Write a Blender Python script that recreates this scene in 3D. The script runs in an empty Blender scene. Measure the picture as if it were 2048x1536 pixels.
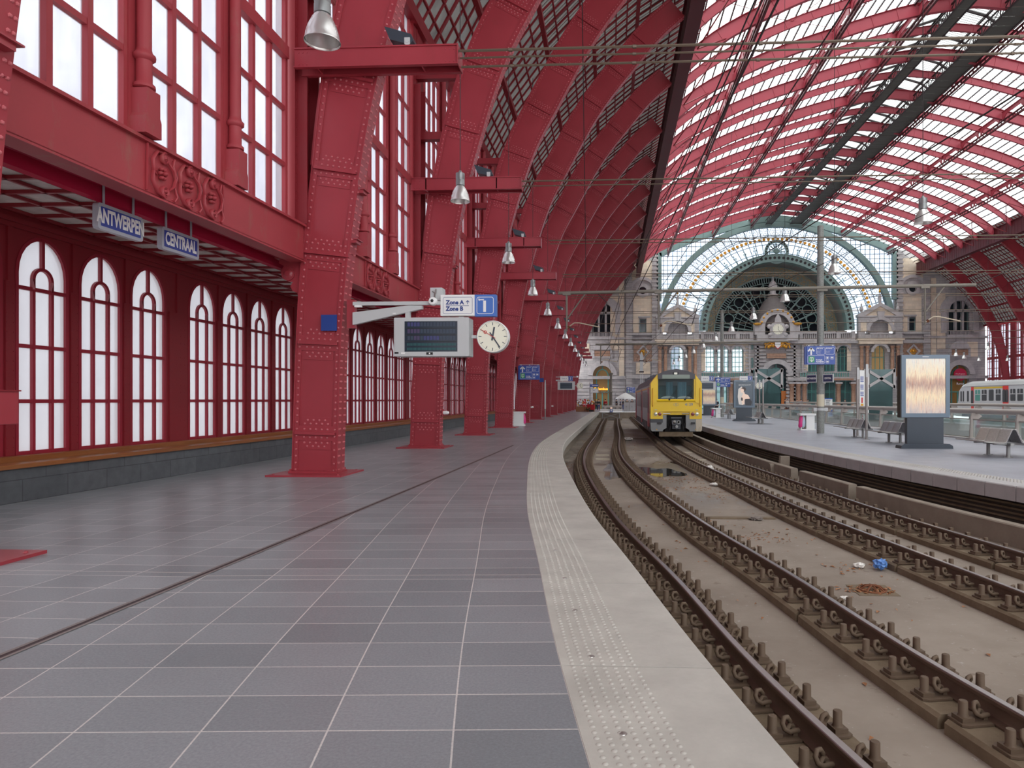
import bpy, bmesh, math, random
from mathutils import Vector, Matrix
from mathutils.geometry import tessellate_polygon
random.seed(7)
SC = bpy.context.scene
COL = SC.collection
PI = math.pi
F = 2048 * 24 / 36.0          # focal length in pixels
PX, HY = 1153.7, 800.0        # principal point and horizon in the photograph
PHI = math.atan(0.05)
CP, SP = math.cos(PHI), math.sin(PHI)
EYE = 1.64

def at(px, py, D):            # pixel + distance along the view axis -> point of the place
    xc = (px - PX) * D / F
    return Vector((xc * CP - D * SP, xc * SP + D * CP, EYE - (py - HY) * D / F))

def hp(xf, yf):               # first-pass frontal survey -> hall axes
    return (xf, yf + 0.05 * xf)

# ------------------------------------------------------------------ mesh builder
def sub(a, b): return (a[0]-b[0], a[1]-b[1], a[2]-b[2])

class MB:
    def __init__(s):
        s.v = []; s.f = []; s.m = []; s.uv = None
    def face(s, idx, m=0):
        s.f.append(tuple(idx)); s.m.append(m)
    def verts(s, pts):
        b = len(s.v); s.v.extend(tuple(p) for p in pts); return b
    def poly(s, pts, m=0):
        b = s.verts(pts); s.face(range(b, b+len(pts)), m)
    def box(s, x0, x1, y0, y1, z0, z1, m=0):
        b = s.verts([(x0,y0,z0),(x1,y0,z0),(x1,y1,z0),(x0,y1,z0),(x0,y0,z1),(x1,y0,z1),(x1,y1,z1),(x0,y1,z1)])
        for q in ((0,3,2,1),(4,5,6,7),(0,1,5,4),(1,2,6,5),(2,3,7,6),(3,0,4,7)):
            s.face([b+i for i in q], m)
        return s
    def cbox(s, c, w, d, h, m=0):
        return s.box(c[0]-w/2, c[0]+w/2, c[1]-d/2, c[1]+d/2, c[2]-h/2, c[2]+h/2, m)
    def bar(s, p, q, w, h, up=(0,0,1), m=0):
        p = Vector(p); q = Vector(q); t = (q-p).normalized(); u = Vector(up)
        a = t.cross(u)
        if a.length < 1e-5: a = t.cross(Vector((1,0,0)))
        a.normalize(); n = a.cross(t).normalized()
        a *= w/2; n *= h/2
        b = s.verts([p-a-n, p+a-n, p+a+n, p-a+n, q-a-n, q+a-n, q+a+n, q-a+n])
        for f in ((0,1,2,3),(7,6,5,4),(0,4,5,1),(1,5,6,2),(2,6,7,3),(3,7,4,0)):
            s.face([b+i for i in f], m)
        return s
    def sweep(s, pts, prof, up=(0,0,1), m=0, caps=True, closed=False):
        """sweep a closed 2D profile (a along side, n along up) over pts"""
        pts = [Vector(p) for p in pts]; n = len(pts); k = len(prof); rings = []
        for i, p in enumerate(pts):
            if closed: t = pts[(i+1) % n] - pts[i-1]
            else: t = pts[min(i+1, n-1)] - pts[max(i-1, 0)]
            t.normalize(); a = t.cross(Vector(up))
            if a.length < 1e-5: a = Vector((1,0,0))
            a.normalize(); u = a.cross(t)
            rings.append(s.verts([p + a*x + u*y for x, y in prof]))
        for i in range(n if closed else n-1):
            r0, r1 = rings[i], rings[(i+1) % n]
            for j in range(k):
                s.face((r0+j, r0+(j+1) % k, r1+(j+1) % k, r1+j), m)
        if caps and not closed:
            s.face([rings[0]+j for j in range(k)][::-1], m); s.face([rings[-1]+j for j in range(k)], m)
        return s
    def tube(s, pts, r, n=8, m=0, caps=True, closed=False):
        pts = [Vector(p) for p in pts]; N = len(pts)
        rs = r if isinstance(r, (list, tuple)) else [r]*N
        t0 = (pts[1]-pts[0]).normalized()
        a = t0.orthogonal().normalized(); rings = []
        for i, p in enumerate(pts):
            if closed: t = pts[(i+1) % N] - pts[i-1]
            else: t = pts[min(i+1, N-1)] - pts[max(i-1, 0)]
            t.normalize(); a = (a - t*a.dot(t)); a.normalize(); b = t.cross(a)
            rings.append(s.verts([p + (a*math.cos(2*PI*j/n) + b*math.sin(2*PI*j/n))*rs[i] for j in range(n)]))
        for i in range(N if closed else N-1):
            r0, r1 = rings[i], rings[(i+1) % N]
            for j in range(n):
                s.face((r0+j, r0+(j+1) % n, r1+(j+1) % n, r1+j), m)
        if caps and not closed:
            s.face([rings[0]+j for j in range(n)][::-1], m); s.face([rings[-1]+j for j in range(n)], m)
        return s
    def lathe(s, prof, n=16, o=(0,0,0), ax=(0,0,1), m=0, caps=True):
        ax = Vector(ax).normalized(); a = ax.orthogonal().normalized(); b = ax.cross(a); o = Vector(o); rings = []
        for r, z in prof:
            rings.append(s.verts([o + ax*z + (a*math.cos(2*PI*j/n)+b*math.sin(2*PI*j/n))*r for j in range(n)]))
        for i in range(len(prof)-1):
            for j in range(n):
                s.face((rings[i]+j, rings[i]+(j+1) % n, rings[i+1]+(j+1) % n, rings[i+1]+j), m)
        if caps and prof[0][0] > 1e-6: s.face([rings[0]+j for j in range(n)][::-1], m)
        if caps and prof[-1][0] > 1e-6: s.face([rings[-1]+j for j in range(n)], m)
        return s
    def cyl(s, p, q, r, n=12, m=0):
        return s.tube([p, q], r, n, m)
    def prism(s, poly, fn, w0, w1, m=0, holes=()):
        """flat outline (u,v) with holes, thickened from w0 to w1; fn(u,v,w)->xyz"""
        loops = [list(poly)] + [list(h) for h in holes]
        if holes:
            tris = tessellate_polygon([[Vector((u, v, 0)) for u, v in l] for l in loops])
        flat = [p for l in loops for p in l]
        b0 = s.verts([fn(u, v, w0) for u, v in flat]); b1 = s.verts([fn(u, v, w1) for u, v in flat])
        if holes:
            for t in tris:
                s.face([b0+i for i in t], m); s.face([b1+i for i in t][::-1], m)
        else:
            s.face([b0+i for i in range(len(flat))], m); s.face([b1+i for i in range(len(flat))][::-1], m)
        o = 0
        for l in loops:
            k = len(l)
            for j in range(k):
                s.face((b0+o+j, b0+o+(j+1) % k, b1+o+(j+1) % k, b1+o+j), m)
            o += k
        return s
    def dome(s, c, nrm, r, n=6, m=0, h=0.6):
        c = Vector(c); nrm = Vector(nrm).normalized(); a = nrm.orthogonal().normalized(); b = nrm.cross(a)
        r0 = s.verts([c + (a*math.cos(2*PI*j/n)+b*math.sin(2*PI*j/n))*r for j in range(n)])
        r1 = s.verts([c + nrm*r*h*0.75 + (a*math.cos(2*PI*j/n)+b*math.sin(2*PI*j/n))*r*0.68 for j in range(n)])
        for j in range(n): s.face((r0+j, r0+(j+1) % n, r1+(j+1) % n, r1+j), m)
        t = s.verts([c + nrm*r*h])
        for j in range(n): s.face((r1+j, r1+(j+1) % n, t), m)
        return s
    def ball(s, c, r, n=10, m=0, sx=1, sy=1, sz=1):
        k = max(4, n//2)
        rings = []
        for i in range(1, k):
            th = PI*i/k
            rings.append(s.verts([(c[0]+r*sx*math.sin(th)*math.cos(2*PI*j/n), c[1]+r*sy*math.sin(th)*math.sin(2*PI*j/n), c[2]+r*sz*math.cos(th)) for j in range(n)]))
        t = s.verts([(c[0], c[1], c[2]+r*sz)]); d = s.verts([(c[0], c[1], c[2]-r*sz)])
        for j in range(n): s.face((t, rings[0]+j, rings[0]+(j+1) % n), m); s.face((d, rings[-1]+(j+1) % n, rings[-1]+j), m)
        for i in range(len(rings)-1):
            for j in range(n):
                s.face((rings[i]+j, rings[i+1]+j, rings[i+1]+(j+1) % n, rings[i]+(j+1) % n), m)
        return s
    def add(s, o, M=None, m=None):
        M = M or Matrix.Identity(4)
        b = s.verts([M @ Vector(p) for p in o.v])
        for f, mi in zip(o.f, o.m): s.face([b+i for i in f], mi if m is None else m)
        return s
    def mesh(s, name, mats, smooth=None):
        me = bpy.data.meshes.new(name)
        me.from_pydata(s.v, [], s.f)
        for mt in (mats if isinstance(mats, (list, tuple)) else [mats]): me.materials.append(mt)
        if len(me.materials) > 1: me.polygons.foreach_set('material_index', s.m)
        if s.uv:
            l = me.uv_layers.new(name='UVMap')
            l.data.foreach_set('uv', [c for lp in me.loops for c in s.uv[lp.vertex_index]])
        bm = bmesh.new(); bm.from_mesh(me)
        bmesh.ops.recalc_face_normals(bm, faces=bm.faces)
        bm.to_mesh(me); bm.free()
        if smooth:
            me.shade_smooth(); me.set_sharp_from_angle(angle=math.radians(smooth))
        me.update()
        return me
    def build(s, name, mats, parent=None, loc=None, smooth=None, rz=0):
        o = bpy.data.objects.new(name, s.mesh(name, mats, smooth)); COL.objects.link(o)
        if loc: o.location = loc
        if rz: o.rotation_euler.z = rz
        if parent: o.parent = parent
        return o

def thing(name, label, cat, loc=(0,0,0), rz=0, group=None):
    o = bpy.data.objects.new(name, None); COL.objects.link(o)
    o.empty_display_size = 0.2
    o.location = loc; o.rotation_euler.z = rz
    return tag(o, label, cat, group)

def tag(o, label=None, cat=None, group=None, kind=None):
    if label: o['label'] = label
    if cat: o['category'] = cat
    if group: o['group'] = group
    if kind: o['kind'] = kind
    return o

def struct(o, label=None):
    o['kind'] = 'structure'
    if label: o['label'] = label
    return o

def dup(root, loc=None, rz=None, label=None, group=None):
    r = root.copy(); COL.objects.link(r)
    if loc is not None: r.location = loc
    if rz is not None: r.rotation_euler.z = rz
    if label: r['label'] = label
    if group: r['group'] = group
    for ch in list(root.children):
        c = ch.copy(); COL.objects.link(c); c.parent = r
        for g in list(ch.children):
            d = g.copy(); COL.objects.link(d); d.parent = c
    return r

ORD = ['first','second','third','fourth','fifth','sixth','seventh','eighth','ninth','tenth','eleventh','twelfth','thirteenth','fourteenth','fifteenth','sixteenth']

class Spline:                 # natural cubic through (t, v)
    def __init__(s, pts):
        s.x = [p[0] for p in pts]; s.y = [p[1] for p in pts]; n = len(pts)
        h = [s.x[i+1]-s.x[i] for i in range(n-1)]
        al = [0]*n; l = [1]*n; mu = [0]*n; z = [0]*n
        for i in range(1, n-1):
            al[i] = 3*((s.y[i+1]-s.y[i])/h[i]-(s.y[i]-s.y[i-1])/h[i-1])
            l[i] = 2*(s.x[i+1]-s.x[i-1])-h[i-1]*mu[i-1]; mu[i] = h[i]/l[i]; z[i] = (al[i]-h[i-1]*z[i-1])/l[i]
        s.c = [0]*n; s.b = [0]*n; s.d = [0]*n
        for j in range(n-2, -1, -1):
            s.c[j] = z[j]-mu[j]*s.c[j+1]
            s.b[j] = (s.y[j+1]-s.y[j])/h[j]-h[j]*(s.c[j+1]+2*s.c[j])/3
            s.d[j] = (s.c[j+1]-s.c[j])/(3*h[j])
        s.n = n
    def __call__(s, t):
        if t <= s.x[0]: return s.y[0]+s.b[0]*(t-s.x[0])
        if t >= s.x[-1]:
            return s.y[-1]
        j = 0
        while j < s.n-2 and t > s.x[j+1]: j += 1
        u = t-s.x[j]
        return s.y[j]+u*(s.b[j]+u*(s.c[j]+u*s.d[j]))
    def slope(s, t, e=0.05): return (s(t+e)-s(t-e))/(2*e)

def lin(pts, t):
    if t <= pts[0][0]: return pts[0][1]
    for (a, u), (b, v) in zip(pts, pts[1:]):
        if t <= b: return u+(v-u)*(t-a)/(b-a)
    return pts[-1][1]

# ------------------------------------------------------------------ materials
def srgb(r, g, b):
    f = lambda c: (c/255/12.92) if c/255 <= 0.04045 else ((c/255+0.055)/1.055)**2.4
    return (f(r), f(g), f(b), 1)

class N:                      # tiny node helper
    def __init__(s, name):
        s.mat = bpy.data.materials.new(name); s.mat.use_nodes = True
        s.t = s.mat.node_tree; s.t.nodes.clear()
        s.out = s.t.nodes.new('ShaderNodeOutputMaterial')
    def n(s, kind, ins=None, **kw):
        nd = s.t.nodes.new('ShaderNode'+kind)
        for k, v in kw.items(): setattr(nd, k, v)
        for k, v in (ins or {}).items():
            sk = nd.inputs[k]
            if isinstance(v, bpy.types.NodeSocket): s.t.links.new(v, sk)
            else: sk.default_value = v
        return nd
    def coord(s, scale=(1,1,1), what='Object', rot=(0,0,0)):
        tc = s.n('TexCoord')
        return s.n('Mapping', {'Vector': tc.outputs[what], 'Scale': scale, 'Rotation': rot}).outputs[0]
    def noise(s, vec, scale, detail=4, rough=0.55):
        return s.n('TexNoise', {'Vector': vec, 'Scale': scale, 'Detail': detail, 'Roughness': rough}).outputs[0]
    def ramp(s, fac, stops):
        nd = s.n('ValToRGB', {'Fac': fac}); e = nd.color_ramp.elements
        while len(e) > len(stops): e.remove(e[-1])
        while len(e) < len(stops): e.new(0.5)
        for el, (p, c) in zip(e, stops): el.position = p; el.color = c if len(c) == 4 else (*c, 1)
        return nd.outputs[0]
    def mix(s, fac, a, b, mode='MIX'):
        nd = s.n('Mix', data_type='RGBA', blend_type=mode)
        for k, v in ((0, fac), (6, a), (7, b)):
            if isinstance(v, bpy.types.NodeSocket): s.t.links.new(v, nd.inputs[k])
            else: nd.inputs[k].default_value = v
        return nd.outputs[2]
    def math(s, op, a, b=0.5, c=None):
        nd = s.n('Math', operation=op)
        for i, v in enumerate((a, b) if c is None else (a, b, c)):
            if isinstance(v, bpy.types.NodeSocket): s.t.links.new(v, nd.inputs[i])
            else: nd.inputs[i].default_value = v
        return nd.outputs[0]
    def bump(s, h, strength=0.2, dist=0.02):
        return s.n('Bump', {'Height': h, 'Strength': strength, 'Distance': dist}).outputs[0]
    def pbsdf(s, **ins):
        return s.n('BsdfPrincipled', {k.replace('_', ' '): v for k, v in ins.items()}).outputs[0]
    def done(s, sh):
        s.t.links.new(sh, s.out.inputs[0]); return s.mat

def paint(name, rgb, rough=0.4, metal=0.0, var=0.12, spec=0.5, grime=None, gs=0.6):
    m = N(name); v = m.coord()
    a = m.noise(v, gs, 5); b = m.noise(v, 9, 3)
    dark = tuple(c*(1-2*var) for c in rgb[:3])+(1,); lite = tuple(min(1, c*(1+1.4*var)) for c in rgb[:3])+(1,)
    col = m.mix(a, dark, lite)
    col = m.mix(m.math('MULTIPLY', b, 0.3), col, rgb)
    if grime:
        g = m.ramp(m.noise(m.coord((1,1,0.35)), 2.6, 8, 0.7), [(0.56, (0,0,0)), (0.72, (1,1,1))])
        col = m.mix(m.math('MULTIPLY', g, grime[1]), col, grime[0])
    r = m.math('ADD', m.math('MULTIPLY', a, 0.16), rough-0.08)
    return m.done(m.pbsdf(Base_Color=col, Roughness=r, Metallic=metal, Specular_IOR_Level=spec))

def flat(name, rgb, rough=0.5, metal=0.0, emit=0, spec=0.5):
    m = N(name)
    ins = dict(Base_Color=rgb, Roughness=rough, Metallic=metal, Specular_IOR_Level=spec)
    if emit: ins['Emission_Color'] = rgb; ins['Emission_Strength'] = emit
    return m.done(m.pbsdf(**ins))

M = {}
M['red'] = paint('red_paint', srgb(162, 56, 66), 0.34, var=0.13, grime=(srgb(120, 62, 56), 0.25))
M['red_rivet_glint'] = paint('rivet_glint_red', srgb(196, 104, 110), 0.3, var=0.1)  # paler red on rivet heads: their highlights put into the colour
M['red_weathered'] = paint('red_paint_weathered', srgb(168, 60, 68), 0.55, var=0.16, grime=(srgb(148, 110, 96), 0.45))
M['red_frame'] = paint('red_frame_paint', srgb(150, 32, 50), 0.38, var=0.1)
M['red_deep'] = paint('red_wall_paint', srgb(134, 30, 40), 0.45, var=0.12)
M['red_fascia'] = paint('red_gloss_fascia', srgb(176, 36, 66), 0.12, var=0.05)
M['pink'] = paint('roof_rib_paint', srgb(172, 66, 80), 0.45, var=0.08)
M['dark_steel'] = paint('dark_steel', srgb(62, 52, 54), 0.55, var=0.2)
M['steel'] = paint('galvanised_steel', srgb(150, 150, 148), 0.45, 0.3, var=0.1)
M['alu'] = flat('spun_aluminium', srgb(232, 231, 229), 0.27, 0.72)
M['alu_matt'] = paint('grey_lamp_housing', srgb(150, 152, 152), 0.4, 0.6)
M['brushed'] = paint('brushed_steel', srgb(172, 168, 164), 0.32, 0.75, var=0.06)
M['grey_light'] = paint('light_grey_paint', srgb(196, 198, 198), 0.4, var=0.05)
M['grey_sign'] = paint('grey_sign_frame', srgb(178, 182, 192), 0.35, 0.2, var=0.04)
M['white'] = flat('white_enamel', srgb(238, 238, 236), 0.35)
M['cream'] = flat('cream_dial', srgb(240, 238, 218), 0.3)
M['black'] = flat('black_plastic', srgb(28, 28, 30), 0.4)
M['charcoal'] = paint('charcoal_paint', srgb(58, 66, 76), 0.35, var=0.06)
M['blue'] = flat('sign_blue', srgb(52, 84, 166), 0.35)
M['blue_mid'] = flat('sign_blue_light', srgb(66, 112, 190), 0.35)
M['green'] = flat('sign_green', srgb(34, 150, 96), 0.35)
M['red_bright'] = flat('bright_red', srgb(206, 40, 44), 0.4)
M['wire'] = flat('wire_bronze', srgb(112, 98, 84), 0.5, 0.3)
M['wire_dark'] = flat('wire_dark', srgb(44, 38, 40), 0.6)
M['gantry'] = paint('gantry_grey', srgb(124, 118, 108), 0.5, 0.2)

def stone(name, c1, c2, rough=0.7, scale=3.0, bw=None, mortar=None, bump=0.15, what='Object', axis='xz', spec=0.35):
    m = N(name); v = m.coord(what=what)
    a = m.noise(v, scale, 7, 0.6); b = m.noise(v, scale*14, 3)
    col = m.mix(m.ramp(a, [(0.25, (0,0,0)), (0.78, (1,1,1))]), c1, c2)
    col = m.mix(m.math('MULTIPLY', b, 0.18), col, tuple(c*0.6 for c in c1[:3])+(1,))
    h = m.math('ADD', a, m.math('MULTIPLY', b, 0.35))
    if bw:
        sep = m.n('SeparateXYZ', {'Vector': v})
        cmb = m.n('CombineXYZ', {'X': sep.outputs['XYZ'.index(axis[0].upper())], 'Y': sep.outputs['XYZ'.index(axis[1].upper())]})
        br = m.n('TexBrick', {'Vector': cmb.outputs[0], 'Scale': 1.0, 'Mortar Size': mortar[1], 'Brick Width': bw[0], 'Row Height': bw[1], 'Color1': (0.86,0.86,0.86,1), 'Color2': (1.08,1.06,1.04,1), 'Mortar': (*mortar[0][:3], 1)})
        col = m.mix(1.0, col, br.outputs[0], 'MULTIPLY')
        h = m.math('SUBTRACT', h, m.math('MULTIPLY', br.outputs[1], 1.5))
    return m.done(m.pbsdf(Base_Color=col, Roughness=rough, Normal=m.bump(h, bump, 0.03), Specular_IOR_Level=spec))

M['granite'] = stone('dark_granite', srgb(84, 88, 92), srgb(104, 108, 112), 0.5, 5, (0.9, 0.36), ((0.55,0.55,0.55), 0.008), 0.06, axis='yz')
M['coping'] = stone('pale_coping_stone', srgb(172, 168, 161), srgb(200, 196, 188), 0.62, 2.2, bump=0.08)
M['concrete'] = stone('concrete', srgb(128, 116, 104), srgb(156, 144, 130), 0.8, 1.6, bump=0.12)
M['plinth'] = stone('plinth_concrete', srgb(104, 88, 70), srgb(132, 116, 96), 0.85, 3.5, bump=0.25)

def wood(name, a, b):
    m = N(name); v = m.coord((9, 0.5, 9))
    n = m.noise(v, 1.6, 8, 0.65); w = m.noise(m.coord(), 0.7, 3)
    col = m.mix(n, a, b); col = m.mix(m.math('MULTIPLY', w, 0.5), col, srgb(92, 58, 36))
    return m.done(m.pbsdf(Base_Color=col, Roughness=0.32, Normal=m.bump(n, 0.1)))
M['wood'] = wood('varnished_bench_wood', srgb(118, 66, 34), srgb(184, 118, 66))

def rail_steel():
    m = N('rail_steel'); v = m.coord()
    n = m.noise(v, 6, 5)
    col = m.mix(n, srgb(86, 66, 55), srgb(116, 94, 80))
    return m.done(m.pbsdf(Base_Color=col, Roughness=0.5, Metallic=0.35))
M['rail'] = rail_steel()
M['rail_top'] = flat('polished_rail_head', srgb(150, 144, 142), 0.28, 0.9)
M['clip'] = paint('rusty_clip', srgb(100, 82, 66), 0.7, 0.2, var=0.2)

def track_bed():
    m = N('track_bed_concrete'); v = m.coord()
    a = m.noise(v, 0.55, 8, 0.62); b = m.noise(v, 12, 4); c = m.noise(v, 2.2, 6, 0.7)
    col = m.mix(m.ramp(a, [(0.3, (0,0,0)), (0.7, (1,1,1))]), srgb(122, 109, 97), srgb(154, 142, 130))
    col = m.mix(m.ramp(c, [(0.60, (0,0,0)), (0.74, (1,1,1))]), col, srgb(92, 74, 58))
    col = m.mix(m.ramp(m.noise(v, 8, 6, 0.75), [(0.62, (0,0,0)), (0.68, (0.8,0.8,0.8))]), col, srgb(176, 170, 164))
    # wet patches with a shape of their own: smoother and darker
    wet = m.ramp(m.noise(m.coord((0.7, 0.28, 1)), 0.9, 5, 0.6), [(0.47, (0,0,0)), (0.55, (1,1,1))])
    sep = m.n('SeparateXYZ', {'Vector': m.coord()})
    gate = m.ramp(m.n('MapRange', {'Value': sep.outputs[1], 'From Min': 14, 'From Max': 30}).outputs[0], [(0.0, (0,0,0)), (0.25, (1,1,1)), (0.9, (1,1,1)), (1, (0.6,0.6,0.6))])
    wet = m.math('MULTIPLY', wet, gate)
    col = m.mix(m.math('MULTIPLY', wet, 0.55), col, srgb(58, 50, 44))
    r = m.math('SUBTRACT', 0.78, m.math('MULTIPLY', wet, 0.46))
    h = m.math('MULTIPLY', m.math('ADD', b, c), m.math('SUBTRACT', 1.0, wet))
    return m.done(m.pbsdf(Base_Color=col, Roughness=r, Normal=m.bump(h, 0.15, 0.02)))
M['bed'] = track_bed()

def tiles(name, c1, c2, joint, bw, bh, jw, rough, off):
    """floor slabs laid on the UV grid (metres along / across the platform)"""
    m = N(name); tc = m.n('TexCoord')
    br = m.n('TexBrick', {'Vector': tc.outputs['UV'], 'Scale': 1.0, 'Mortar Size': jw, 'Mortar Smooth': 0.1, 'Bias': 0.0, 'Brick Width': bw, 'Row Height': bh, 'Color1': c1, 'Color2': c2, 'Mortar': joint})
    br.offset = off; br.squash = 1.0
    v = m.coord()
    n = m.noise(v, 0.35, 6, 0.6); f = m.noise(v, 60, 3, 0.7); st = m.noise(m.coord((1, 0.5, 1)), 1.7, 7, 0.7)
    col = m.mix(1.0, br.outputs[0], m.ramp(n, [(0.2, (0.86,0.86,0.87)), (0.8, (1.1,1.09,1.1))]), 'MULTIPLY')
    col = m.mix(1.0, col, m.ramp(f, [(0.3, (0.84,0.84,0.84)), (0.7, (1.14,1.14,1.14))]), 'MULTIPLY')
    col = m.mix(m.math('MULTIPLY', m.ramp(st, [(0.55, (0,0,0)), (0.8, (1,1,1))]), 0.22), col, srgb(150, 146, 146))
    # wide pale expansion joints every ten slabs
    sep = m.n('SeparateXYZ', {'Vector': tc.outputs['UV']})
    ph = m.math('FRACT', m.math('DIVIDE', m.math('SUBTRACT', sep.outputs[1], 6.29-4.15*4), 4.15))
    ej = m.math('LESS_THAN', ph, 0.0035)
    col = m.mix(ej, col, srgb(190, 184, 180))
    r = m.math('ADD', rough, m.math('MULTIPLY', st, 0.14))
    r = m.math('SUBTRACT', r, m.math('MULTIPLY', n, 0.12))
    h = m.math('SUBTRACT', m.math('MULTIPLY', f, 0.25), m.math('MULTIPLY', br.outputs[1], 1.0))
    return m.done(m.pbsdf(Base_Color=col, Roughness=r, Normal=m.bump(h, 0.12, 0.01), Specular_IOR_Level=0.55))
M['tiles'] = tiles('dark_platform_slabs', srgb(128, 133, 137), srgb(146, 150, 154), srgb(206, 202, 198), 0.63, 0.41, 0.005, 0.31, 0.0)
M['tiles_far'] = tiles('grey_platform_slabs', srgb(148, 150, 160), srgb(158, 160, 170), srgb(184, 184, 190), 0.63, 0.41, 0.005, 0.36, 0.0)

def pane(name, tr, refl=0.12, lines=None, tint=(1,1,1), dirt=0.0, diff=None):
    """translucent glazing: part clear to the sky behind, part diffusing, thin gloss"""
    m = N(name)
    col = (tint[0], tint[1], tint[2], 1)
    fac = 1.0
    tcol = m.n('RGB').outputs[0]; tcol.default_value = col
    if lines:
        v = m.coord()
        sep = m.n('SeparateXYZ', {'Vector': v})
        ph = m.math('FRACT', m.math('DIVIDE', sep.outputs['XYZ'.index(lines[0])], lines[1]))
        ln = m.math('LESS_THAN', ph, lines[2])
        tcol = m.mix(ln, tcol, (col[0]*lines[3], col[1]*lines[3], col[2]*lines[3], 1))
    if dirt:
        d = m.ramp(m.noise(m.coord((1,1,0.3)), 1.3, 8, 0.7), [(0.42, (1,1,1)), (0.72, (1-dirt,1-dirt,1-dirt*0.95))])
        tcol = m.mix(1.0, tcol, d, 'MULTIPLY')
    t = m.n('BsdfTransparent', {'Color': tcol}).outputs[0]
    l = m.n('BsdfTranslucent', {'Color': tcol}).outputs[0]
    d = m.n('BsdfDiffuse', {'Color': tuple(c*0.75 for c in (diff or tint))+(1,)}).outputs[0]
    s1 = m.n('MixShader', {0: 0.5, 1: l, 2: d}).outputs[0]
    s2 = m.n('MixShader', {0: tr, 1: s1, 2: t}).outputs[0]
    g = m.n('BsdfGlossy', {'Color': (1,1,1,1), 'Roughness': 0.06}).outputs[0]
    lw = m.n('LayerWeight', {'Blend': 0.35}).outputs['Facing']
    s3 = m.n('MixShader', {0: m.math('MULTIPLY', lw, refl), 1: s2, 2: g}).outputs[0]
    return m.done(s3)
M['pane_low'] = pane('frosted_arch_glass', 0.28, 0.18, tint=(0.74,0.74,0.76), dirt=0.06)
M['pane_up'] = pane('upper_frosted_glass', 0.5, 0.12, tint=(0.74,0.75,0.79), dirt=0.16)
M['pane_roof'] = pane('roof_glass_strips', 0.85, 0.1, lines=('Y', 0.27, 0.2, 0.05), tint=(0.92,0.95,0.93))
M['pane_grimy'] = pane('grimy_wired_glass', 0.02, 0.05, tint=(0.07,0.068,0.064), dirt=0.7, diff=(0.34,0.32,0.30))
M['pane_louver'] = pane('grimy_louvre_glass', 0.02, 0.05, lines=('Y', 0.3, 0.3, 0.2), tint=(0.08,0.075,0.07), dirt=0.4, diff=(0.28,0.26,0.24))
M['pane_gable'] = pane('gable_glass', 0.66, 0.15, tint=(0.80,0.86,0.92), dirt=0.1)
M['pane_bright'] = pane('facade_bright_window', 0.5, 0.2, tint=(0.62,0.70,0.72), dirt=0.55)
M['glass_dark'] = flat('dark_window_glass', srgb(40, 52, 58), 0.08)
M['glass_clear'] = pane('clear_balustrade_glass', 0.86, 0.5, tint=(0.84,0.92,0.90))
M['pale_wood'] = paint('pale_timber', srgb(188, 178, 158), 0.7)
M['rust'] = paint('rusted_iron', srgb(122, 74, 48), 0.8, 0.2, var=0.25)
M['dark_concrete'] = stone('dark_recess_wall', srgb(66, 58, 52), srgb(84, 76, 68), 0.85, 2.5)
M['pane_teal'] = pane('teal_shop_glass', 0.18, 0.35, tint=(0.30,0.45,0.45), diff=(0.18,0.34,0.34))
M['pane_warm'] = flat('warm_lit_window', srgb(170, 140, 92), 0.3, emit=0.25)
M['pane_fan'] = pane('fan_glass', 0.5, 0.25, tint=(0.4,0.46,0.5), diff=(0.06,0.08,0.1))
M['orange'] = flat('orange_stud_glass', srgb(238, 168, 52), 0.35)
M['glass_tower'] = flat('tower_block_cladding', srgb(168, 178, 206), 0.4)
M['red_fascia_matt'] = flat('crimson_sign_disc', srgb(198, 34, 76), 0.45)
M['navy'] = flat('navy_name_plate', srgb(52, 54, 92), 0.35)
M['amber_lit'] = flat('lit_amber_lettering', srgb(255, 190, 60), 0.4, emit=1.2)
M['joint_metal'] = flat('worn_joint_metal', srgb(128, 120, 118), 0.5)
M['pane_monitor'] = pane('tinted_ridge_glass', 0.35, 0.1, lines=('Y', 0.3, 0.2, 0.05), tint=(0.6,0.62,0.6))  # ridge glass, tinted darker than the vault strips
M['red_shade'] = paint('girder_backlit_red', srgb(92, 28, 36), 0.5)  # girders' backlit shade is put into this darker red
M['deck'] = paint('walkway_boards', srgb(96, 96, 90), 0.8)
# ------------------------------------------------------------------ camera, sky
cam = bpy.data.objects.new('camera', bpy.data.cameras.new('camera')); COL.objects.link(cam)
cam.location = (0, 0, EYE); cam.rotation_euler = (PI/2, 0, PHI)
cam.data.sensor_width = 36; cam.data.lens = 24
cam.data.shift_x = (1024-PX)/2048; cam.data.shift_y = (HY-768)/2048
cam.data.clip_start = 0.1; cam.data.clip_end = 600
SC.camera = cam
SC.view_settings.view_transform = 'Standard'; SC.view_settings.look = 'None'
SC.view_settings.gamma = 1; SC.view_settings.use_curve_mapping = False
SC.view_settings.exposure = 0.0

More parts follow.
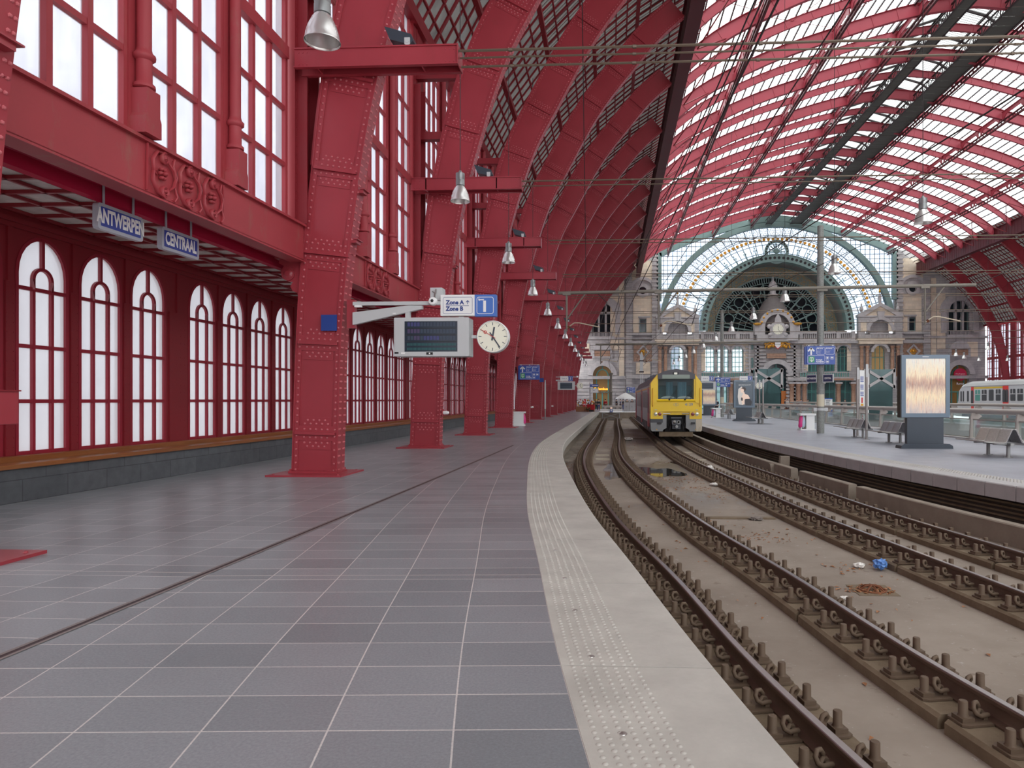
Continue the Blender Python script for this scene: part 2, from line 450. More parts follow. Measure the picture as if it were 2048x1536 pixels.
w = bpy.data.worlds.new('overcast_sky'); SC.world = w; w.use_nodes = True
nt = w.node_tree; nt.nodes.clear()
o_ = nt.nodes.new('ShaderNodeOutputWorld'); bg = nt.nodes.new('ShaderNodeBackground')
tc = nt.nodes.new('ShaderNodeTexCoord'); sp = nt.nodes.new('ShaderNodeSeparateXYZ'); rp = nt.nodes.new('ShaderNodeValToRGB')
mr = nt.nodes.new('ShaderNodeMapRange'); mr.inputs['From Min'].default_value = -1
nt.links.new(tc.outputs['Generated'], sp.inputs[0]); nt.links.new(sp.outputs[2], mr.inputs[0]); nt.links.new(mr.outputs[0], rp.inputs[0])
e = rp.color_ramp.elements
e[0].position = 0.0; e[0].color = (0.42, 0.40, 0.39, 1)
e[1].position = 1.0; e[1].color = (1.0, 1.0, 1.0, 1)
for p_, c_ in ((0.46, (0.50, 0.49, 0.49, 1)), (0.52, (0.80, 0.84, 0.90, 1)), (0.7, (0.94, 0.97, 1.0, 1))):
    x_ = e.new(p_); x_.color = c_
nt.links.new(rp.outputs[0], bg.inputs[0]); bg.inputs[1].default_value = 4.0
nt.links.new(bg.outputs[0], o_.inputs[0])

# ------------------------------------------------------------------ hall layout
NB0, NB1 = -1, 12             # arches
BAY = 8.53
def YC(n): return 14.75 + BAY*n          # front face of arch n
def bend(y): return -0.0005*(32-y)**2 if y < 32 else 0.0
XC = 29.87                    # hall axis
YF = 125.6                    # end wall
YEND = -34.0

IN_PTS = [(-5.91,0),(-5.87,1.5),(-5.82,3.0),(-5.67,4.75),(-5.43,6.5),(-5.08,8.4),(-4.54,10.46),(-3.85,12.65),(-3.40,13.74),(-2.66,15.1),(-1.55,17.16),(-.3,19.15),(1.25,21.1),(2.8,22.9),(4.3,24.23)]
def polyspline(pts):
    t = [0]
    for a, b in zip(pts, pts[1:]): t.append(t[-1]+math.hypot(b[0]-a[0], b[1]-a[1]))
    sx = Spline([(u, p[0]) for u, p in zip(t, pts)]); sz = Spline([(u, p[1]) for u, p in zip(t, pts)])
    return sx, sz, t[-1]
IX, IZ, ILEN = polyspline(IN_PTS)
def thick(s): return lin([(0, 0.97), (2.9, 0.95), (6.6, 1.02), (10.5, 1.28), (16, 1.40), (ILEN, 1.32)], s)
def rib_pt(s, k):             # k=0 intrados, 1 extrados (fraction), returns x,z
    e = 0.05
    tx = IX(min(s+e, ILEN))-IX(max(s-e, 0)); tz = IZ(min(s+e, ILEN))-IZ(max(s-e, 0)); L = math.hypot(tx, tz)
    nx, nz = -tz/L, tx/L
    t = thick(s)*k
    return (IX(s)+nx*t, IZ(s)+nz*t)
def rib_nrm(s):
    a = rib_pt(s, 0); b = rib_pt(s, 1); L = math.hypot(b[0]-a[0], b[1]-a[1]); return ((b[0]-a[0])/L, (b[1]-a[1])/L)
XB = -6.4                     # local origin of an arch
STIFF = []
def s_at_z(z):
    lo, hi = 0, ILEN
    for _ in range(40):
        mid = (lo+hi)/2
        if IZ(mid) < z: lo = mid
        else: hi = mid
    return lo
STIFF = [s_at_z(z) for z in (0.89, 2.87, 4.81, 6.62, 8.62)]
while STIFF[-1]+2.25 < ILEN-1: STIFF.append(STIFF[-1]+2.25)
SX = (lambda x: x-XB, lambda x: 2*XC-x-XB)          # left and mirrored haunch

def haunch(side, detail=True):
    """meshes of one riveted haunch: dict of MB"""
    fx = SX[side]; P3 = lambda p, y: (fx(p[0]), y, p[1])
    st = [i*0.55 for i in range(int(ILEN/0.55)+1)] + [ILEN]
    web, inf, outf, base, corb = MB(), MB(), MB(), MB(), MB()
    D = 0.42
    def strip(mb, s0, s1, k0, k1, y0, y1):
        n = max(1, int((s1-s0)/0.5)); ss = [s0+(s1-s0)*i/n for i in range(n+1)]
        A = [rib_pt(s, k0) for s in ss]; B = [rib_pt(s, k1) for s in ss]
        for i in range(n):
            c = [A[i], A[i+1], B[i+1], B[i]]
            b = mb.verts([P3(q, y0) for q in c]+[P3(q, y1) for q in c])
            for f in ((0,1,2,3),(7,6,5,4),(0,4,5,1),(1,5,6,2),(2,6,7,3),(3,7,4,0)):
                if (f == (1,5,6,2) and i < n-1) or (f == (3,7,4,0) and i > 0): continue
                mb.face([b+j for j in f])
    strip(web, 0, ILEN, 0.0, 1.0, 0.06, 0.10)
    strip(web, 0, ILEN, 0.02, 0.98, 0.33, 0.37)
    for k0, k1 in ((0.0, 0.10), (0.90, 1.0)): strip(web, 0, ILEN, k0, k1, 0.026, 0.06)
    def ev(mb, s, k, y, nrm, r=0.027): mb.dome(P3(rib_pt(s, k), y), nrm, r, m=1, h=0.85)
    out = -1 if side == 0 else 1
    n = int(ILEN/0.15)
    if detail:
        for i in range(n):
            s = 0.08+i*0.15
            if s > 27: break
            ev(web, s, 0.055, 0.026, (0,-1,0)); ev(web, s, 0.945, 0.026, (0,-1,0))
    # stiffener ridges, splice plates
    prev = 0.0
    for q, s in enumerate(STIFF+[ILEN]):
        if q < len(STIFF):
            strip(web, s-0.03, s+0.03, 0.03, 0.97, -0.045, 0.06)
            for sg in (-1, 1):
                a, b = (s-0.16, s-0.022) if sg < 0 else (s+0.022, s+0.16)
                strip(web, a, b, 0.10, 0.90, 0.03, 0.06)
                a, b = (s-0.36, s-0.16) if sg < 0 else (s+0.16, s+0.36)
                strip(web, a, b, 0.15, 0.85, 0.046, 0.06)
                if detail and s < 24:
                    T = thick(s); m = int(T*0.66/0.13)
                    for j in range(m+1):
                        kk = 0.5+(j-m/2)*0.13/T
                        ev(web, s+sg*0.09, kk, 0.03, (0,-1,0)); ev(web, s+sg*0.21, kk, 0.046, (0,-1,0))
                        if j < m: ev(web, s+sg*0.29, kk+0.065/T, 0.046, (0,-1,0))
    # flanges
    def flange(mb, kin, d0, d1, s0, s1, y0, y1):
        nn = max(1, int((s1-s0)/0.45)); ss = [s0+(s1-s0)*i/nn for i in range(nn+1)]
        ring = []
        for s in ss:
            p = rib_pt(s, kin); nx, nz = rib_nrm(s)
            a = (p[0]+nx*d0, p[1]+nz*d0); c = (p[0]+nx*d1, p[1]+nz*d1)
            ring.append(mb.verts([P3(a, y0), P3(a, y1), P3(c, y1), P3(c, y0)]))
        for i in range(nn):
            for j in range(4): mb.face((ring[i]+j, ring[i]+(j+1) % 4, ring[i+1]+(j+1) % 4, ring[i+1]+j))
        mb.face([ring[0]+j for j in range(4)]); mb.face([ring[-1]+j for j in range(4)][::-1])
    flange(inf, 0, -0.03, 0.0, 0, ILEN, 0.0, D)
    flange(outf, 1, 0.0, 0.03, 0, ILEN, 0.0, D)
    flange(inf, 0, -0.045, -0.03, 4.9, 6.4, 0.02, D-0.02)
    flange(outf, 1, 0.03, 0.075, 6.7, 8.7, 0.03, D-0.03)
    flange(outf, 1, 0.03, 0.075, 10.8, 13.2, 0.03, D-0.03)
    if detail:
        for i in range(int(ILEN/0.15)):
            s = 0.1+i*0.15; nx, nz = rib_nrm(s); p = rib_pt(s, 0)
            dd = -0.045 if 4.9 < s < 6.4 else -0.03
            q = (p[0]+nx*dd, p[1]+nz*dd); nv = (-nx if side == 0 else nx, 0, -nz)
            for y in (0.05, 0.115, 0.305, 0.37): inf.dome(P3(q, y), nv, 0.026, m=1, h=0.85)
    # small lug on the flange and the collar
    for s in (s_at_z(6.25), s_at_z(5.15)):
        p = rib_pt(s, 0); x = fx(p[0]); inf.box(min(x, x-0.16*out), max(x, x-0.16*out), 0.05, 0.3, p[1]-0.04, p[1]+0.03)
        inf.box(min(x-0.1*out, x-0.2*out), max(x-0.1*out, x-0.2*out), 0.02, 0.36, p[1]+0.03, p[1]+0.05)
    s = STIFF[2]; strip(web, s-0.03, s+0.03, -0.05, 1.06, -0.03, 0.05)
    # base plates and toe angles
    x0, x1 = fx(IN_PTS[0][0]), fx(IN_PTS[0][0]-0.97); x0, x1 = min(x0, x1), max(x0, x1)
    base.box(x0-0.34, x1+0.34, -0.55, 0.80, 0, 0.035)
    for cx in (x0-0.22, x1+0.22):
        for cy in (-0.42, 0.66):
            base.dome((cx, cy, 0.035), (0,0,1), 0.03)
    base.box(x0-0.07, x1+0.07, -0.07, D+0.07, 0.035, 0.075)
    base.box(x0-0.045, x0+0.0, -0.05, D+0.05, 0.075, 0.12); base.box(x1, x1+0.045, -0.05, D+0.05, 0.075, 0.12)
    # scrolled corbel under the girder
    xo = fx(rib_pt(s_at_z(4.3), 1)[0]); sg = -1 if side == 0 else 1
    pr = [(0, 4.78), (0.52, 4.78), (0.54, 4.68), (0.42, 4.62), (0.50, 4.50), (0.46, 4.36), (0.34, 4.28), (0.22, 4.26), (0.28, 4.16), (0.22, 4.06), (0.12, 4.02), (0.10, 3.92), (0, 3.86)]
    corb.prism(pr, lambda u, v, w: (xo+sg*u, w, v), 0.08, 0.34)
    corb.lathe([(0.15, 0), (0.15, 0.03), (0.11, 0.035), (0.06, 0.06), (0.0, 0.065)], 14, (xo+sg*0.32, 0.08, 4.44), (0,-1,0))
    corb.box(min(xo, xo+sg*0.62), max(xo, xo+sg*0.62), 0.05, 0.37, 4.78, 4.84)
    return dict(web=web, inner_flange=inf, outer_flange=outf, base_plate=base, corbel=corb)

# glazed upper rib, from the box girder over the ridge
UP_PTS = [(5.45, 25.1), (7.6, 26.85), (10.3, 28.35), (14.2, 30.05), (18.35, 31.4), (22, 32.5), (25.3, 33.3), (29.87, 33.9)]
UX, UZ, ULEN = polyspline(UP_PTS)
def up_pt(s, off):
    e = 0.1; tx = UX(min(s+e, ULEN))-UX(max(s-e, 0)); tz = UZ(min(s+e, ULEN))-UZ(max(s-e, 0)); L = math.hypot(tx, tz)
    return (UX(s)-tz/L*off, UZ(s)+tx/L*off)
def upper_rib(depth, width, off0, seam=True):
    mb = MB(); n = 26
    for side in (0, 1):
        fx = SX[side]
        def run(o0, o1, y0, y1):
            ring = []
            for i in range(n+1):
                s = ULEN*i/n; a = up_pt(s, o0); c = up_pt(s, o1)
                if i == n: a = (XC, a[1]); c = (XC, c[1])
                ring.append(mb.verts([(fx(a[0]), y0, a[1]), (fx(a[0]), y1, a[1]), (fx(c[0]), y1, c[1]), (fx(c[0]), y0, c[1])]))
            for i in range(n):
                for j in range(4): mb.face((ring[i]+j, ring[i]+(j+1) % 4, ring[i+1]+(j+1) % 4, ring[i+1]+j))
        c = width/2
        run(off0, off0+depth, c-0.03, c+0.03)
        run(off0-0.03, off0, 0, width); run(off0+depth, off0+depth+0.03, 0, width)
        if seam:
            k = 1.2
            while k < ULEN-0.5:
                a = up_pt(k, off0); b = up_pt(k, off0+depth)
                mb.bar((fx(a[0]), c-0.05, a[1]), (fx(b[0]), c-0.05, b[1]), 0.05, 0.05, (0,1,0)); k += 2.1
    return mb

def make_arch():
    t = thing('arched_rib', '-', 'arch', (0,0,0))
    for side in (0, 1):
        h = haunch(side, detail=(side == 0))
        for k, mb in h.items():
            if side == 1 and k == 'corbel': continue
            mb.build(k, [M['red'], M['red_rivet_glint']] if k in ('web', 'inner_flange') else M['red'], t)
    upper_rib(0.95, 0.36, 0.0).build('glazed_roof_rib', M['pink'], t)
    return t
arch0 = make_arch()
ARCH = {}
for n in range(NB0, NB1+1):
    k = n-NB0
    lab = {0: 'red riveted arched rib before all others, only foot plate and flange showing',
           1: 'large red riveted arched rib carrying the blue square plate and clock bracket',
           2: 'red riveted arched rib standing directly behind the departure board',
           3: 'red riveted arched rib right behind the white-dialled station clock'}.get(k, 'red riveted arched rib, %s along the platform from the clock bracket' % ORD[k-1] if k else '')
    loc = (XB+bend(YC(n))-(0.13 if n < 0 else 0), YC(n), 0)
    if k == 0:
        arch0.location = loc; arch0['label'] = lab; arch0['group'] = 'arched ribs of the hall'; ARCH[n] = arch0
    else:
        ARCH[n] = dup(arch0, loc, None, lab)

# ------------------------------------------------------------------ platform with its curved edge
EDGE = Spline([(-4, 2.9), (0.5, 1.42), (3.08, .852), (4.53, .586), (6.84, .225), (9.3, -.172), (13.3, -.69), (19.15, -1.33), (22.2, -1.57), (26.3, -1.77), (32, -1.83), (40, -1.80), (55, -1.72), (75, -1.66), (94, -1.62)])
YP = 94.0
XRAIL = -3.5                  # metal joint strip in the floor
XWALL = -9.75                 # window wall plane
BENCH = -9.25
def frange(a, b, st):
    n = max(1, int(math.ceil((b-a)/st))); return [a+(b-a)*i/n for i in range(n+1)]

fl = MB(); fl.uv = []
ys = frange(-3, 12, 0.4)+frange(12.6, YP, 1.2)
def floor_strip(mb, fa, fb, fu, fv, z=0.0, nseg=6):
    rows = []
    for y in ys:
        a, b = fa(y), fb(y); r = []
        for i in range(nseg+1):
            x = a+(b-a)*i/nseg; r.append(mb.verts([(x, y, z)])); mb.uv.append((fu(x, y), fv(x, y)))
        rows.append(r)
    for r0, r1 in zip(rows, rows[1:]):
        for i in range(nseg): mb.face((r0[i], r0[i+1], r1[i+1], r1[i]))
COPW = 0.95
floor_strip(fl, lambda y: XRAIL+bend(y), lambda y: EDGE(y)-COPW, lambda x, y: x-EDGE(y)+COPW, lambda x, y: y-0.064*(x+2))
floor_strip(fl, lambda y: -10.6, lambda y: XRAIL+bend(y), lambda x, y: x-XRAIL-bend(y), lambda x, y: y)
struct(fl.build('floor', M['tiles']), 'dark grey slab paving of the platform beside the curved track')
# front concourse strip at the end of the tracks
cc = MB(); cc.uv = []
for p in ((-11, YP), (70, YP), (70, YF), (-11, YF)): cc.verts([(*p, 0)]); cc.uv.append((p[0], p[1]))
cc.face((0,1,2,3)); struct(cc.build('floor', M['tiles_far']), 'grey concourse floor before the stone end wall')

# metal joint strip
js = MB()
for y0, y1 in zip(ys, ys[1:]):
    if y1 > 25.5: break
    for dx0, dx1, z in ((-0.05, -0.02, 0.004), (-0.02, 0.02, 0.003), (0.02, 0.05, 0.004)):
        js.poly([(XRAIL+bend(y0)+dx0, y0, z), (XRAIL+bend(y0)+dx1, y0, z), (XRAIL+bend(y1)+dx1, y1, z), (XRAIL+bend(y1)+dx0, y1, z)], 1 if dx0 == -0.02 else 0)
tag(js.build('floor_joint_strip', [M['joint_metal'], M['dark_steel']]), 'long metal expansion strip let into the dark platform paving', 'joint strip')

# coping: slabs with chamfered nose, dark joint lines, tactile studs
def coping(edge, y0, y1, sgn, nm, mat, label, slab=1.9, fw=COPW, th=0.27, gap=0.006):
    """sgn=+1: track lies at +x of the edge"""
    t = thing(nm, label, 'kerb', (0,0,0)); y = y0
    while y < y1-0.05:
        ye = min(y+slab, y1); mb = MB(); q = frange(y+gap, ye-gap, 0.5)
        prof = lambda yy: [(edge(yy)-sgn*fw, 0.004), (edge(yy)-sgn*0.02, 0.004), (edge(yy), -0.016), (edge(yy), -th), (edge(yy)-sgn*fw, -th)]
        rings = [mb.verts([(x, yy, z) for x, z in prof(yy)]) for yy in q]
        for r0, r1 in zip(rings, rings[1:]):
            for j in range(5): mb.face((r0+j, r0+(j+1) % 5, r1+(j+1) % 5, r1+j))
        mb.face([rings[0]+j for j in range(5)]); mb.face([rings[-1]+j for j in range(5)][::-1])
        mb.build('coping_slab', mat, t); y = ye
    return t
cop = coping(EDGE, -1.5, YP, 1, 'platform_kerb', M['coping'], 'curved pale stone kerb with studded strip along the near dark platform')
# tactile studs (countless) in rows following the curve
st = MB(); y = 2.2
while y < 34:
    sp_ = 0.058 if y < 14 else 0.09
    for r in range(7):
        off = 0.88-r*0.064
        sl = EDGE.slope(y); x = EDGE(y)-off
        if y < 12: st.dome((x, y+0.0*r, 0.0035), (0,0,1), 0.017, 7, h=0.38)
        else: st.box(x-0.014, x+0.014, y-0.02, y+0.02, 0.003, 0.009)
    y += sp_
o = st.build('tactile_studs', M['coping'], cop, smooth=50); o['kind'] = 'stuff'
# small steel studs
for i, y in enumerate((3.35, 4.35, 5.3, 6.25, 7.4, 8.6)):
    x = EDGE(y)-0.74
    MB().lathe([(0.02, 0), (0.018, 0.004), (0, 0.006)], 10, (x, y, 0.005)).build('steel_stud', M['brushed'], cop)

# platform side wall under the coping
pw = MB()
q = frange(-3, 14, 0.6)+frange(15, YP, 1.5)
for y0_, y1_ in zip(q, q[1:]):
    for a, b, z0, z1 in ((-0.28, -0.28, -0.25, -0.95), ):
        pw.poly([(EDGE(y0_)+a, y0_, z0), (EDGE(y1_)+a, y1_, z0), (EDGE(y1_)+b, y1_, z1), (EDGE(y0_)+b, y0_, z1)])
struct(pw.build('wall_platform_side', M['concrete']))

# ------------------------------------------------------------------ lower window wall, bench
Y0W, Y1W = 6.55, 57.7
WP = 1.33
def bay_windows(n):           # window centre positions in the bay after arch n
    c = YC(n)+0.35
    return [c+0.265+0.01+WP*(i+0.5) for i in range(6)]
def arch_outline(c, hw, z0, zs, rz, n=12):
    pts = [(c-hw, z0), (c+hw, z0), (c+hw, zs)]
    for i in range(1, n): a = PI*i/n; pts.append((c+hw*math.cos(a), zs+rz*math.sin(a)))
    pts.append((c-hw, zs)); return pts
HW = 0.53; ZB, ZT = 0.72, 4.46; ZSP = ZT-HW-0.12
def lower_bay(n):
    y0, y1 = YC(n)+0.35, YC(n+1)+0.35
    xo = XWALL+bend((y0+y1)/2)
    tilt = (bend(y1)-bend(y0))/(y1-y0)
    fn = lambda u, v, w_: (xo+w_+tilt*(u-(y0+y1)/2), u, v)
    mb = MB()
    holes = [arch_outline(c, HW, ZB, ZSP, ZT-ZSP) for c in bay_windows(n)]
    mb.prism([(y0, 0.5), (y1, 0.5), (y1, 4.82), (y0, 4.82)], fn, 0.0, -0.14, holes=holes)
    # pilaster plates with rivets, upper brackets, cornice bands
    cs = bay_windows(n)
    edges = [y0]+[(a+b)/2 for a, b in zip(cs, cs[1:])]+[y1]
    for i, e_ in enumerate(edges):
        hw = 0.30 if i in (0, 6) else 0.085
        lo, hi = max(y0, e_-hw), min(y1, e_+hw)
        mb.add(_bx(fn, lo, hi, 0.5, 3.62, 0.0, 0.03))
        mb.add(_bx(fn, e_-0.05 if i else lo, e_+0.05 if i < 6 else hi, 3.62, 4.6, 0, 0.035))
        if YC(n) < 25:
            z = 0.85
            while z < 3.55:
                for dy in ((-0.06, 0.06) if hw < 0.2 else (-0.22, -0.08, 0.08, 0.22)):
                    if y0 < e_+dy < y1: mb.dome(fn(e_+dy, z, 0.03), (1,0,0), 0.012, 5)
                z += 0.16
    for z0_, z1_, w_ in ((4.52, 4.60, 0.05), (4.60, 4.68, 0.09), (4.68, 4.82, 0.05)):
        mb.add(_bx(fn, y0, y1, z0_, z1_, 0, w_))
    struct(mb.build('wall_left', M['red_deep']))
    return fn
def _bx(fn, u0, u1, v0, v1, w0, w1):
    b = MB(); b.prism([(u0, v0), (u1, v0), (u1, v1), (u0, v1)], fn, w0, w1); return b
WIN = [0]
def arch_window(c, fn):
    WIN[0] += 1
    g = MB(); g.prism(arch_outline(c, HW+0.03, ZB-0.03, ZSP, ZT-ZSP+0.03), fn, -0.035, -0.045)
    o = g.build('window_%d' % WIN[0], M['pane_low']); struct(o)
    f = MB(); zt = 3.55
    out = arch_outline(c, HW+0.02, ZB-0.02, ZSP, ZT-ZSP+0.02); inn = arch_outline(c, HW-0.045, ZB+0.05, ZSP, ZT-ZSP-0.045)
    f.prism(out, fn, -0.06, 0.01, holes=[inn])
    mw = 0.028; mx = HW*0.36
    for sgn in (-1, 1): f.add(_bx(fn, c+sgn*mx-mw, c+sgn*mx+mw, ZB, zt, -0.05, 0.015))
    for z in (1.62, 2.56, zt): f.add(_bx(fn, c-HW, c+HW, z-0.032, z+0.032, -0.05, 0.012))
    pts = [(c+mx, zt)]+[(c+mx*math.cos(PI*i/10), zt+0.18+mx*math.sin(PI*i/10)) for i in range(11)]+[(c-mx, zt)]
    f.sweep([fn(u, v, -0.015) for u, v in pts], [(-0.03, -mw), (0.03, -mw), (0.03, mw), (-0.03, mw)], up=(0,0,1) if False else (0.0001, 0, 1))
    f.add(_bx(fn, c-mw, c+mw, zt+0.18+mx, ZT, -0.05, 0.015))
    f.build('window_frame', M['red_frame'], o, smooth=40)
for n in range(-1, 5):
    fn = lower_bay(n)
    for c in bay_windows(n): arch_window(c, fn)
# plain continuation of the window wall towards the end wall
for n in range(5, 12): lower_bay(n)
for n in range(5, 12):
    g = MB(); g.box(XWALL-0.045, XWALL-0.035, YC(n)+0.35, YC(n+1)+0.35, 0.5, 4.8); struct(g.build('window_%d' % (100+n), M['pane_low']))

# bench: granite plinth, wooden seat, rear board
bt = thing('wall_bench', 'long wooden bench board on dark granite plinth below the arched windows', 'bench', (BENCH, 6.5, 0))
q = frange(4.5, 40, 1.3)+[60, 90, YF-0.5]
rel = lambda x, y, z: (x-BENCH, y-6.5, z)
def ribbon(prof, nm, mat, sm=None):
    mb = MB(); rings = [mb.verts([rel(x+bend(y), y, z) for x, z in prof]) for y in q]; k = len(prof)
    for r0, r1 in zip(rings, rings[1:]):
        for j in range(k): mb.face((r0+j, r0+(j+1) % k, r1+(j+1) % k, r1+j))
    mb.face([rings[0]+j for j in range(k)]); mb.face([rings[-1]+j for j in range(k)][::-1])
    return mb.build(nm, mat, bt, smooth=sm)
ribbon([(BENCH, 0), (BENCH, 0.54), (-9.72, 0.54), (-9.72, 0)], 'plinth', M['granite'])
ribbon([(BENCH+0.05, 0.545), (BENCH+0.05, 0.60), (BENCH+0.03, 0.615), (-9.62, 0.615), (-9.62, 0.545)], 'seat_board', M['wood'])
ribbon([(-9.62, 0.545), (-9.61, 0.70), (-9.72, 0.71), (-9.72, 0.545)], 'rear_board', M['wood'])

# ------------------------------------------------------------------ soffit over the bench, fascia
sf = MB()
for y0_, y1_ in zip(q, q[1:]):
    f_ = lambda x, y, z: (x+bend(y), y, z)
    sf.poly([f_(-9.8, y0_, 4.80), f_(-7.55, y0_, 4.80), f_(-7.55, y1_, 4.80), f_(-9.8, y1_, 4.80)])
    sf.poly([f_(-7.02, y0_, 5.1), f_(-6.99, y0_, 5.6), f_(-6.99, y1_, 5.6), f_(-7.02, y1_, 5.1)], 1)
M['soffit'] = stone('whitewashed_soffit', srgb(168, 162, 156), srgb(232, 228, 222), 0.6, 2.2, bump=0.1)
struct(sf.build('ceiling', [M['soffit'], M['dark_steel']]), 'whitewashed soffit panels between red battens above the bench')
bt2 = MB()
for n in range(-1, 12):
    y = YC(n)+0.35
    for i in range(13):
        yy = y+BAY*i/13; bt2.box(-9.75+bend(yy), -7.55+bend(yy), yy-0.03, yy+0.03, 4.745, 4.80)
for x in (-9.6, -8.9, -8.25, -7.7):
    for y0_, y1_ in zip(q, q[1:]): bt2.bar((x+bend(y0_), y0_, 4.77), (x+bend(y1_), y1_, 4.77), 0.05, 0.05)
struct(bt2.build('trim_1', M['red_deep']))
fa = MB()
for y0_, y1_ in zip(q, q[1:]):
    f_ = lambda x, y, z: (x+bend(y), y, z)
    pr = [(-7.42, 4.86), (-7.42, 4.66), (-7.46, 4.62), (-7.50, 4.63), (-7.72, 4.80)]
    for (xa, za), (xb, zb) in zip(pr, pr[1:]):
        fa.poly([f_(xa, y0_, za), f_(xa, y1_, za), f_(xb, y1_, zb), f_(xb, y0_, zb)])
    fa.poly([f_(-7.42, y0_, 4.86), f_(-7.0, y0_, 5.1), f_(-7.0, y1_, 5.1), f_(-7.42, y1_, 4.86)])
struct(fa.build('trim_2', M['red_fascia']), 'glossy crimson fascia strip below the plate girder')

# ------------------------------------------------------------------ plate girders with scroll ornament
def spiral(mb, c, r, turns, a0, sgn, w=0.026):
    pts = []
    for i in range(int(turns*14)+1):
        a = a0+sgn*2*PI*i/14; k = 1-i/(turns*14)*0.8
        pts.append((c[0]+0.0, c[1]+r*k*math.cos(a), c[2]+r*k*math.sin(a)))
    mb.tube(pts, [w*(1-0.5*i/len(pts)) for i in range(len(pts))], 5)
def ornament():
    mb = MB()
    for k in range(3):
        y = (k-1)*0.62
        for sz in (-1, 1):
            spiral(mb, (0.02, y+0.05, sz*0.25), 0.085, 1.7, PI*0.5*sz, sz)
            mb.tube([(0.015, y+0.05, sz*0.335), (0.03, y-0.14, sz*0.30), (0.03, y-0.24, sz*0.16), (0.02, y-0.20, 0.0), (0.01, y-0.10, -sz*0.03)], [0.014, 0.02, 0.02, 0.016, 0.01], 5)
            mb.tube([(0.015, y+0.14, sz*0.22), (0.03, y+0.24, sz*0.12), (0.02, y+0.30, -sz*0.05)], [0.014, 0.018, 0.008], 5)
            mb.ball((0.03, y+0.02, sz*0.25), 0.03, 7)
        for a in range(6):
            mb.ball((0.03, y-0.02+0.055*math.cos(a*PI/3), 0.075*math.sin(a*PI/3)), 0.03, 6)
        mb.ball((0.05, y-0.02, 0), 0.035, 7)
        mb.tube([(0.01, y+0.30, 0.33), (0.02, y+0.24, 0.2), (0.02, y+0.33, 0.05), (0.02, y+0.27, -0.1), (0.02, y+0.34, -0.25), (0.01, y+0.30, -0.33)], 0.012, 5)
        for sz in (-1, 1):
            for u in (-0.28, 0.12, 0.27): mb.dome((0.0, y+u, sz*0.31), (1,0,0), 0.013, 5)
    mb.tube([(0.01, -0.95, -0.33), (0.02, -0.95, 0.36)], 0.014, 5); mb.tube([(0.01, 0.95, -0.36), (0.02, 0.95, 0.33)], 0.014, 5)
    for i, v in enumerate(mb.v): mb.v[i] = (v[0]*1.7, v[1], v[2])
    return mb.mesh('scroll_ornament', M['red_weathered'], 50)
ORN = ornament()
GX = -6.60
for n in range(-1, 12):
    y0, y1 = YC(n)+0.45, YC(n+1)-0.06; c = (y0+y1)/2; L = y1-y0
    sl = math.atan2(bend(y1)-bend(y0), L)
    t = thing('plate_girder', {-1: 'weathered red plate girder with scrollwork above the blue station name signs', 0: 'red plate girder with scrollwork just above the clock bracket arm'}.get(n, 'red plate girder between the %s and next arched rib after the clock bracket' % ORD[n]), 'girder', (GX+(bend(y0)+bend(y1))/2, c, 4.70), -sl, 'plate girders under the upper windows')
    mb = MB(); mb.box(-0.05, 0, -L/2, L/2, 0, 0.74); mb.box(-0.32, -0.28, -L/2, L/2, 0.0, 0.74); mb.box(-0.3, 0.0, -L/2, L/2, 0.0, 0.03)
    mb.box(-0.3, 0.03, -L/2, L/2, -0.03, 0.0)
    mb.build('web_plate', M['red_weathered'], t)
    MB().box(-0.36, 0.07, -L/2, L/2, 0.74, 0.79).build('top_flange', M['red_weathered'], t)
    o = bpy.data.objects.new('scroll_ornament', ORN); COL.objects.link(o); o.parent = t; o.location = (0.0, 0, 0.37); o['label'] = 'cast iron scroll and flower ornament'

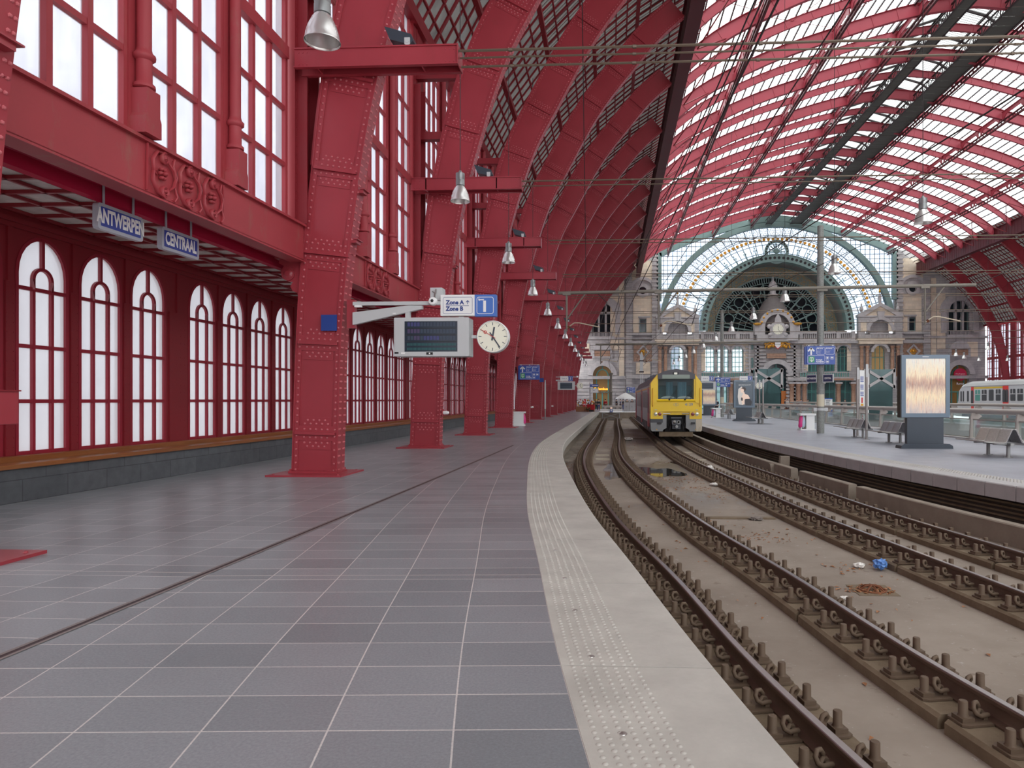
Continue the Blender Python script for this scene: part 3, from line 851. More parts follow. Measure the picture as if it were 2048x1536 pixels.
# ------------------------------------------------------------------ upper windows, piers, posts
UXP = -6.78; UZ0, UZ1 = 5.49, 14.6
def light(c, w_, xo):
    WIN[0] += 1
    g = MB(); g.box(xo-0.05, xo-0.04, c-w_/2, c+w_/2, UZ0, UZ1)
    o = struct(g.build('window_%d' % (200+WIN[0]), M['pane_up']))
    f = MB()
    for i in range(4):
        y = c-w_/2+w_*i/3; f.box(xo-0.06, xo+0.04, y-0.05, y+0.05, UZ0, UZ1)
    z = UZ0; k = 0
    while z < UZ1:
        heavy = k == 3
        f.box(xo-0.06, xo+(0.10 if heavy else 0.03), c-w_/2, c+w_/2, z-(0.13 if heavy else 0.045), z+(0.13 if heavy else 0.045)); z += 1.2; k += 1
    f.build('window_frame', M['red_weathered'], o)
def upper_bay(n, near=True):
    y0, y1 = YC(n)+0.42+0.62, YC(n+1)-0.2; xo = UXP+bend((y0+y1)/2); w3 = (y1-y0)/3
    for i in range(3): light(y0+w3*(i+0.5), w3-0.42, xo)
    for i in (1, 2):
        y = y0+w3*i
        t = thing('window_post', 'red colonette post, %s of the pair in window bay %d counted from the name signs' % (ORD[i-1], n+2), 'post', (xo, y, UZ0), 0, 'colonette posts of the upper windows')
        mb = MB(); mb.box(-0.08, 0.06, -0.19, 0.19, 0, UZ1-UZ0); mb.build('post_plate', M['red_weathered'], t)
        col = MB(); ps = [(0.125, 0.7), (0.15, 0.72), (0.15, 0.76), (0.11, 0.80), (0.11, 1.12), (0.15, 1.15), (0.155, 1.2), (0.115, 1.24), (0.10, 1.3), (0.10, UZ1-UZ0)]
        col.lathe(ps, 12, (0.16, 0.0, 0)); col.build('colonette', M['red_weathered'], t, smooth=50)
        bl = MB(); bl.prism([(-0.17, 0.02), (0.17, 0.02), (0.17, 0.26), (0.14, 0.32), (0.14, 0.68), (-0.14, 0.68), (-0.14, 0.32), (-0.17, 0.26)], lambda u, v, w_: (w_, u, v), 0.03, 0.31)
        bl.build('base_block', M['red_weathered'], t)
for n in range(-1, 12): upper_bay(n)
pr = MB()
for n in range(-1, 13):
    y = YC(n); b_ = bend(y)
    pr.box(-7.15+b_, -6.72+b_, y-0.22, y+1.06, 5.5, 15.2)
    pr.box(-6.95+b_, -6.70+b_, y+0.16, y+0.26, 5.5, 15.2)
    pr.box(-6.72+b_, -6.5+b_, y-0.12, y-0.08, 5.5, 12.5); pr.box(-6.72+b_, -6.5+b_, y+0.48, y+0.52, 5.5, 12.5)
    for z, h in ((5.9, 0.55), (10.8, 0.26), (12.9, 0.26)):
        xr = rib_pt(s_at_z(z), 1)[0]+b_
        pr.box(-6.8+b_, xr-0.12, y+0.08, y+0.34, z-h/2, z+h/2)
    if n < 5:
        z = 5.6
        while z < 12.4:
            for yy in (y-0.14, y-0.1): pr.dome((-6.72+b_, yy, z), (1,0,0), 0.018, 5)
            z += 0.2
struct(pr.build('wall_upper_left', M['red_deep']), 'red riveted wall piers behind the arched ribs')
# lintel over the upper windows
lt = MB()
for y0_, y1_ in zip(q, q[1:]): lt.bar((UXP+bend(y0_), y0_, 14.8), (UXP+bend(y1_), y1_, 14.8), 0.4, 0.5)
struct(lt.build('trim_3', M['red_deep']))

# ------------------------------------------------------------------ grimy side roofs, left and mirrored right
RL = [(-6.9, 15.0), (-5.4, 17.7), (-3.4, 20.3), (-1.0, 22.7), (1.6, 24.8), (4.7, 26.8)]
for side in (0, 1):
    fx = (lambda x: x) if side == 0 else (lambda x: 2*XC-x)
    g1, g2, b1 = MB(), MB(), MB()
    for i, ((xa, za), (xb, zb)) in enumerate(zip(RL, RL[1:])):
        mb = g1 if i < 2 else g2
        mb.poly([(fx(xa), YEND, za), (fx(xb), YEND, zb), (fx(xb), YF, zb), (fx(xa), YF, za)])
    struct(g1.build('ceiling', M['pane_grimy']), 'grimy wired glass low on the side roof'); struct(g2.build('ceiling', M['pane_louver']), 'grimy louvred glass high on the side roof')
    for i, ((xa, za), (xb, zb)) in enumerate(zip(RL, RL[1:])):
        for k in range(4):
            f_ = k/4; x, z = xa+(xb-xa)*f_, za+(zb-za)*f_
            big = k == 0
            b1.bar((fx(x), YEND, z-0.06), (fx(x), YF, z-0.06), 0.22 if big else 0.08, 0.3 if big else 0.1)
        y = YEND; j = 0
        while y < YF:
            b1.bar((fx(xa), y, za-0.05), (fx(xb), y, zb-0.05), 0.16 if j % 11 == 0 else 0.07, 0.1); y += BAY/11; j += 1
    struct(b1.build('trim_%d' % (4+side), M['red_deep']))
# ------------------------------------------------------------------ right wall (far side of the hall)
XR = 2*XC+7.5
rw = MB()
for n in range(6, 13):
    y = YC(n); rw.box(XR-0.2, XR+0.3, y-0.3, y+1.0, 0, 15.2)
    for i in range(1, 4): rw.box(XR-0.1, XR+0.2, y+BAY*i/4+0.35-0.2, y+BAY*i/4+0.35+0.2, 0, 15)
for z in (0.6, 2.2, 4.8, 5.4, 9.0, 14.8): rw.box(XR-0.12, XR+0.1, YC(6), YF, z-0.22, z+0.22)
z = 1.2
while z < 14.6: rw.box(XR-0.05, XR+0.05, YC(6), YF, z-0.045, z+0.045); z += 1.2
y = YC(6)
while y < YF: rw.box(XR-0.05, XR+0.05, y-0.05, y+0.05, 0, 15); y += 0.71
struct(rw.build('wall_right', M['red']))
g = MB(); g.box(XR+0.02, XR+0.03, YC(6), YF, 0, 15); struct(g.build('window_300', M['pane_up']))

# the hall carries on behind the viewpoint: plain continuation of its shell
bh = MB()
for x in (-7.3, 2*XC+7.7): bh.box(x-0.2, x+0.2, YEND, 5.2 if x < 0 else YC(6), 4.8 if x < 0 else 0, 15.2)
bh.box(-10.4, -10.2, YEND, 6.0, 0, 5)
bh.box(-10.4, 2*XC+7, YEND-0.3, YEND, 0, 5)
struct(bh.build('wall_behind', M['red_deep']))
g_ = MB(); g_.box(-10.4, 2*XC+7, YEND-40, YEND, -0.9, -0.88); g_.box(-10.4, -1, YEND, -3, -0.02, 0.0); struct(g_.build('floor', M['concrete']))
# ------------------------------------------------------------------ glazed vault
YR0 = YEND
def up_s(x):
    lo, hi = 0, ULEN
    for _ in range(40):
        m_ = (lo+hi)/2
        if UX(m_) < x: lo = m_
        else: hi = m_
    return lo
gl, bars = MB(), MB()
NS = 24
for side in (0, 1):
    fx = (lambda x: x) if side == 0 else (lambda x: 2*XC-x)
    prof = [up_pt(ULEN*0.80*i/NS, 1.14) for i in range(1, NS+1)]
    for a, b in zip(prof, prof[1:]):
        gl.poly([(fx(a[0]), YR0, a[1]), (fx(b[0]), YR0, b[1]), (fx(b[0]), YF, b[1]), (fx(a[0]), YF, a[1])])
    for i in range(0, NS+1):
        a = up_pt(ULEN*0.80*i/NS, 1.07); bars.bar((fx(a[0]), YR0, a[1]), (fx(a[0]), YF, a[1]), 0.09, 0.12)
struct(gl.build('ceiling', M['pane_roof']), 'bright glass strips of the vaulted train shed roof')
struct(bars.build('trim_6', M['dark_steel']))

# raised monitor over the ridge
mo, mf = MB(), MB()
for side in (-1, 1):
    pts = [(XC+side*4.9, 34.3), (XC+side*3.2, 35.6), (XC, 36.6)]
    for (xa, za), (xb, zb) in zip(pts, pts[1:]): mo.poly([(xa, YR0, za), (xb, YR0, zb), (xb, YF, zb), (xa, YF, za)])
    for x, z in pts: mf.bar((x, YR0, z-0.06), (x, YF, z-0.06), 0.16, 0.2)
    y = YR0
    while y < YF:
        for (xa, za), (xb, zb) in zip(pts, pts[1:]): mf.bar((xa, y, za-0.08), (xb, y, zb-0.08), 0.14, 0.2)
        y += BAY/4
struct(mo.build('ceiling', M['pane_monitor'])); struct(mf.build('trim_7', M['dark_steel']))

# secondary ribs half way between the arches
sec0 = None
for n in range(NB0, NB1+1):
    loc = (XB, YC(n)+BAY/2+0.1, 0)
    if sec0 is None:
        sec0 = tag(upper_rib(0.6, 0.22, 0.38).build('secondary_roof_rib', M['pink']), 'x', 'roof rib', 'slender roof ribs between the main arches'); o = sec0
    else:
        o = sec0.copy(); COL.objects.link(o)
    o.location = loc; o['label'] = 'slender crimson roof rib midway after main arch number %d of the glazed vault' % (n-NB0+1)

# longitudinal girders
def lattice(mb, x, z0, z1, y0, y1, wd=0.16, pitch=0.71, m=0):
    mb.bar((x, y0, z0), (x, y1, z0), wd, 0.1, m=m); mb.bar((x, y0, z1), (x, y1, z1), wd, 0.1, m=m)
    y = y0; k = 0
    while y < y1:
        mb.box(x-0.03, x+0.03, y-0.05, y+0.05, z0, z1, m)
        y += pitch
GUS = []
for L in (1.5, 1.1):
    mb = MB(); mb.prism([(0.22, 0.85), (0.22, -0.05), (0.3, -0.05), (L*0.8, 0.6), (L, 0.85)], lambda u, v, w_: (w_, u, v), -0.05, 0.05); GUS.append(mb.mesh('gusset_plate', M['pink']))
mb = MB(); mb.box(-0.03, 0.03, 0.22, BAY-0.22, 0.45, 0.85); mb.box(-0.12, 0.12, 0.22, BAY-0.22, 0.85, 0.9); PUR = mb.mesh('purlin_web', M['pink'])
SIDE = ('over the near track', 'beyond the big mast')
for side in (0, 1):
    fx = (lambda x: x) if side == 0 else (lambda x: 2*XC-x)
    # heavy plate girder where the glass begins
    t = thing('eaves_girder', ('dark heavy box girder dividing the shaded riveted arches from the bright glass roof', 'heavy box girder with shiny lower edge at the foot of the distant roof slope')[side], 'girder', (fx(4.9), 60, 24))
    mb = MB(); L0, L1 = YR0-60, YF-60.6
    mb.box(-0.28, -0.22, L0, L1, 0.1, 2.0); mb.box(0.22, 0.28, L0, L1, 0.1, 2.0)
    y = L0
    while y < L1: mb.box(-0.3, 0.3, y-0.04, y+0.04, 0.1, 2.0); y += 0.71
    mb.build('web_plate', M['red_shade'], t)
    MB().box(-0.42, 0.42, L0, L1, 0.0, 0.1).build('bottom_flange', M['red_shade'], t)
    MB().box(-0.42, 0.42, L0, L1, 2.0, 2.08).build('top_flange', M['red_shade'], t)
    for k, (xg, zz) in enumerate(((10.3, 28.05), (18.35, 31.2), (25.3, 33.15))):
        x = fx(xg)
        t = thing('purlin_girder', 'lengthwise lattice girder of the glass vault, %s up from the eaves, %s' % (ORD[k], SIDE[side]), 'girder', (x, 60, zz))
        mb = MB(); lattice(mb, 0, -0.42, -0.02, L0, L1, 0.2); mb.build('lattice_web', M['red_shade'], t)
        for n in range(NB0*2, NB1*2+1):
            for s_ in (1, -1):
                o = bpy.data.objects.new('gusset_plate', GUS[n % 2]); COL.objects.link(o); o.parent = t; o.location.y = YC(0)+BAY*n/2+0.21-60; o.rotation_euler.z = 0 if s_ > 0 else PI
        for n in range(NB0, NB1+1):
            o = bpy.data.objects.new('purlin_web', PUR); COL.objects.link(o); o.parent = t; o.location.y = YC(n)+0.21-60
    # maintenance walkway beside the ridge
    xw = XC+(-1.4 if side == 0 else 3.4); hw = 0.45 if side == 0 else 0.95
    t = thing('roof_walkway', 'dark boarded maintenance walkway slung under the ridge, %s' % ('the one over the tracks' if side == 0 else 'the one nearer the far girders'), 'walkway', (xw, 60, 33.4))
    mb = MB(); y = L0
    while y < L1: mb.box(-hw, hw, y+0.03, y+1.35, 0, 0.05); y += 1.42
    mb.build('deck_board', M['deck'], t)
    mb = MB()
    for x in (-hw-0.06, hw+0.06):
        lattice(mb, x, 0.0, 0.75, L0, L1, 0.12, 1.42)
        y = L0
        while y < L1-1.42:
            mb.bar((x, y, 0), (x, y+1.42, 0.75), 0.05, 0.05); mb.bar((x, y, 0.75), (x, y+1.42, 0), 0.05, 0.05); y += 1.42
    mb.build('side_lattice', M['dark_steel'], t)
# ridge lattice
t = thing('ridge_truss', 'dark lattice truss along the very top of the vault between both walkways', 'truss', (XC, 60, 34.95))
mb = MB(); lattice(mb, 0, 0, 1.4, L0, L1, 0.14, 2.13)
y = L0
while y < L1-2.13:
    mb.bar((0, y, 0), (0, y+2.13, 1.4), 0.07, 0.07); mb.bar((0, y+2.13, 0), (0, y, 1.4), 0.07, 0.07); y += 2.13
mb.build('lattice_web', M['dark_steel'], t)

# thin wind-bracing rods crossing the glass fields
wb = {}
for side in (0, 1):
    fx = (lambda x: x) if side == 0 else (lambda x: 2*XC-x)
    mb = MB()
    for n in range(NB0, NB1):
        y0, y1 = YC(n)+0.5, YC(n+1)-0.12
        for xa, xb in ((5.4, 10.3), (10.3, 18.35), (18.35, 25.3)):
            a, b = up_pt(up_s(xa), 1.0), up_pt(up_s(xb), 1.0)
            mb.tube([(fx(a[0]), y0, a[1]), (fx(b[0]), y1, b[1])], 0.02, 4); mb.tube([(fx(a[0]), y1, a[1]), (fx(b[0]), y0, b[1])], 0.02, 4)
        # struts from the eaves girder to the rib
        a = up_pt(0.2, -0.1); b = up_pt(3.4, 0.0); mb.tube([(fx(a[0]), y0+BAY/2, a[1]-0.5), (fx(b[0]), y0, b[1])], 0.05, 5); mb.tube([(fx(a[0]), y0+BAY/2, a[1]-0.5), (fx(b[0]), y1, b[1])], 0.05, 5)
    tag(mb.build('wind_bracing', M['red_deep']), 'thin crossed bracing rods under the glass fields %s' % SIDE[side], 'bracing')

# ------------------------------------------------------------------ cantilever beams, span wires, floodlights, lamps
XE = {-1: -3.6, 0: -3.22, 1: -3.0, 2: -2.85, 3: -2.85}
beam0 = None
def make_beam(x0, x1):
    L = x1-x0
    t = thing('cantilever_beam', '-', 'beam', (0,0,0), 0, 'cantilever beams on the arched ribs')
    MB().box(0, L, 0, 0.44, 0.40, 0.43).build('top_flange', M['red'], t)
    mb = MB()
    for y in (0.03, 0.39):
        mb.box(0, L, y, y+0.02, 0.02, 0.40)
    for xx in (0.1, 0.2, 0.3, L-0.1, L-0.2, L-0.3):
        for z in (0.08, 0.33): mb.dome((xx, 0.03, z), (0,-1,0), 0.018)
    mb.box(L-0.9, L-0.86, 0.03, 0.4, 0.02, 0.4); mb.box(0.5, 0.54, 0.03, 0.4, 0.02, 0.4)
    mb.build('channel_web', M['red'], t)
    mb = MB(); mb.box(0, L, -0.02, 0.08, 0, 0.025); mb.box(0, L, 0.36, 0.46, 0, 0.025); mb.build('bottom_flange', M['red'], t)
    mb = MB(); mb.prism([(0, 0), (0, 0.43), (-0.02, 0.43), (-0.02, 0)], lambda u, v, w_: (L+u, w_, v), -0.02, 0.46); mb.build('end_plate', M['red'], t)
    return t
def make_flood():
    t = thing('floodlight', '-', 'floodlight', (0,0,0), 0, 'floodlights on the cantilever beams')
    h = MB(); h.prism([(-0.62, 0.42), (-0.50, 0.14), (-0.08, 0.02), (0.0, 0.10), (-0.04, 0.24)], lambda u, v, w_: (u, w_, v), -0.19, 0.19); h.build('housing', M['charcoal'], t)
    b = MB(); b.box(-0.18, -0.06, -0.21, -0.19, 0.02, 0.16); b.box(-0.18, -0.06, 0.19, 0.21, 0.02, 0.16); b.box(-0.16, -0.08, -0.21, 0.21, 0, 0.02); b.cyl((-0.12, -0.22, 0.1), (-0.12, 0.22, 0.1), 0.05, 10); b.build('bracket', M['grey_light'], t)
    return t
def make_lamp(wire):
    t = thing('pendant_lamp', '-', 'lamp', (0,0,0), 0, 'pendant lamps')
    r = MB(); pr_ = [(0.275, 0.0), (0.272, 0.02), (0.26, 0.04), (0.25, 0.12), (0.215, 0.24), (0.165, 0.35), (0.12, 0.42), (0.115, 0.42), (0.16, 0.34), (0.21, 0.23), (0.245, 0.11), (0.255, 0.03)]
    r.lathe(pr_, 24, caps=False); r.build('reflector', M['alu'], t, smooth=40)
    MB().lathe([(0.10, 0.385), (0, 0.36)], 20).build('lens', M['lamp_lens'], t)
    h = MB(); h.lathe([(0.09, 0.42), (0.125, 0.44), (0.125, 0.58), (0.12, 0.59), (0.12, 0.61), (0.125, 0.62), (0.125, 0.78), (0.06, 0.80), (0.03, 0.86)], 16); h.build('ballast_housing', M['alu_matt'], t, smooth=40)
    MB().tube([(0,0,0.86), (0,0,wire)], 0.012, 5).build('suspension_wire', M['wire_dark'], t)
    return t
m_ = N('lamp_lens_glass'); M['lamp_lens'] = m_.done(m_.pbsdf(Base_Color=srgb(150, 148, 144), Roughness=0.2))
b0 = make_beam(-6.75, -2.85); f0 = make_flood()
for n in range(0, NB1+1):
    xe = XE.get(n, -2.85); y = YC(n)-0.52; bd = bend(y); z = 8.72
    who = {0: 'over the clock bracket', 1: 'behind the departure board'}.get(n, 'at the %s arched rib past the clock' % ORD[n-1])
    t = b0 if n == 0 else dup(b0)
    t.location = (-6.75, y, z); t['label'] = 'red riveted cantilever beam %s' % who
    if n in (0, 1): t.scale.x = (xe+6.75)/3.9
    fx_ = -4.03 if n == 0 else -3.95
    t = f0 if n == 0 else dup(f0)
    t.location = (fx_+bd, y+0.22, z+0.43); t['label'] = 'dark floodlight on top of the cantilever beam %s' % who
    # cross-span rods to the opposite side
    for k, (dz, r, dx) in enumerate(((0.30, 0.030, 0), (0.22, 0.022, 0.0), (0.10, 0.026, 0)) if n == 0 else ((0.28, 0.026, 0), (0.16, 0.02, 0)) if n < 6 else ((0.24, 0.03, 0),)):
        x1 = 58.5 if n else 40
        mb = MB(); mb.tube([(0,0,0), (x1*0.5-xe*0.5, 0, 0.015*dz), (x1-xe, 0, 0)], r, 5)
        if n < 3:
            xx = 1.1
            while xx < 16: mb.tube([(xx-0.04, 0, 0), (xx+0.04, 0, 0)], r*1.35, 6); xx += 2.6
        o = tag(mb.build('span_wire', M['wire']), '%s bronze cross-span wire from the cantilever beam %s' % (('upper', 'middle', 'lower')[k] if n == 0 else ('upper', 'lower')[k], who), 'wire')
        o.location = (xe+0.01, y+0.03+k*0.14, z+dz-0.02)
l0 = make_lamp(11.5)
YL0 = 10.6
for n in range(0, 13):
    y = YL0+BAY*n-0.2; x = -4.13+bend(y)
    if n == 0: x = -4.48
    t = l0 if n == 0 else dup(l0)
    t.location = (x, y, 7.2); t['label'] = 'silver bell pendant lamp over the dark platform, %s from the station name signs' % ORD[n]
l1 = make_lamp(20.0)
for n in range(0, 11):
    Yf_ = 21.5+BAY*n; x, y = hp(9.8, Yf_)
    t = l1 if n == 0 else dup(l1)
    t.location = (x, y, 7.2); t['label'] = 'silver bell lamp on long wire over the far platform, %s from the advertising box' % ORD[n]
for n, (px, py) in enumerate(((1912, 712), (1928, 717), (1958, 722), (2015, 722), (1976, 700))):
    D = 7582/(800-py); p = at(px, py, D)
    t = dup(l1); t.location = (p.x, p.y, 7.2); t['label'] = 'small distant bell lamp above the white train, %s along its roof' % ORD[n]
# ------------------------------------------------------------------ text helper: lettering in the local XZ plane, facing -Y
def text_mb(body, size, x=0, z=0, y=0, align='CENTER', bold=0.0, sx=1.0, th=0.002, rot=0):
    cu = bpy.data.curves.new('lettering', 'FONT'); cu.body = body; cu.size = size; cu.align_x = align; cu.align_y = 'CENTER'
    cu.offset = bold; cu.resolution_u = 3
    o = bpy.data.objects.new('lettering', cu); COL.objects.link(o)
    me = bpy.data.meshes.new_from_object(o.evaluated_get(bpy.context.evaluated_depsgraph_get()))
    mb = MB(); c, s_ = math.cos(rot), math.sin(rot)
    mb.verts([(x+(v.co.x*sx)*c-v.co.y*s_, y, z+v.co.x*sx*s_+v.co.y*c) for v in me.vertices])
    for p in me.polygons: mb.face(tuple(p.vertices))
    bpy.data.objects.remove(o); bpy.data.curves.remove(cu); bpy.data.meshes.remove(me)
    return mb
def rrect(x0, x1, z0, z1, r, n=4):
    pts = []
    for cx, cz, a0 in ((x1-r, z1-r, 0), (x0+r, z1-r, 90), (x0+r, z0+r, 180), (x1-r, z0+r, 270)):
        for i in range(n+1):
            a = math.radians(a0+90*i/n); pts.append((cx+r*math.cos(a), cz+r*math.sin(a)))
    return pts
FR = lambda u, v, w_: (u, w_, v)
def frame_line(mb, x0, x1, z0, z1, r, t, y):
    o = rrect(x0, x1, z0, z1, r); i = rrect(x0+t, x1-t, z0+t, z1-t, max(r-t, 0.001)); n = len(o)
    a = mb.verts([(u, y, v) for u, v in o]); b = mb.verts([(u, y, v) for u, v in i])
    for j in range(n): mb.face((a+j, a+(j+1) % n, b+(j+1) % n, b+j))
    return mb
def disc(mb, x, z, r, y, n=24, m=0, r0=0.0):
    a = mb.verts([(x+r*math.cos(2*PI*j/n), y, z+r*math.sin(2*PI*j/n)) for j in range(n)])
    if r0:
        b = mb.verts([(x+r0*math.cos(2*PI*j/n), y, z+r0*math.sin(2*PI*j/n)) for j in range(n)])
        for j in range(n): mb.face((a+j, a+(j+1) % n, b+(j+1) % n, b+j), m)
    else: mb.face(range(a, a+n), m)
    return mb

# ------------------------------------------------------------------ tracks
ZR = -0.59                    # rail head
ZB_ = -0.87                   # bed
ZP = ZR-0.165                 # plinth top / rail foot
T1 = Spline([(-4, 5.2), (0.5, 3.2), (4.1, 2.35), (5.75, 2.0), (8.5, 1.6), (11.7, 1.06), (15.1, .61), (20.6, 0.06), (26, -.28), (31, -.37), (42, -.23), (60, -.15), (84, .03)])
T2 = Spline([(-4, 8.7), (2, 6.8), (7, 5.72), (10, 5.29), (13.4, 4.8), (18, 4.38), (24, 3.9), (30, 3.6), (40, 3.54), (60, 3.54), (90, 3.57)])
EDGE2 = Spline([(4, 10.5), (8, 9.0), (13, 7.75), (17.7, 6.87), (20.9, 6.5), (23.1, 6.3), (27, 6.02), (31.4, 5.85), (39.5, 5.72), (50, 5.62), (70, 5.55), (90, 5.5)])
def offc(c, y, d):            # point at signed distance d to the right of the track centre line
    s_ = c.slope(y); L = math.sqrt(1+s_*s_); return (c(y)+d/L, y-d*s_/L)
YT1, YT2 = 84.0, 93.0
bd = MB()
q2 = frange(-3, 20, 0.8)+frange(21, YP, 2.5)
for a, b in zip(q2, q2[1:]):
    bd.poly([(EDGE(a)-0.3, a, ZB_), (EDGE2(max(a, 4))+0.8, a, ZB_), (EDGE2(max(b, 4))+0.8, b, ZB_), (EDGE(b)-0.3, b, ZB_)])
struct(bd.build('floor', M['bed']), 'stained concrete track bed between both platforms')
ew = MB(); ew.box(-2.2, 7, YP-0.05, YP+0.3, ZB_, -0.02); struct(ew.build('wall_track_end', M['concrete']))

RAILPROF = [(-0.07, 0), (0.07, 0), (0.07, 0.012), (0.02, 0.03), (0.011, 0.045), (0.011, 0.118), (0.034, 0.128), (0.036, 0.155), (0.028, 0.165), (-0.028, 0.165), (-0.036, 0.155), (-0.034, 0.128), (-0.011, 0.118), (-0.011, 0.045), (-0.02, 0.03), (-0.07, 0.012)]
def ylist(a, b): 
    r = []; y = a
    while y < b: r.append(y); y += 0.35 if y < 22 else 0.8 if y < 45 else 3
    return r+[b]
TRK = ((T1, YT1, 'near track'), (T2, YT2, 'track of the yellow train'))
RNAME = {}
for ti, (tc_, yt, tn) in enumerate(TRK):
    for side in (-1, 1):
        nm = '%s %s rail' % (('near track', 'train track')[ti], (('kerb', 'middle'), ('middle', 'outer'))[ti][side > 0])
        RNAME[(ti, side)] = nm
        t = thing('rail', 'long rusty steel %s with polished head' % nm, 'rail', (0,0,0), 0, 'running rails')
        pts = [(*offc(tc_, y, side*0.755), ZP) for y in ylist(-2.5, yt)]
        MB().sweep(pts, RAILPROF).build('rail_body', M['rail'], t, smooth=35)
        MB().sweep([(x, y, z+0.1655) for x, y, z in pts], [(-0.032, -0.002), (0.032, -0.002), (0.026, 0.003), (-0.026, 0.003)]).build('running_surface', M['rail_top'], t)
        # concrete plinth in lengths with open joints
        y = -2.4; k = 0
        while y < yt:
            L = 2.55 if y < 40 else 12
            ye = min(y+L-0.07, yt); ys_ = frange(y, ye, 0.5)
            pts = [(*offc(tc_, v, side*0.755), ZB_-0.02) for v in ys_]; h = ZP-ZB_+0.02
            o = MB().sweep(pts, [(-0.36, 0), (0.36, 0), (0.36, h-0.03), (0.33, h-0.004), (-0.33, h-0.004), (-0.36, h-0.03)]).build('concrete_plinth', M['plinth'])
            tag(o, 'length of concrete plinth under the %s' % nm, 'plinth', 'plinths under the '+nm)
            y += L; k += 1

# rail fastenings: plate, stud and looped spring clip
def clip_parts():
    pl = MB(); pl.prism([(-0.12, -0.08), (-0.08, -0.105), (0.125, -0.105), (0.125, 0.105), (-0.08, 0.105), (-0.12, 0.08)], lambda u, v, w_: (u, v, w_), 0, 0.016); pl.box(-0.10, 0.0, -0.06, 0.06, 0.016, 0.045); pl.box(0.09, 0.125, -0.04, 0.04, 0.016, 0.06)
    st_ = MB(); st_.lathe([(0.042, 0.045), (0.034, 0.055), (0.033, 0.15), (0.028, 0.157)], 12, (-0.05, 0.0, 0))
    cl = MB()
    pts = [(0.135, -0.03, 0.05), (0.10, -0.04, 0.055), (0.06, -0.045, 0.05), (0.025, -0.04, 0.07), (0.015, -0.025, 0.105), (0.035, -0.005, 0.135), (0.07, 0.01, 0.13), (0.095, 0.025, 0.095), (0.10, 0.04, 0.055), (0.13, 0.045, 0.05)]
    cl.tube(pts, 0.018, 7); cl.tube([(0.04, -0.03, 0.05), (0.08, 0.0, 0.075), (0.12, 0.02, 0.055)], 0.018, 6)
    return pl, st_, cl
PL_, ST_, CL_ = clip_parts()
me_pl, me_st, me_cl = PL_.mesh('base_plate', M['clip']), ST_.mesh('stud', M['clip'], 40), CL_.mesh('spring_clip', M['clip'], 60)
allc = []
for ti, (tc_, yt, tn) in enumerate(TRK):
    for side in (-1, 1):
        for s2 in (-1, 1):
            y = 1.6
            while y < yt:
                x, yy = offc(tc_, y, side*0.755+s2*0.20)
                hidden = 0.35 if s2 > 0 else 1.0
                allc.append((yy/hidden if yy > 2.2 else 99, ti, side, s2, y, x, yy)); y += 0.44
allc.sort()
vis = [c for c in allc if F*(c[5]/max(c[6], .1)) + 1222 < 2120]
near, far = vis[:300], vis[300:]+[c for c in allc if c not in set(vis)]
for _, ti, side, s2, y, x, yy in near:
    ang = -math.atan(TRK[ti][0].slope(y))+(PI if s2 > 0 else 0)
    t = thing('rail_fastening', 'rusty spring clip and stud along the %s flank of the %s' % ('outer' if s2*side > 0 else 'inner', RNAME[(ti, side)]), 'rail clip', (x, yy, ZP), ang, 'clips %s of the %s' % ('outside' if s2*side > 0 else 'inside', RNAME[(ti, side)]))
    for nm_, me_ in (('base_plate', me_pl), ('stud', me_st), ('spring_clip', me_cl)):
        o = bpy.data.objects.new(nm_, me_); COL.objects.link(o); o.parent = t
fm = MB(); lo = MB()
lo.box(-0.12, 0.125, -0.10, 0.10, 0, 0.02); lo.box(-0.08, -0.02, -0.03, 0.03, 0.02, 0.155); lo.box(0.01, 0.1, -0.04, 0.02, 0.04, 0.13)
for _, ti, side, s2, y, x, yy in far:
    ang = -math.atan(TRK[ti][0].slope(y))+(PI if s2 > 0 else 0)
    fm.add(lo, Matrix.Translation((x, yy, ZP)) @ Matrix.Rotation(ang, 4, 'Z'))
tag(fm.build('rail_fastening_rows', M['clip']), 'remaining rows of small rail clips running away along both tracks', 'rail clips', None, 'stuff')

# cross slots, timber pieces, drain, litter
for i, (y, x0, x1) in enumerate(((14.6, 1.85, 3.45), (44, .98, 2.36))):
    tag(MB().box(x0, x1, y-0.09, y+0.09, ZB_, ZB_+0.03).build('cross_channel', M['plinth']), 'shallow concrete cross channel over the track bed, the one %s' % ('at the studded kerb bend' if i == 0 else 'beside the yellow train'), 'channel')
for i, (px, py) in enumerate(((1216, 911), (1214, 919), (1424, 906), (1396, 921))):
    D = F*(EYE-ZB_)/(py-HY); p = at(px, py, D)
    o = tag(MB().box(-0.3, 0.3, -0.06, 0.06, 0, 0.04).build('timber_strip', M['pale_wood'] if 'pale_wood' in M else M['coping']), 'pale timber strip lying across the %s, %s one' % (('near track', 'first') if i == 0 else ('near track', 'second') if i == 1 else ('second track', 'farther') if i == 2 else ('second track', 'nearer')), 'timber'); o.location = ((T1 if i < 2 else T2)(p.y), p.y, ZB_+0.001)
def ground(px, py, z=ZB_):
    return at(px, py, F*(EYE-z)/(py-HY))
t = thing('floor_drain', 'rusty round drain grate in shallow recess among leaves on the track bed', 'drain', ground(1745, 1181))
mb = MB(); mb.box(-0.26, 0.26, -0.26, 0.26, 0.001, 0.006); mb.build('frame', M['plinth'], t)
mb = MB()
for a in range(8):
    mb.tube([(0, 0, 0.075), (0.10*math.cos(a*PI/4), 0.10*math.sin(a*PI/4), 0.055), (0.16*math.cos(a*PI/4), 0.16*math.sin(a*PI/4), 0.008)], 0.012, 5)
mb.tube([(0.165*math.cos(a*PI/8), 0.165*math.sin(a*PI/8), 0.012) for a in range(16)], 0.014, 5, closed=True)
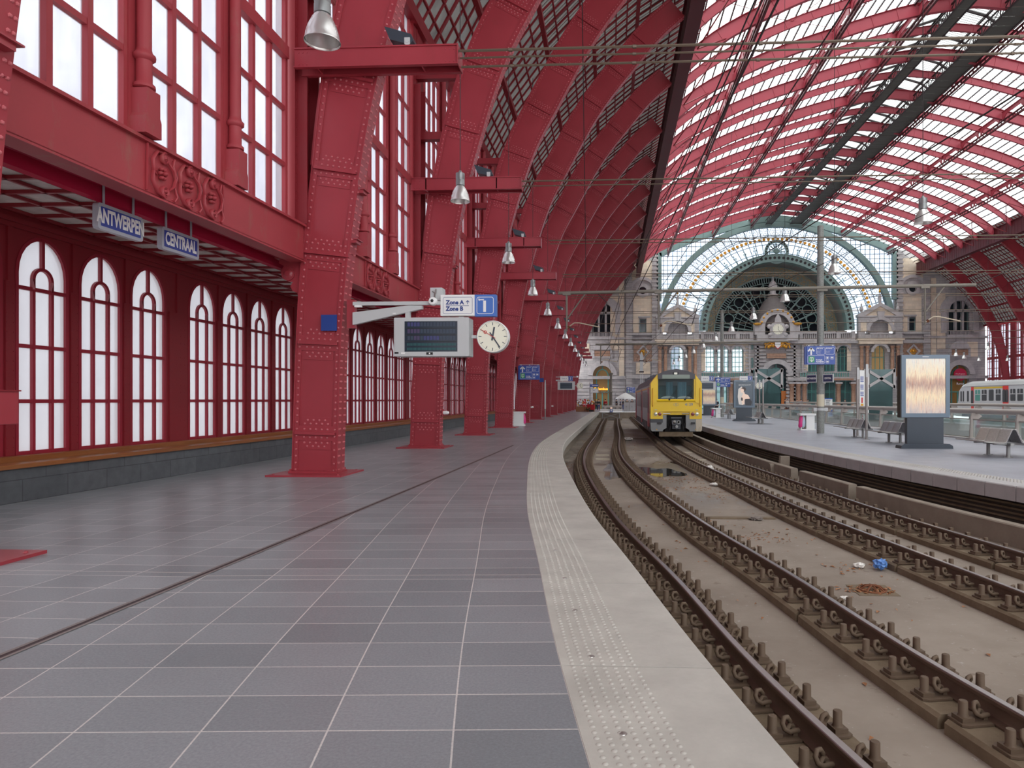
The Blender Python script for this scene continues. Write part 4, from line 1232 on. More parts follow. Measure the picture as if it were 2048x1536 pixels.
mb.build('grate', M['rust'] if 'rust' in M else M['rail'], t)
def crumple(name, r, mat, label, cat, pos, flat_=0.5, seed=1):
    rnd = random.Random(seed); bm = bmesh.new(); bmesh.ops.create_icosphere(bm, subdivisions=3, radius=1)
    for v in bm.verts:
        v.co *= r*(0.62+0.6*rnd.random()); v.co.z *= flat_
    zmin = min(v.co.z for v in bm.verts)
    for v in bm.verts: v.co.z -= zmin
    me = bpy.data.meshes.new(name); bm.to_mesh(me); bm.free(); me.materials.append(mat)
    o = bpy.data.objects.new(name, me); COL.objects.link(o); o.location = pos; o.rotation_euler.z = seed
    return tag(o, label, cat)
M['bag_blue'] = flat('blue_plastic_bag', srgb(96, 140, 204), 0.25); M['paper'] = flat('white_paper', srgb(226, 222, 216), 0.6)
M['rag'] = flat('grey_rag', srgb(120, 110, 104), 0.8)
crumple('plastic_bag', 0.10, M['bag_blue'], 'crumpled blue and white plastic bag lying on the track bed', 'bag', ground(1760, 1140), 0.8, 3)
crumple('paper_scrap', 0.085, M['paper'], 'crumpled white paper scrap beside the blue plastic bag', 'paper', ground(1719, 1135), 0.4, 5)
crumple('paper_scrap', 0.06, M['paper'], 'flattened white paper scrap near the drain grate', 'paper', ground(1691, 1198), 0.25, 6)
crumple('rag', 0.14, M['rag'], 'dirty grey rag on the track bed by the middle rail', 'rag', ground(1512, 1040), 0.25, 7)
crumple('paper_scrap', 0.32, M['paper'], 'large pale paper sheet crumpled beside the near track beyond the bend', 'paper', ground(1256, 881), 0.3, 8)
crumple('paper_scrap', 0.15, M['paper'], 'torn white paper among leaves at the rail near the puddle', 'paper', ground(1431, 972), 0.3, 9)
crumple('paper_scrap', 0.12, M['paper'], 'white wrapper caught on the rail clips before the yellow train', 'paper', ground(1420, 943, ZP), 0.8, 10)
M['leaf'] = paint('dry_leaves', srgb(164, 112, 74), 0.7, var=0.3); 
lf = MB(); rnd = random.Random(4)
def leaves(cx, cy, sx_, sy_, n):
    for _ in range(n):
        x = rnd.gauss(cx, sx_); y = rnd.gauss(cy, sy_)
        if y < 3 or any(abs(x-offc(tc_, y, sd*0.755)[0]) < 0.42 for tc_ in (T1, T2) for sd in (-1, 1)) or x > EDGE2(y)*.55+offc(T2, y, .755)[0]*.45-.15 or x < EDGE(y)-0.2: continue
        a = rnd.random()*6.28; r = rnd.uniform(0.02, 0.045); tl = rnd.uniform(0, 0.02)
        c, s_ = math.cos(a), math.sin(a)
        lf.poly([(x+r*c, y+r*s_, ZB_+0.006), (x-0.5*r*s_, y+0.5*r*c, ZB_+0.008+tl), (x-r*c, y-r*s_, ZB_+0.006), (x+0.5*r*s_, y-0.5*r*c, ZB_+0.01+tl)])
for px, py, n, sx_, sy_ in ((1380, 960, 160, .7, .5), (1440, 985, 60, .6, .8), (1745, 1181, 90, .16, .12), (1700, 1135, 25, .25, .2), (1530, 1075, 50, .35, .3), (1380, 977, 70, .5, .25), (1300, 880, 60, .8, 5), (1160, 930, 50, .25, 1.5), (1540, 1010, 30, .4, .5), (1170, 880, 60, .4, 6), (1610, 950, 40, .2, .5)):
    p = ground(px, py); leaves(p.x, p.y, sx_, sy_, n)
leaves(1.8, 12, 1.3, 5, 160); leaves(2.0, 40, 1.4, 14, 250)
o = tag(lf.build('fallen_leaves', M['leaf']), 'dry brown leaves scattered over the concrete track bed', 'leaves', None, 'stuff')
# puddle with a mirror surface
m_ = N('puddle_water'); M['puddle'] = m_.done(m_.pbsdf(Base_Color=(0.03, 0.026, 0.022, 1), Roughness=0.03, Specular_IOR_Level=0.6))
def puddle(px, py, rx, ry, seed, label):
    p = ground(px, py); r_ = random.Random(seed); mb = MB(); n = 28
    ks = [1+0.22*math.sin(a_*2+r_.random()*6)+0.14*math.sin(a_*5+r_.random()*6) for a_ in (0,)]
    p1, p2 = r_.random()*6, r_.random()*6
    mb.poly([(rx*(1+.25*math.sin(2*a+p1)+.15*math.sin(5*a+p2))*math.cos(a), ry*(1+.25*math.sin(2*a+p1)+.15*math.sin(5*a+p2))*math.sin(a), 0) for a in [2*PI*i/n for i in range(n)]])
    o = mb.build('puddle', M['puddle']); o.location = (p.x, p.y, ZB_+0.004); tag(o, label, 'puddle')
puddle(1314, 944, 0.75, 1.7, 3, 'shallow puddle between the tracks mirroring the yellow train')
puddle(1225, 942, 0.38, 2.2, 5, 'dark puddle between the rails of the near track')
puddle(1372, 925, 0.5, 1.3, 9, 'small puddle close to the second track before the train')

# ------------------------------------------------------------------ far platform
XRL = 14.9                    # railing line
p2 = MB(); p2.uv = []
ysv, ys = ys, frange(4, 40, 0.8)+frange(41.5, YP, 1.6)
floor_strip(p2, lambda y: EDGE2(y)+0.93, lambda y: XRL+0.05, lambda x, y: x-EDGE2(y)-0.95, lambda x, y: y)
ys = ysv
struct(p2.build('floor', M['tiles_far']), 'grey slab paving of the platform beyond the tracks')
M['coping2'] = stone('grey_coping_slabs', srgb(172, 168, 168), srgb(190, 188, 188), 0.6, 2.2, bump=0.04)
cop2 = coping(EDGE2, 4, YP, -1, 'platform_kerb', M['coping2'], 'pale stone kerb of the far platform with exposed vertical slab faces', slab=0.78, th=0.29, gap=0.013)
st = MB(); y = 8.0
while y < 45:
    for r in range(6):
        x = EDGE2(y)+0.5+r*0.07; st.box(x-0.014, x+0.014, y-0.02, y+0.02, 0.003, 0.009)
    y += 0.09
o = st.build('tactile_studs', M['coping'], cop2); o['kind'] = 'stuff'; o['label'] = 'cream studded warning strip'
# under-platform recess: ribbed dark wall and concrete upstand
rw_ = MB(); kb = MB(); qq = frange(4, 40, 0.8)+frange(42, YP, 3)
for a, b in zip(qq, qq[1:]):
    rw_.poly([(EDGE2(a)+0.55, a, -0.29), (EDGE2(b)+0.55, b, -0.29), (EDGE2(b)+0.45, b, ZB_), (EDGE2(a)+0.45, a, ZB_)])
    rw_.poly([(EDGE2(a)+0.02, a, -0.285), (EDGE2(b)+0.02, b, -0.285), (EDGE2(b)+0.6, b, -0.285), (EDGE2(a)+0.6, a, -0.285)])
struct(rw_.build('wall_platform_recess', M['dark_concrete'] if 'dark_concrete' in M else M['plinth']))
for k in range(5):
    pts = [(EDGE2(y)+0.50-0.012*k, y, -0.34-0.09*k) for y in qq]
    struct(MB().sweep(pts, [(-0.03, -0.02), (0.03, -0.02), (0.03, 0.02), (-0.03, 0.02)]).build('trim_%d' % (20+k), M['plinth']))
def kerb_x(y): return max(offc(T2, y, 0.755)[0]+0.68, min(EDGE2(y)-0.35, 9))
KB = [(4, 12.5), (12.55, 24.0), (25.2, 60)]
for i, (a, b) in enumerate(((5, 17.2), (17.6, 20.9), (21.6, 70))):
    pts = [((EDGE2(y)*0.55+offc(T2, y, 0.755)[0]*0.45), y, ZB_) for y in frange(a, b, 1.0)]
    o = MB().sweep(pts, [(-0.11, 0), (0.11, 0), (0.11, 0.36), (0.09, 0.38), (-0.09, 0.38), (-0.11, 0.36)]).build('concrete_upstand', M['concrete'])
    tag(o, ('long concrete upstand under the far platform edge, before the gap', 'short concrete upstand between gap and bracket under the far platform', 'concrete upstand running past the yellow train below the far platform')[i], 'kerb')
t = thing('concrete_bracket', 'pale concrete bracket block at the upstand under the far platform', 'bracket', ground(1560, 949))
mb = MB(); mb.prism([(-0.3, 0), (0.28, 0), (0.30, 0.62), (0.0, 0.62), (-0.02, 0.36), (-0.36, 0.36)], FR, -0.12, 0.12); mb.build('block', M['concrete'], t)
mb = MB(); mb.lathe([(0.03, 0), (0.03, 0.01)], 10, (0.02, -0.12, 0.28), (0,-1,0)); mb.build('hole', M['black'], t)

# void beyond the railing, lower concourse, far platform strip
vd = MB(); vd.poly([(XRL, 4, -5.5), (24, 4, -5.5), (24, YP, -5.5), (XRL, YP, -5.5)]); struct(vd.build('floor', M['tiles_far']), 'lower concourse floor in the open well')
vw = MB(); vw.poly([(XRL+0.25, 4, -5.5), (XRL+0.25, YP, -5.5), (XRL+0.25, YP, -0.02), (XRL+0.25, 4, -0.02)]); vw.poly([(24, 4, -5.5), (24, YP, -5.5), (24, YP, 0), (24, 4, 0)]); vw.poly([(XRL, YP, -5.5), (24, YP, -5.5), (24, YP, 0), (XRL, YP, 0)])
struct(vw.build('wall_well', M['concrete']))
f3 = MB(); f3.uv = []
for a in ((24, 4), (29, 4), (29, YP), (24, YP)): f3.verts([(*a, 0)]); f3.uv.append(a)
f3.face((0,1,2,3))
for a in ((36, 4), (2*XC+8, 4), (2*XC+8, YP), (36, YP)): f3.verts([(*a, 0)]); f3.uv.append(a)
f3.face((4,5,6,7)); struct(f3.build('floor', M['tiles_far']), 'far platform floor near the white train')
f4 = MB(); f4.poly([(29, 4, ZB_), (36, 4, ZB_), (36, YP, ZB_), (29, YP, ZB_)]); struct(f4.build('floor', M['bed']))
kr = MB(); kr.box(XRL-0.05, XRL+0.25, 12, YP, -0.3, 0.06); struct(kr.build('trim_30', M['coping2']))
# ------------------------------------------------------------------ railings
def railing(x, y0, y1, z, r, pitch, label, posts=True, glass=True, gp=None):
    t = thing('railing', label, 'railing', (x, (y0+y1)/2, 0)); L = (y1-y0)/2
    MB().tube([(0.30, -L, z), (0.30, L, z)], r, 16).build('handrail', M['grey_rail'], t, smooth=60)
    MB().box(0.12, 0.20, -L, L, z-0.36, z-0.31).build('lower_rail', M['grey_rail'], t)
    y = -L+0.4; k = 0
    while posts and y < L:
        p = MB(); p.prism([(0.0, 0.0), (0.20, 0.0), (0.22, z-0.42), (0.50, z-0.2), (0.34, z-0.08), (0.08, z-0.06), (0.04, z-0.3)], FR, y-0.04, y+0.04)
        p.prism([(-0.06, 0.0), (0.26, 0.0), (0.26, 0.07), (-0.06, 0.07)], FR, y-0.12, y+0.12)
        p.build('post', M['grey_rail'], t)
        if glass:
            g_ = MB(); g_.box(0.10, 0.112, y+0.10, min(y+pitch-0.10, L), 0.1, z-0.36); g_.build('glass_panel', M['glass_clear'], t)
        y += pitch
    return t
M['grey_rail'] = paint('taupe_metal_rail', srgb(168, 160, 154), 0.4, 0.15, var=0.05)
railing(XRL, 16, YP-1, 1.17, 0.115, 3.2, 'thick taupe tube railing with glass panels behind the far platform benches')
railing(23.8, 20, YP-1, 1.32, 0.10, 3.2, 'second taupe tube railing beyond the well, in front of the white train')

# ------------------------------------------------------------------ benches of perforated metal seats
def perf():
    m = N('perforated_metal'); v = m.coord((1,1,1))
    br = m.n('TexVoronoi', {'Vector': v, 'Scale': 70.0}); f_ = m.ramp(br.outputs[0], [(0.25, (0.03,0.03,0.03)), (0.4, (1,1,1))])
    col = m.mix(f_, srgb(60, 58, 60), srgb(150, 146, 148)); return m.done(m.pbsdf(Base_Color=col, Roughness=0.35, Metallic=0.5))
M['perf'] = perf()
def make_bench(n=3):
    t = thing('bench', '-', 'bench', (0,0,0), 0, 'back to back metal benches on the far platform'); w_ = 0.53; L = n*w_
    MB().box(-0.05, 0.05, -L/2+0.1, L/2-0.1, 0.33, 0.41).build('beam', M['steel'], t)
    for sy in (-1, 1):
        lg = MB(); lg.tube([(0, sy*0.5, 0.01), (0, sy*0.5, 0.36)], 0.05, 14); lg.lathe([(0.13, 0), (0.13, 0.012)], 16, (0, sy*0.5, 0)); lg.box(-0.42, 0.42, sy*0.5-0.03, sy*0.5+0.03, 0.36, 0.43)
        for a in range(4): lg.dome((0.1*math.cos(a*PI/2+.8), sy*0.5+0.1*math.sin(a*PI/2+.8), 0.012), (0,0,1), 0.014)
        lg.build('leg', M['steel'], t, smooth=40)
    prof = [(u*1.35, v) for u, v in [(-0.60, 0.47), (-0.585, 0.455), (-0.35, 0.425), (-0.22, 0.425), (-0.175, 0.45), (-0.06, 0.79), (-0.03, 0.815), (-0.015, 0.80), (-0.035, 0.785), (-0.155, 0.435), (-0.21, 0.405), (-0.35, 0.405), (-0.60, 0.445)]]
    for sgn in (1, -1):
        for i in range(n):
            y0 = -L/2+i*w_+0.012; y1 = y0+w_-0.024
            s_ = MB(); s_.prism([(sgn*u, v) for u, v in prof], FR, y0, y1); s_.build('seat', M['perf'], t, smooth=50)
            e_ = MB()
            for yy in (y0, y1): e_.tube([(sgn*u, yy, v-0.004) for u, v in prof[1:8]], 0.011, 5)
            e_.tube([(sgn*-0.81, y0, 0.458), (sgn*-0.81, y1, 0.458)], 0.016, 6); e_.build('seat_rim', M['brushed'], t, smooth=60)
    return t
bn = make_bench()
for i, (px, D, rz) in enumerate(((1996, 20.0, 0.02), (1789, 26.0, 0.02), (1717, 29.9, 0.02), (1520, 47.2, 0), (1458, 60, 0))):
    p = at(px, 800, D); t = bn if i == 0 else dup(bn)
    t.location = (p.x, p.y, 0); t.rotation_euler.z = rz
    t['label'] = ('perforated metal bench standing before the advertising box with the blurred poster', 'perforated metal bench half hidden behind the dark advertising box pedestal', 'perforated metal bench at the foot of two tall steel posts', 'small perforated bench between distant twin posts and the portrait poster', 'distant perforated bench beside the second mast')[i]
# twin steel posts by the benches
def post(px, D, h, label, r=0.055):
    p = at(px, 800, D); t = thing('steel_post', label, 'post', (p.x, p.y, 0))
    MB().tube([(0,0,0.01), (0,0,h)], r, 14).build('tube', M['brushed'], t, smooth=50)
    MB().lathe([(0.14, 0), (0.14, 0.014), (0.06, 0.016)], 14).build('foot_plate', M['brushed'], t)
    MB().box(-0.05, 0.05, -r-0.03, -r+0.01, h-0.55, h-0.02).build('head_plate', M['grey_light'], t)
post(1733, 28.4, 3.14, 'tall brushed steel post in front of the white banner, by the bench')
post(1715, 31.2, 3.14, 'tall brushed steel post just behind the bench of the twin posts')
post(1526, 47.0, 3.1, 'slim steel post beside the distant clock, the nearer twin')
post(1519, 49.0, 3.1, 'slim steel post beside the distant clock, the farther twin')

# ------------------------------------------------------------------ advertising light boxes
def blur_poster():
    m = N('blurred_crowd_poster'); tc = m.n('TexCoord'); v = m.n('Mapping', {'Vector': tc.outputs['Object'], 'Scale': (7, 1, 0.9)}).outputs[0]
    a = m.noise(v, 2.0, 6, 0.75); b = m.noise(m.n('Mapping', {'Vector': tc.outputs['Object'], 'Scale': (16, 1, 1.4), 'Location': (3, 0, 1)}).outputs[0], 1.5, 5, 0.7)
    sep = m.n('SeparateXYZ', {'Vector': tc.outputs['Object']})
    z = m.math('ADD', sep.outputs[2], m.math('MULTIPLY', m.math('SUBTRACT', a, 0.5), 0.9))
    base = m.ramp(m.n('MapRange', {'Value': z, 'From Min': -0.95, 'From Max': 0.95}).outputs[0], [(0.0, srgb(196, 190, 192)), (0.14, srgb(224, 206, 192)), (0.3, srgb(240, 226, 196)), (0.42, srgb(226, 206, 184)), (0.52, srgb(184, 158, 150)), (0.60, srgb(206, 178, 160)), (0.70, srgb(236, 224, 196)), (0.86, srgb(228, 222, 206)), (1.0, srgb(226, 226, 220))])
    tint = m.ramp(b, [(0.30, srgb(90, 110, 150)), (0.42, srgb(236, 226, 214)), (0.55, srgb(250, 240, 226)), (0.66, srgb(210, 130, 96)), (0.74, srgb(96, 160, 140))])
    col = m.mix(0.6, base, tint, 'MULTIPLY')
    return m.done(m.pbsdf(Base_Color=col, Roughness=0.15, Emission_Color=col, Emission_Strength=0.25))
M['poster_blur'] = blur_poster()
M['poster_dark'] = flat('portrait_poster_ground', srgb(86, 98, 108), 0.2, emit=0.15)
M['skin_print'] = flat('printed_skin', srgb(236, 206, 186), 0.3, emit=0.3); M['dress_print'] = flat('printed_dark_dress', srgb(54, 52, 58), 0.3); M['hair_print'] = flat('printed_hair', srgb(58, 44, 40), 0.3)
M['veil_print'] = flat('printed_pale_haze', srgb(214, 208, 200), 0.3, emit=0.2)
def ad_box(px, D, label, kind):
    p = at(px, 800, D); t = thing('advertising_box', label, 'advertising box', (p.x, p.y, 0), 0.0)
    b = MB(); b.prism([(-0.86, 0), (0.86, 0), (0.84, 0.10), (0.74, 0.16), (-0.74, 0.16), (-0.84, 0.10)], FR, -0.24, 0.24); b.build('foot', M['charcoal'], t)
    MB().box(-0.60, 0.60, -0.10, 0.10, 0.16, 1.06).build('pedestal', M['charcoal'], t)
    c = MB(); c.box(-0.80, 0.80, -0.10, 0.14, 1.04, 3.17); c.build('cabinet', M['charcoal'], t)
    f_ = MB(); f_.prism(rrect(-0.80, 0.80, 1.05, 3.17, 0.03), FR, -0.13, -0.10, holes=[rrect(-0.655, 0.665, 1.19, 3.04, 0.01)]); f_.build('door_frame', M['ad_frame'], t)
    MB().box(-0.83, -0.80, -0.12, 0.16, 1.05, 3.16).build('side_trim', M['black'], t)
    if kind == 'blur':
        o = MB().box(-0.66, 0.66, -0.105, -0.10, -0.93, 0.93).build('poster', M['poster_blur'], t); o.location = (0, 0, 2.115)
    else:
        MB().box(-0.66, 0.66, -0.105, -0.10, 1.185, 3.045).build('poster', M['poster_dark'], t)
        h = MB(); h.prism([(-0.42, 1.3), (-0.1, 1.25), (0.0, 1.8), (-0.05, 2.4), (-0.2, 2.7), (-0.45, 2.5), (-0.5, 1.9)], FR, -0.107, -0.1055); h.build('poster_haze', M['veil_print'], t)
        s_ = MB()
        s_.prism([(-0.16+0.15*math.cos(a)*(0.8 if math.cos(a) < 0 else 0.9), 2.40+0.20*math.sin(a)) for a in [2*PI*i/20 for i in range(20)]], FR, -0.109, -0.1075)
        s_.prism([(-0.15, 2.28), (0.0, 2.26), (0.04, 2.12), (0.30, 2.02), (0.42, 1.80), (0.40, 1.62), (0.10, 1.62), (-0.06, 1.75), (-0.16, 1.98), (-0.08, 2.14)], FR, -0.1095, -0.1075)
        s_.prism([(-0.16, 1.98), (-0.02, 1.94), (0.02, 1.60), (0.02, 1.30), (-0.14, 1.28), (-0.20, 1.55), (-0.26, 1.72)], FR, -0.110, -0.1075)
        s_.build('poster_figure', M['skin_print'], t)
        h = MB(); h.prism([(-0.26, 2.48), (-0.18, 2.58), (-0.05, 2.64), (0.08, 2.60), (0.14, 2.46), (0.06, 2.30), (0.0, 2.34), (-0.04, 2.46), (-0.14, 2.52)], FR, -0.111, -0.1105); h.build('poster_hair', M['hair_print'], t)
        d = MB(); d.prism([(0.06, 1.72), (0.42, 1.74), (0.60, 1.50), (0.52, 1.22), (0.08, 1.24)], FR, -0.112, -0.1115); d.prism([(-0.26, 1.72), (-0.20, 1.86), (-0.12, 1.78), (-0.12, 1.6), (-0.20, 1.56)], FR, -0.112, -0.1115); d.build('poster_dress', M['dress_print'], t)
        text_mb('GIVENCHY', 0.155, 0.03, 2.80, -0.113, sx=1.25).build('lettering', M['white'], t)
    text_mb('clear', 0.05, 0, 3.10, -0.132).build('maker_mark', M['white'], t) if False else MB().box(-0.11, 0.11, -0.132, -0.13, 3.09, 3.11).build('top_mark', M['white'], t)
    return t
M['ad_frame'] = paint('slate_ad_frame', srgb(104, 122, 138), 0.25, var=0.05)
ad_box(1848, 23.2, 'dark advertising box with a bright vertically blurred crowd poster', 'blur')
ad_box(1488, 53.0, 'dark advertising box showing the portrait poster of a woman in black', 'woman')
ad_box(1418, 73.0, 'distant advertising box with pale blurred poster beside the yellow train', 'blur')

# ------------------------------------------------------------------ white litter bins with coloured bags
M['bag_pink'] = flat('pink_bag', srgb(226, 66, 140), 0.35); M['bag_pale'] = flat('pale_blue_bag', srgb(190, 206, 222), 0.35); M['bag_yellow'] = flat('yellow_bag', srgb(222, 196, 60), 0.35)
def make_bin():
    t = thing('litter_bin', '-', 'bin', (0,0,0), 0, 'white litter bins')
    MB().prism(rrect(-0.42, 0.42, -0.32, 0.32, 0.05), lambda u, v, w_: (u, v, w_), 0.0, 0.06).build('base', M['white'], t)
    MB().prism(rrect(-0.44, 0.44, -0.34, 0.34, 0.06), lambda u, v, w_: (u, v, w_), 0.80, 0.90).build('lid', M['white'], t)
    b = MB(); b.box(-0.08, 0.36, -0.27, 0.27, 0.06, 0.80); b.box(-0.36, -0.32, -0.27, 0.27, 0.06, 0.16); b.box(-0.36, -0.08, 0.22, 0.27, 0.06, 0.8); b.build('cabinet', M['white'], t)
    for nm, x, mat in (('pink_bag', -0.30, 'bag_pink'), ('pale_bag', -0.20, 'bag_pale'), ('yellow_bag', -0.13, 'bag_yellow')):
        g_ = MB(); g_.lathe([(0.05, 0), (0.11, 0.08), (0.13, 0.3), (0.10, 0.52), (0.05, 0.66)], 9, (x, -0.12 if mat != 'bag_yellow' else 0.02, 0.12)); 
        for i in range(len(g_.v)):
            v = g_.v[i]; g_.v[i] = (v[0]-0.10*(0.78-v[2])*(1 if mat == 'bag_pink' else 0.3)+0.015*math.sin(v[2]*30+i), v[1], v[2])
        g_.build(nm, M[mat], t, smooth=60)
    return t
b_ = make_bin()
p = at(1613, 860, 37.3); b_.location = (p.x, p.y, 0); b_['label'] = 'white litter bin with pink bag beside the big galvanised mast'
p = at(1037, 800, 43.6); dup(b_, (p.x, p.y, 0), PI, 'white litter bin with pink bag standing against a red arched rib')
p = at(1432, 800, 63.5); dup(b_, (p.x, p.y, 0), 0.1, 'distant white litter bin with bags between advertising box and second mast')

# ------------------------------------------------------------------ masts and overhead line gantries
def mast(px, D, h, r0, r1, label, band=True):
    p = at(px, 800, D); t = thing('mast', label, 'mast', (p.x, p.y, 0))
    MB().tube([(0,0,0), (0,0,h)], [r0, r1], 20).build('shaft', M['galv'], t, smooth=60)
    if band: MB().tube([(0,0,1.32), (0,0,1.92)], [r0*0.985+0.003, r0*0.97+0.003], 20).build('cream_band', M['cream_band'], t, smooth=60)
    c = MB(); c.lathe([(r0+0.0, 1.12), (r0+0.03, 1.12), (r0+0.03, 1.24), (r0, 1.24)], 20); c.box(-r0-0.16, -r0, -0.06, 0.06, 1.1, 1.26); c.box(r0, r0+0.16, -0.06, 0.06, 1.1, 1.26); c.build('clamp', M['grey_light'], t)
    return p, t
m_ = N('galvanised_mast'); v_ = m_.coord(); M['galv'] = m_.done(m_.pbsdf(Base_Color=m_.mix(m_.ramp(m_.noise(v_, 18, 6, 0.7), [(0.35, (0,0,0)), (0.7, (1,1,1))]), srgb(120, 122, 118), srgb(158, 160, 156)), Roughness=0.6, Metallic=0.15))
M['cream_band'] = paint('cream_band_paint', srgb(214, 204, 180), 0.6)
pm, tm = mast(1641, 33.6, 10.2, 0.18, 0.15, 'tall galvanised mast with cream band rising through the gantry tube')
pm2, tm2 = mast(1444, 66, 10.3, 0.19, 0.15, 'more distant galvanised mast behind the yellow train')
def gantry(p, z, xl, xr, rt, label, drops, lean):
    t = thing('line_gantry', label, 'gantry', (p.x, p.y-0.26, z))
    MB().tube([(xl-p.x, 0, -0.12), (xr-p.x, 0, 0.12)], rt, 10).build('cross_tube', M['gantry'], t, smooth=60)
    MB().box(-0.25, 0.25, -0.05, 0.05, -0.12, 0.12).build('mast_clamp', M['gantry'], t)
    for x in drops:
        x -= p.x; zt = -0.12+0.24*(x-(xl-p.x))/(xr-xl)
        d = MB(); d.tube([(x, 0, zt), (x, 0, zt-1.9)], rt*0.55, 8); d.tube([(x+0.95, 0, zt), (x+0.05, 0, zt-1.25)], rt*0.45, 8); d.box(x-0.2, x+0.2, -0.08, 0.08, zt-0.12, zt+0.02); d.build('drop_tube', M['gantry'], t, smooth=60)
        a = MB(); a.tube([(x+0.02, -0.05, zt-1.75), (x+0.38, -0.05, zt-1.50), (x+0.62, -0.05, zt-1.50), (x+1.65, -0.05, zt-1.72)], rt*0.35, 7); a.build('steady_arm', M['pale_arm'], t, smooth=60)
        i_ = MB(); i_.lathe([(rt*0.5, 0), (rt*0.9, 0.03), (rt*0.5, 0.06), (rt*0.9, 0.09), (rt*0.5, 0.12)], 10, (x+0.06, -0.05, zt-1.74), (0.8, 0, 0.5)); i_.build('insulator', M['rust'], t)
        w_ = MB(); w_.tube([(x+1.5, 0, zt), (x+2.0, 0, zt-0.5), (x+1.62, 0, zt-1.72)], 0.02, 5); w_.build('guy_wire', M['wire_dark'], t)
    return t
M['pale_arm'] = flat('pale_fibre_arm', srgb(186, 172, 150), 0.5)
gantry(pm, 7.08, -2.62, 17.6, 0.085, 'overhead line gantry tube on the tall near mast', (-2.2, 2.35, 15.2), 0)
gantry(pm2, 7.15, -1.5, 17.0, 0.09, 'farther overhead line gantry on the second mast', (-1.0, 3.3), 0)

# contact and messenger wires
def ohl(pts, label, nm='contact_wire', r=0.012):
    tag(MB().tube(pts, r, 5).build(nm, M['wire_dark']), label, 'wire')
GY = pm.y-0.26
ohl([(2.1, -6, 5.45), (1.5, 7, 5.3), (0.45, GY, 5.28), (-0.2, 66, 5.3), (0, 92, 5.4)], 'lower contact wire above the near track')
ohl([(2.6, -6, 7.0), (1.7, 11, 6.65), (0.5, GY, 7.0), (-0.2, 50, 6.5), (-0.2, 66, 7.1), (0, 92, 7.0)], 'sagging upper carrying wire above the near track', 'carrying_wire', 0.012)
ohl([(2.75, -6, 7.05), (1.82, 11, 6.72), (0.6, GY, 7.05), (-0.1, 66, 7.15)], 'second carrying wire running beside the upper one over the near track', 'carrying_wire', 0.012)
ohl([(6.6, -6, 5.45), (4.87, 8.2, 5.3), (3.87, 16.9, 5.28), (3.3, GY, 5.28), (3.5, 66, 5.3), (3.4, 92, 5.4)], 'lower contact wire above the yellow train track')
ohl([(3.6, -5, 7.15), (3.15, 10, 6.95), (2.75, 20, 6.85), (2.4, GY, 7.08), (3.6, 50, 6.5), (3.5, 66, 7.1), (3.4, 92, 7.0)], 'sagging carrying wire above the yellow train track', 'carrying_wire', 0.012)
ohl([(9.9, 8, 7.1), (9.45, 15.9, 7.0), (8.4, 26, 6.95), (7.6, GY, 7.1)], 'contact wire passing behind the advertising box over the far side', 'contact_wire')
ohl([(26, 4, 12.6), (17.6, GY, 7.2)], 'long stay wire rising from the gantry end towards the roof', 'stay_wire', 0.016)
ohl([(-0.6, 12, 15.5), (-1.2, 33, 7.05)], 'thin dark rope from the arched roof down to the gantry end', 'stay_wire', 0.014)

# ------------------------------------------------------------------ lift shafts with cross-braced heads
def lift(px0, px1, D, zt, label):
    a, b = at(px0, 800, D), at(px1, 800, D); c = (a+b)/2; w_ = (b-a).length/2
    t = thing('lift_shaft', label, 'lift', (c.x, c.y, 0), 0.0); hh = w_*1.45; zb = zt-hh; tk = w_*0.17; dp = w_*1.5
    for yy in (0.0, dp):
        x_ = MB(); y0, y1 = yy, yy+0.12
        x_.box(-w_, -w_+tk, y0, y1, zb, zt); x_.box(w_-tk, w_, y0, y1, zb, zt)
        for s_ in (-1, 1):
            x_.prism([(-w_, zb if s_ > 0 else zt), (-w_, (zb if s_ > 0 else zt)+s_*tk*1.5), (w_-tk*0.0, (zt if s_ > 0 else zb)), (w_, (zt if s_ > 0 else zb)-s_*tk*1.5)] if False else [(-w_+tk*0.2, (zb if s_ > 0 else zt)), (-w_+tk*0.2, (zb if s_ > 0 else zt)+s_*tk*1.35), (w_-tk*0.2, (zt if s_ > 0 else zb)), (w_-tk*0.2, (zt if s_ > 0 else zb)-s_*tk*1.35)], FR, y0, y1)
        x_.build('cross_brace', M['grey_light2'], t)
    g_ = MB(); g_.box(-w_+tk, w_-tk, 0.14, 0.155, 0.02, zt-0.05); g_.box(-w_+tk, -w_+tk+0.015, 0.16, dp-0.05, 0.02, zt-0.05); g_.box(w_-tk-0.015, w_-tk, 0.16, dp-0.05, 0.02, zt-0.05); g_.build('glass_wall', M['glass_teal'], t)
    f_ = MB()
    for x in (-w_+tk*1.2, -w_*0.1, w_-tk*1.2): f_.box(x-0.04, x+0.04, 0.17, 0.25, 0.0, zt-0.1)
    for z in (0.05, 1.1, 2.3): f_.box(-w_+tk, w_-tk, 0.17, 0.25, z, z+0.08)
    f_.build('door_frame', M['steel'], t)
    cb = MB(); cb.box(-w_*0.6, w_*0.6, dp*0.3, dp*0.85, 0.1, 2.3); cb.build('lift_car', M['charcoal'], t)
    return t
M['grey_light2'] = paint('light_grey_brace', srgb(178, 174, 174), 0.45, var=0.04)
M['glass_teal'] = pane('lift_glass', 0.45, 0.5, tint=(0.45,0.62,0.62), diff=(0.16,0.26,0.27))
lift(1735, 1791, 55.6, 4.2, 'glass lift shaft with cross-braced head standing behind the white banner')
lift(1510, 1566, 73.6, 5.05, 'glass lift shaft with cross-braced head next to the portrait poster')
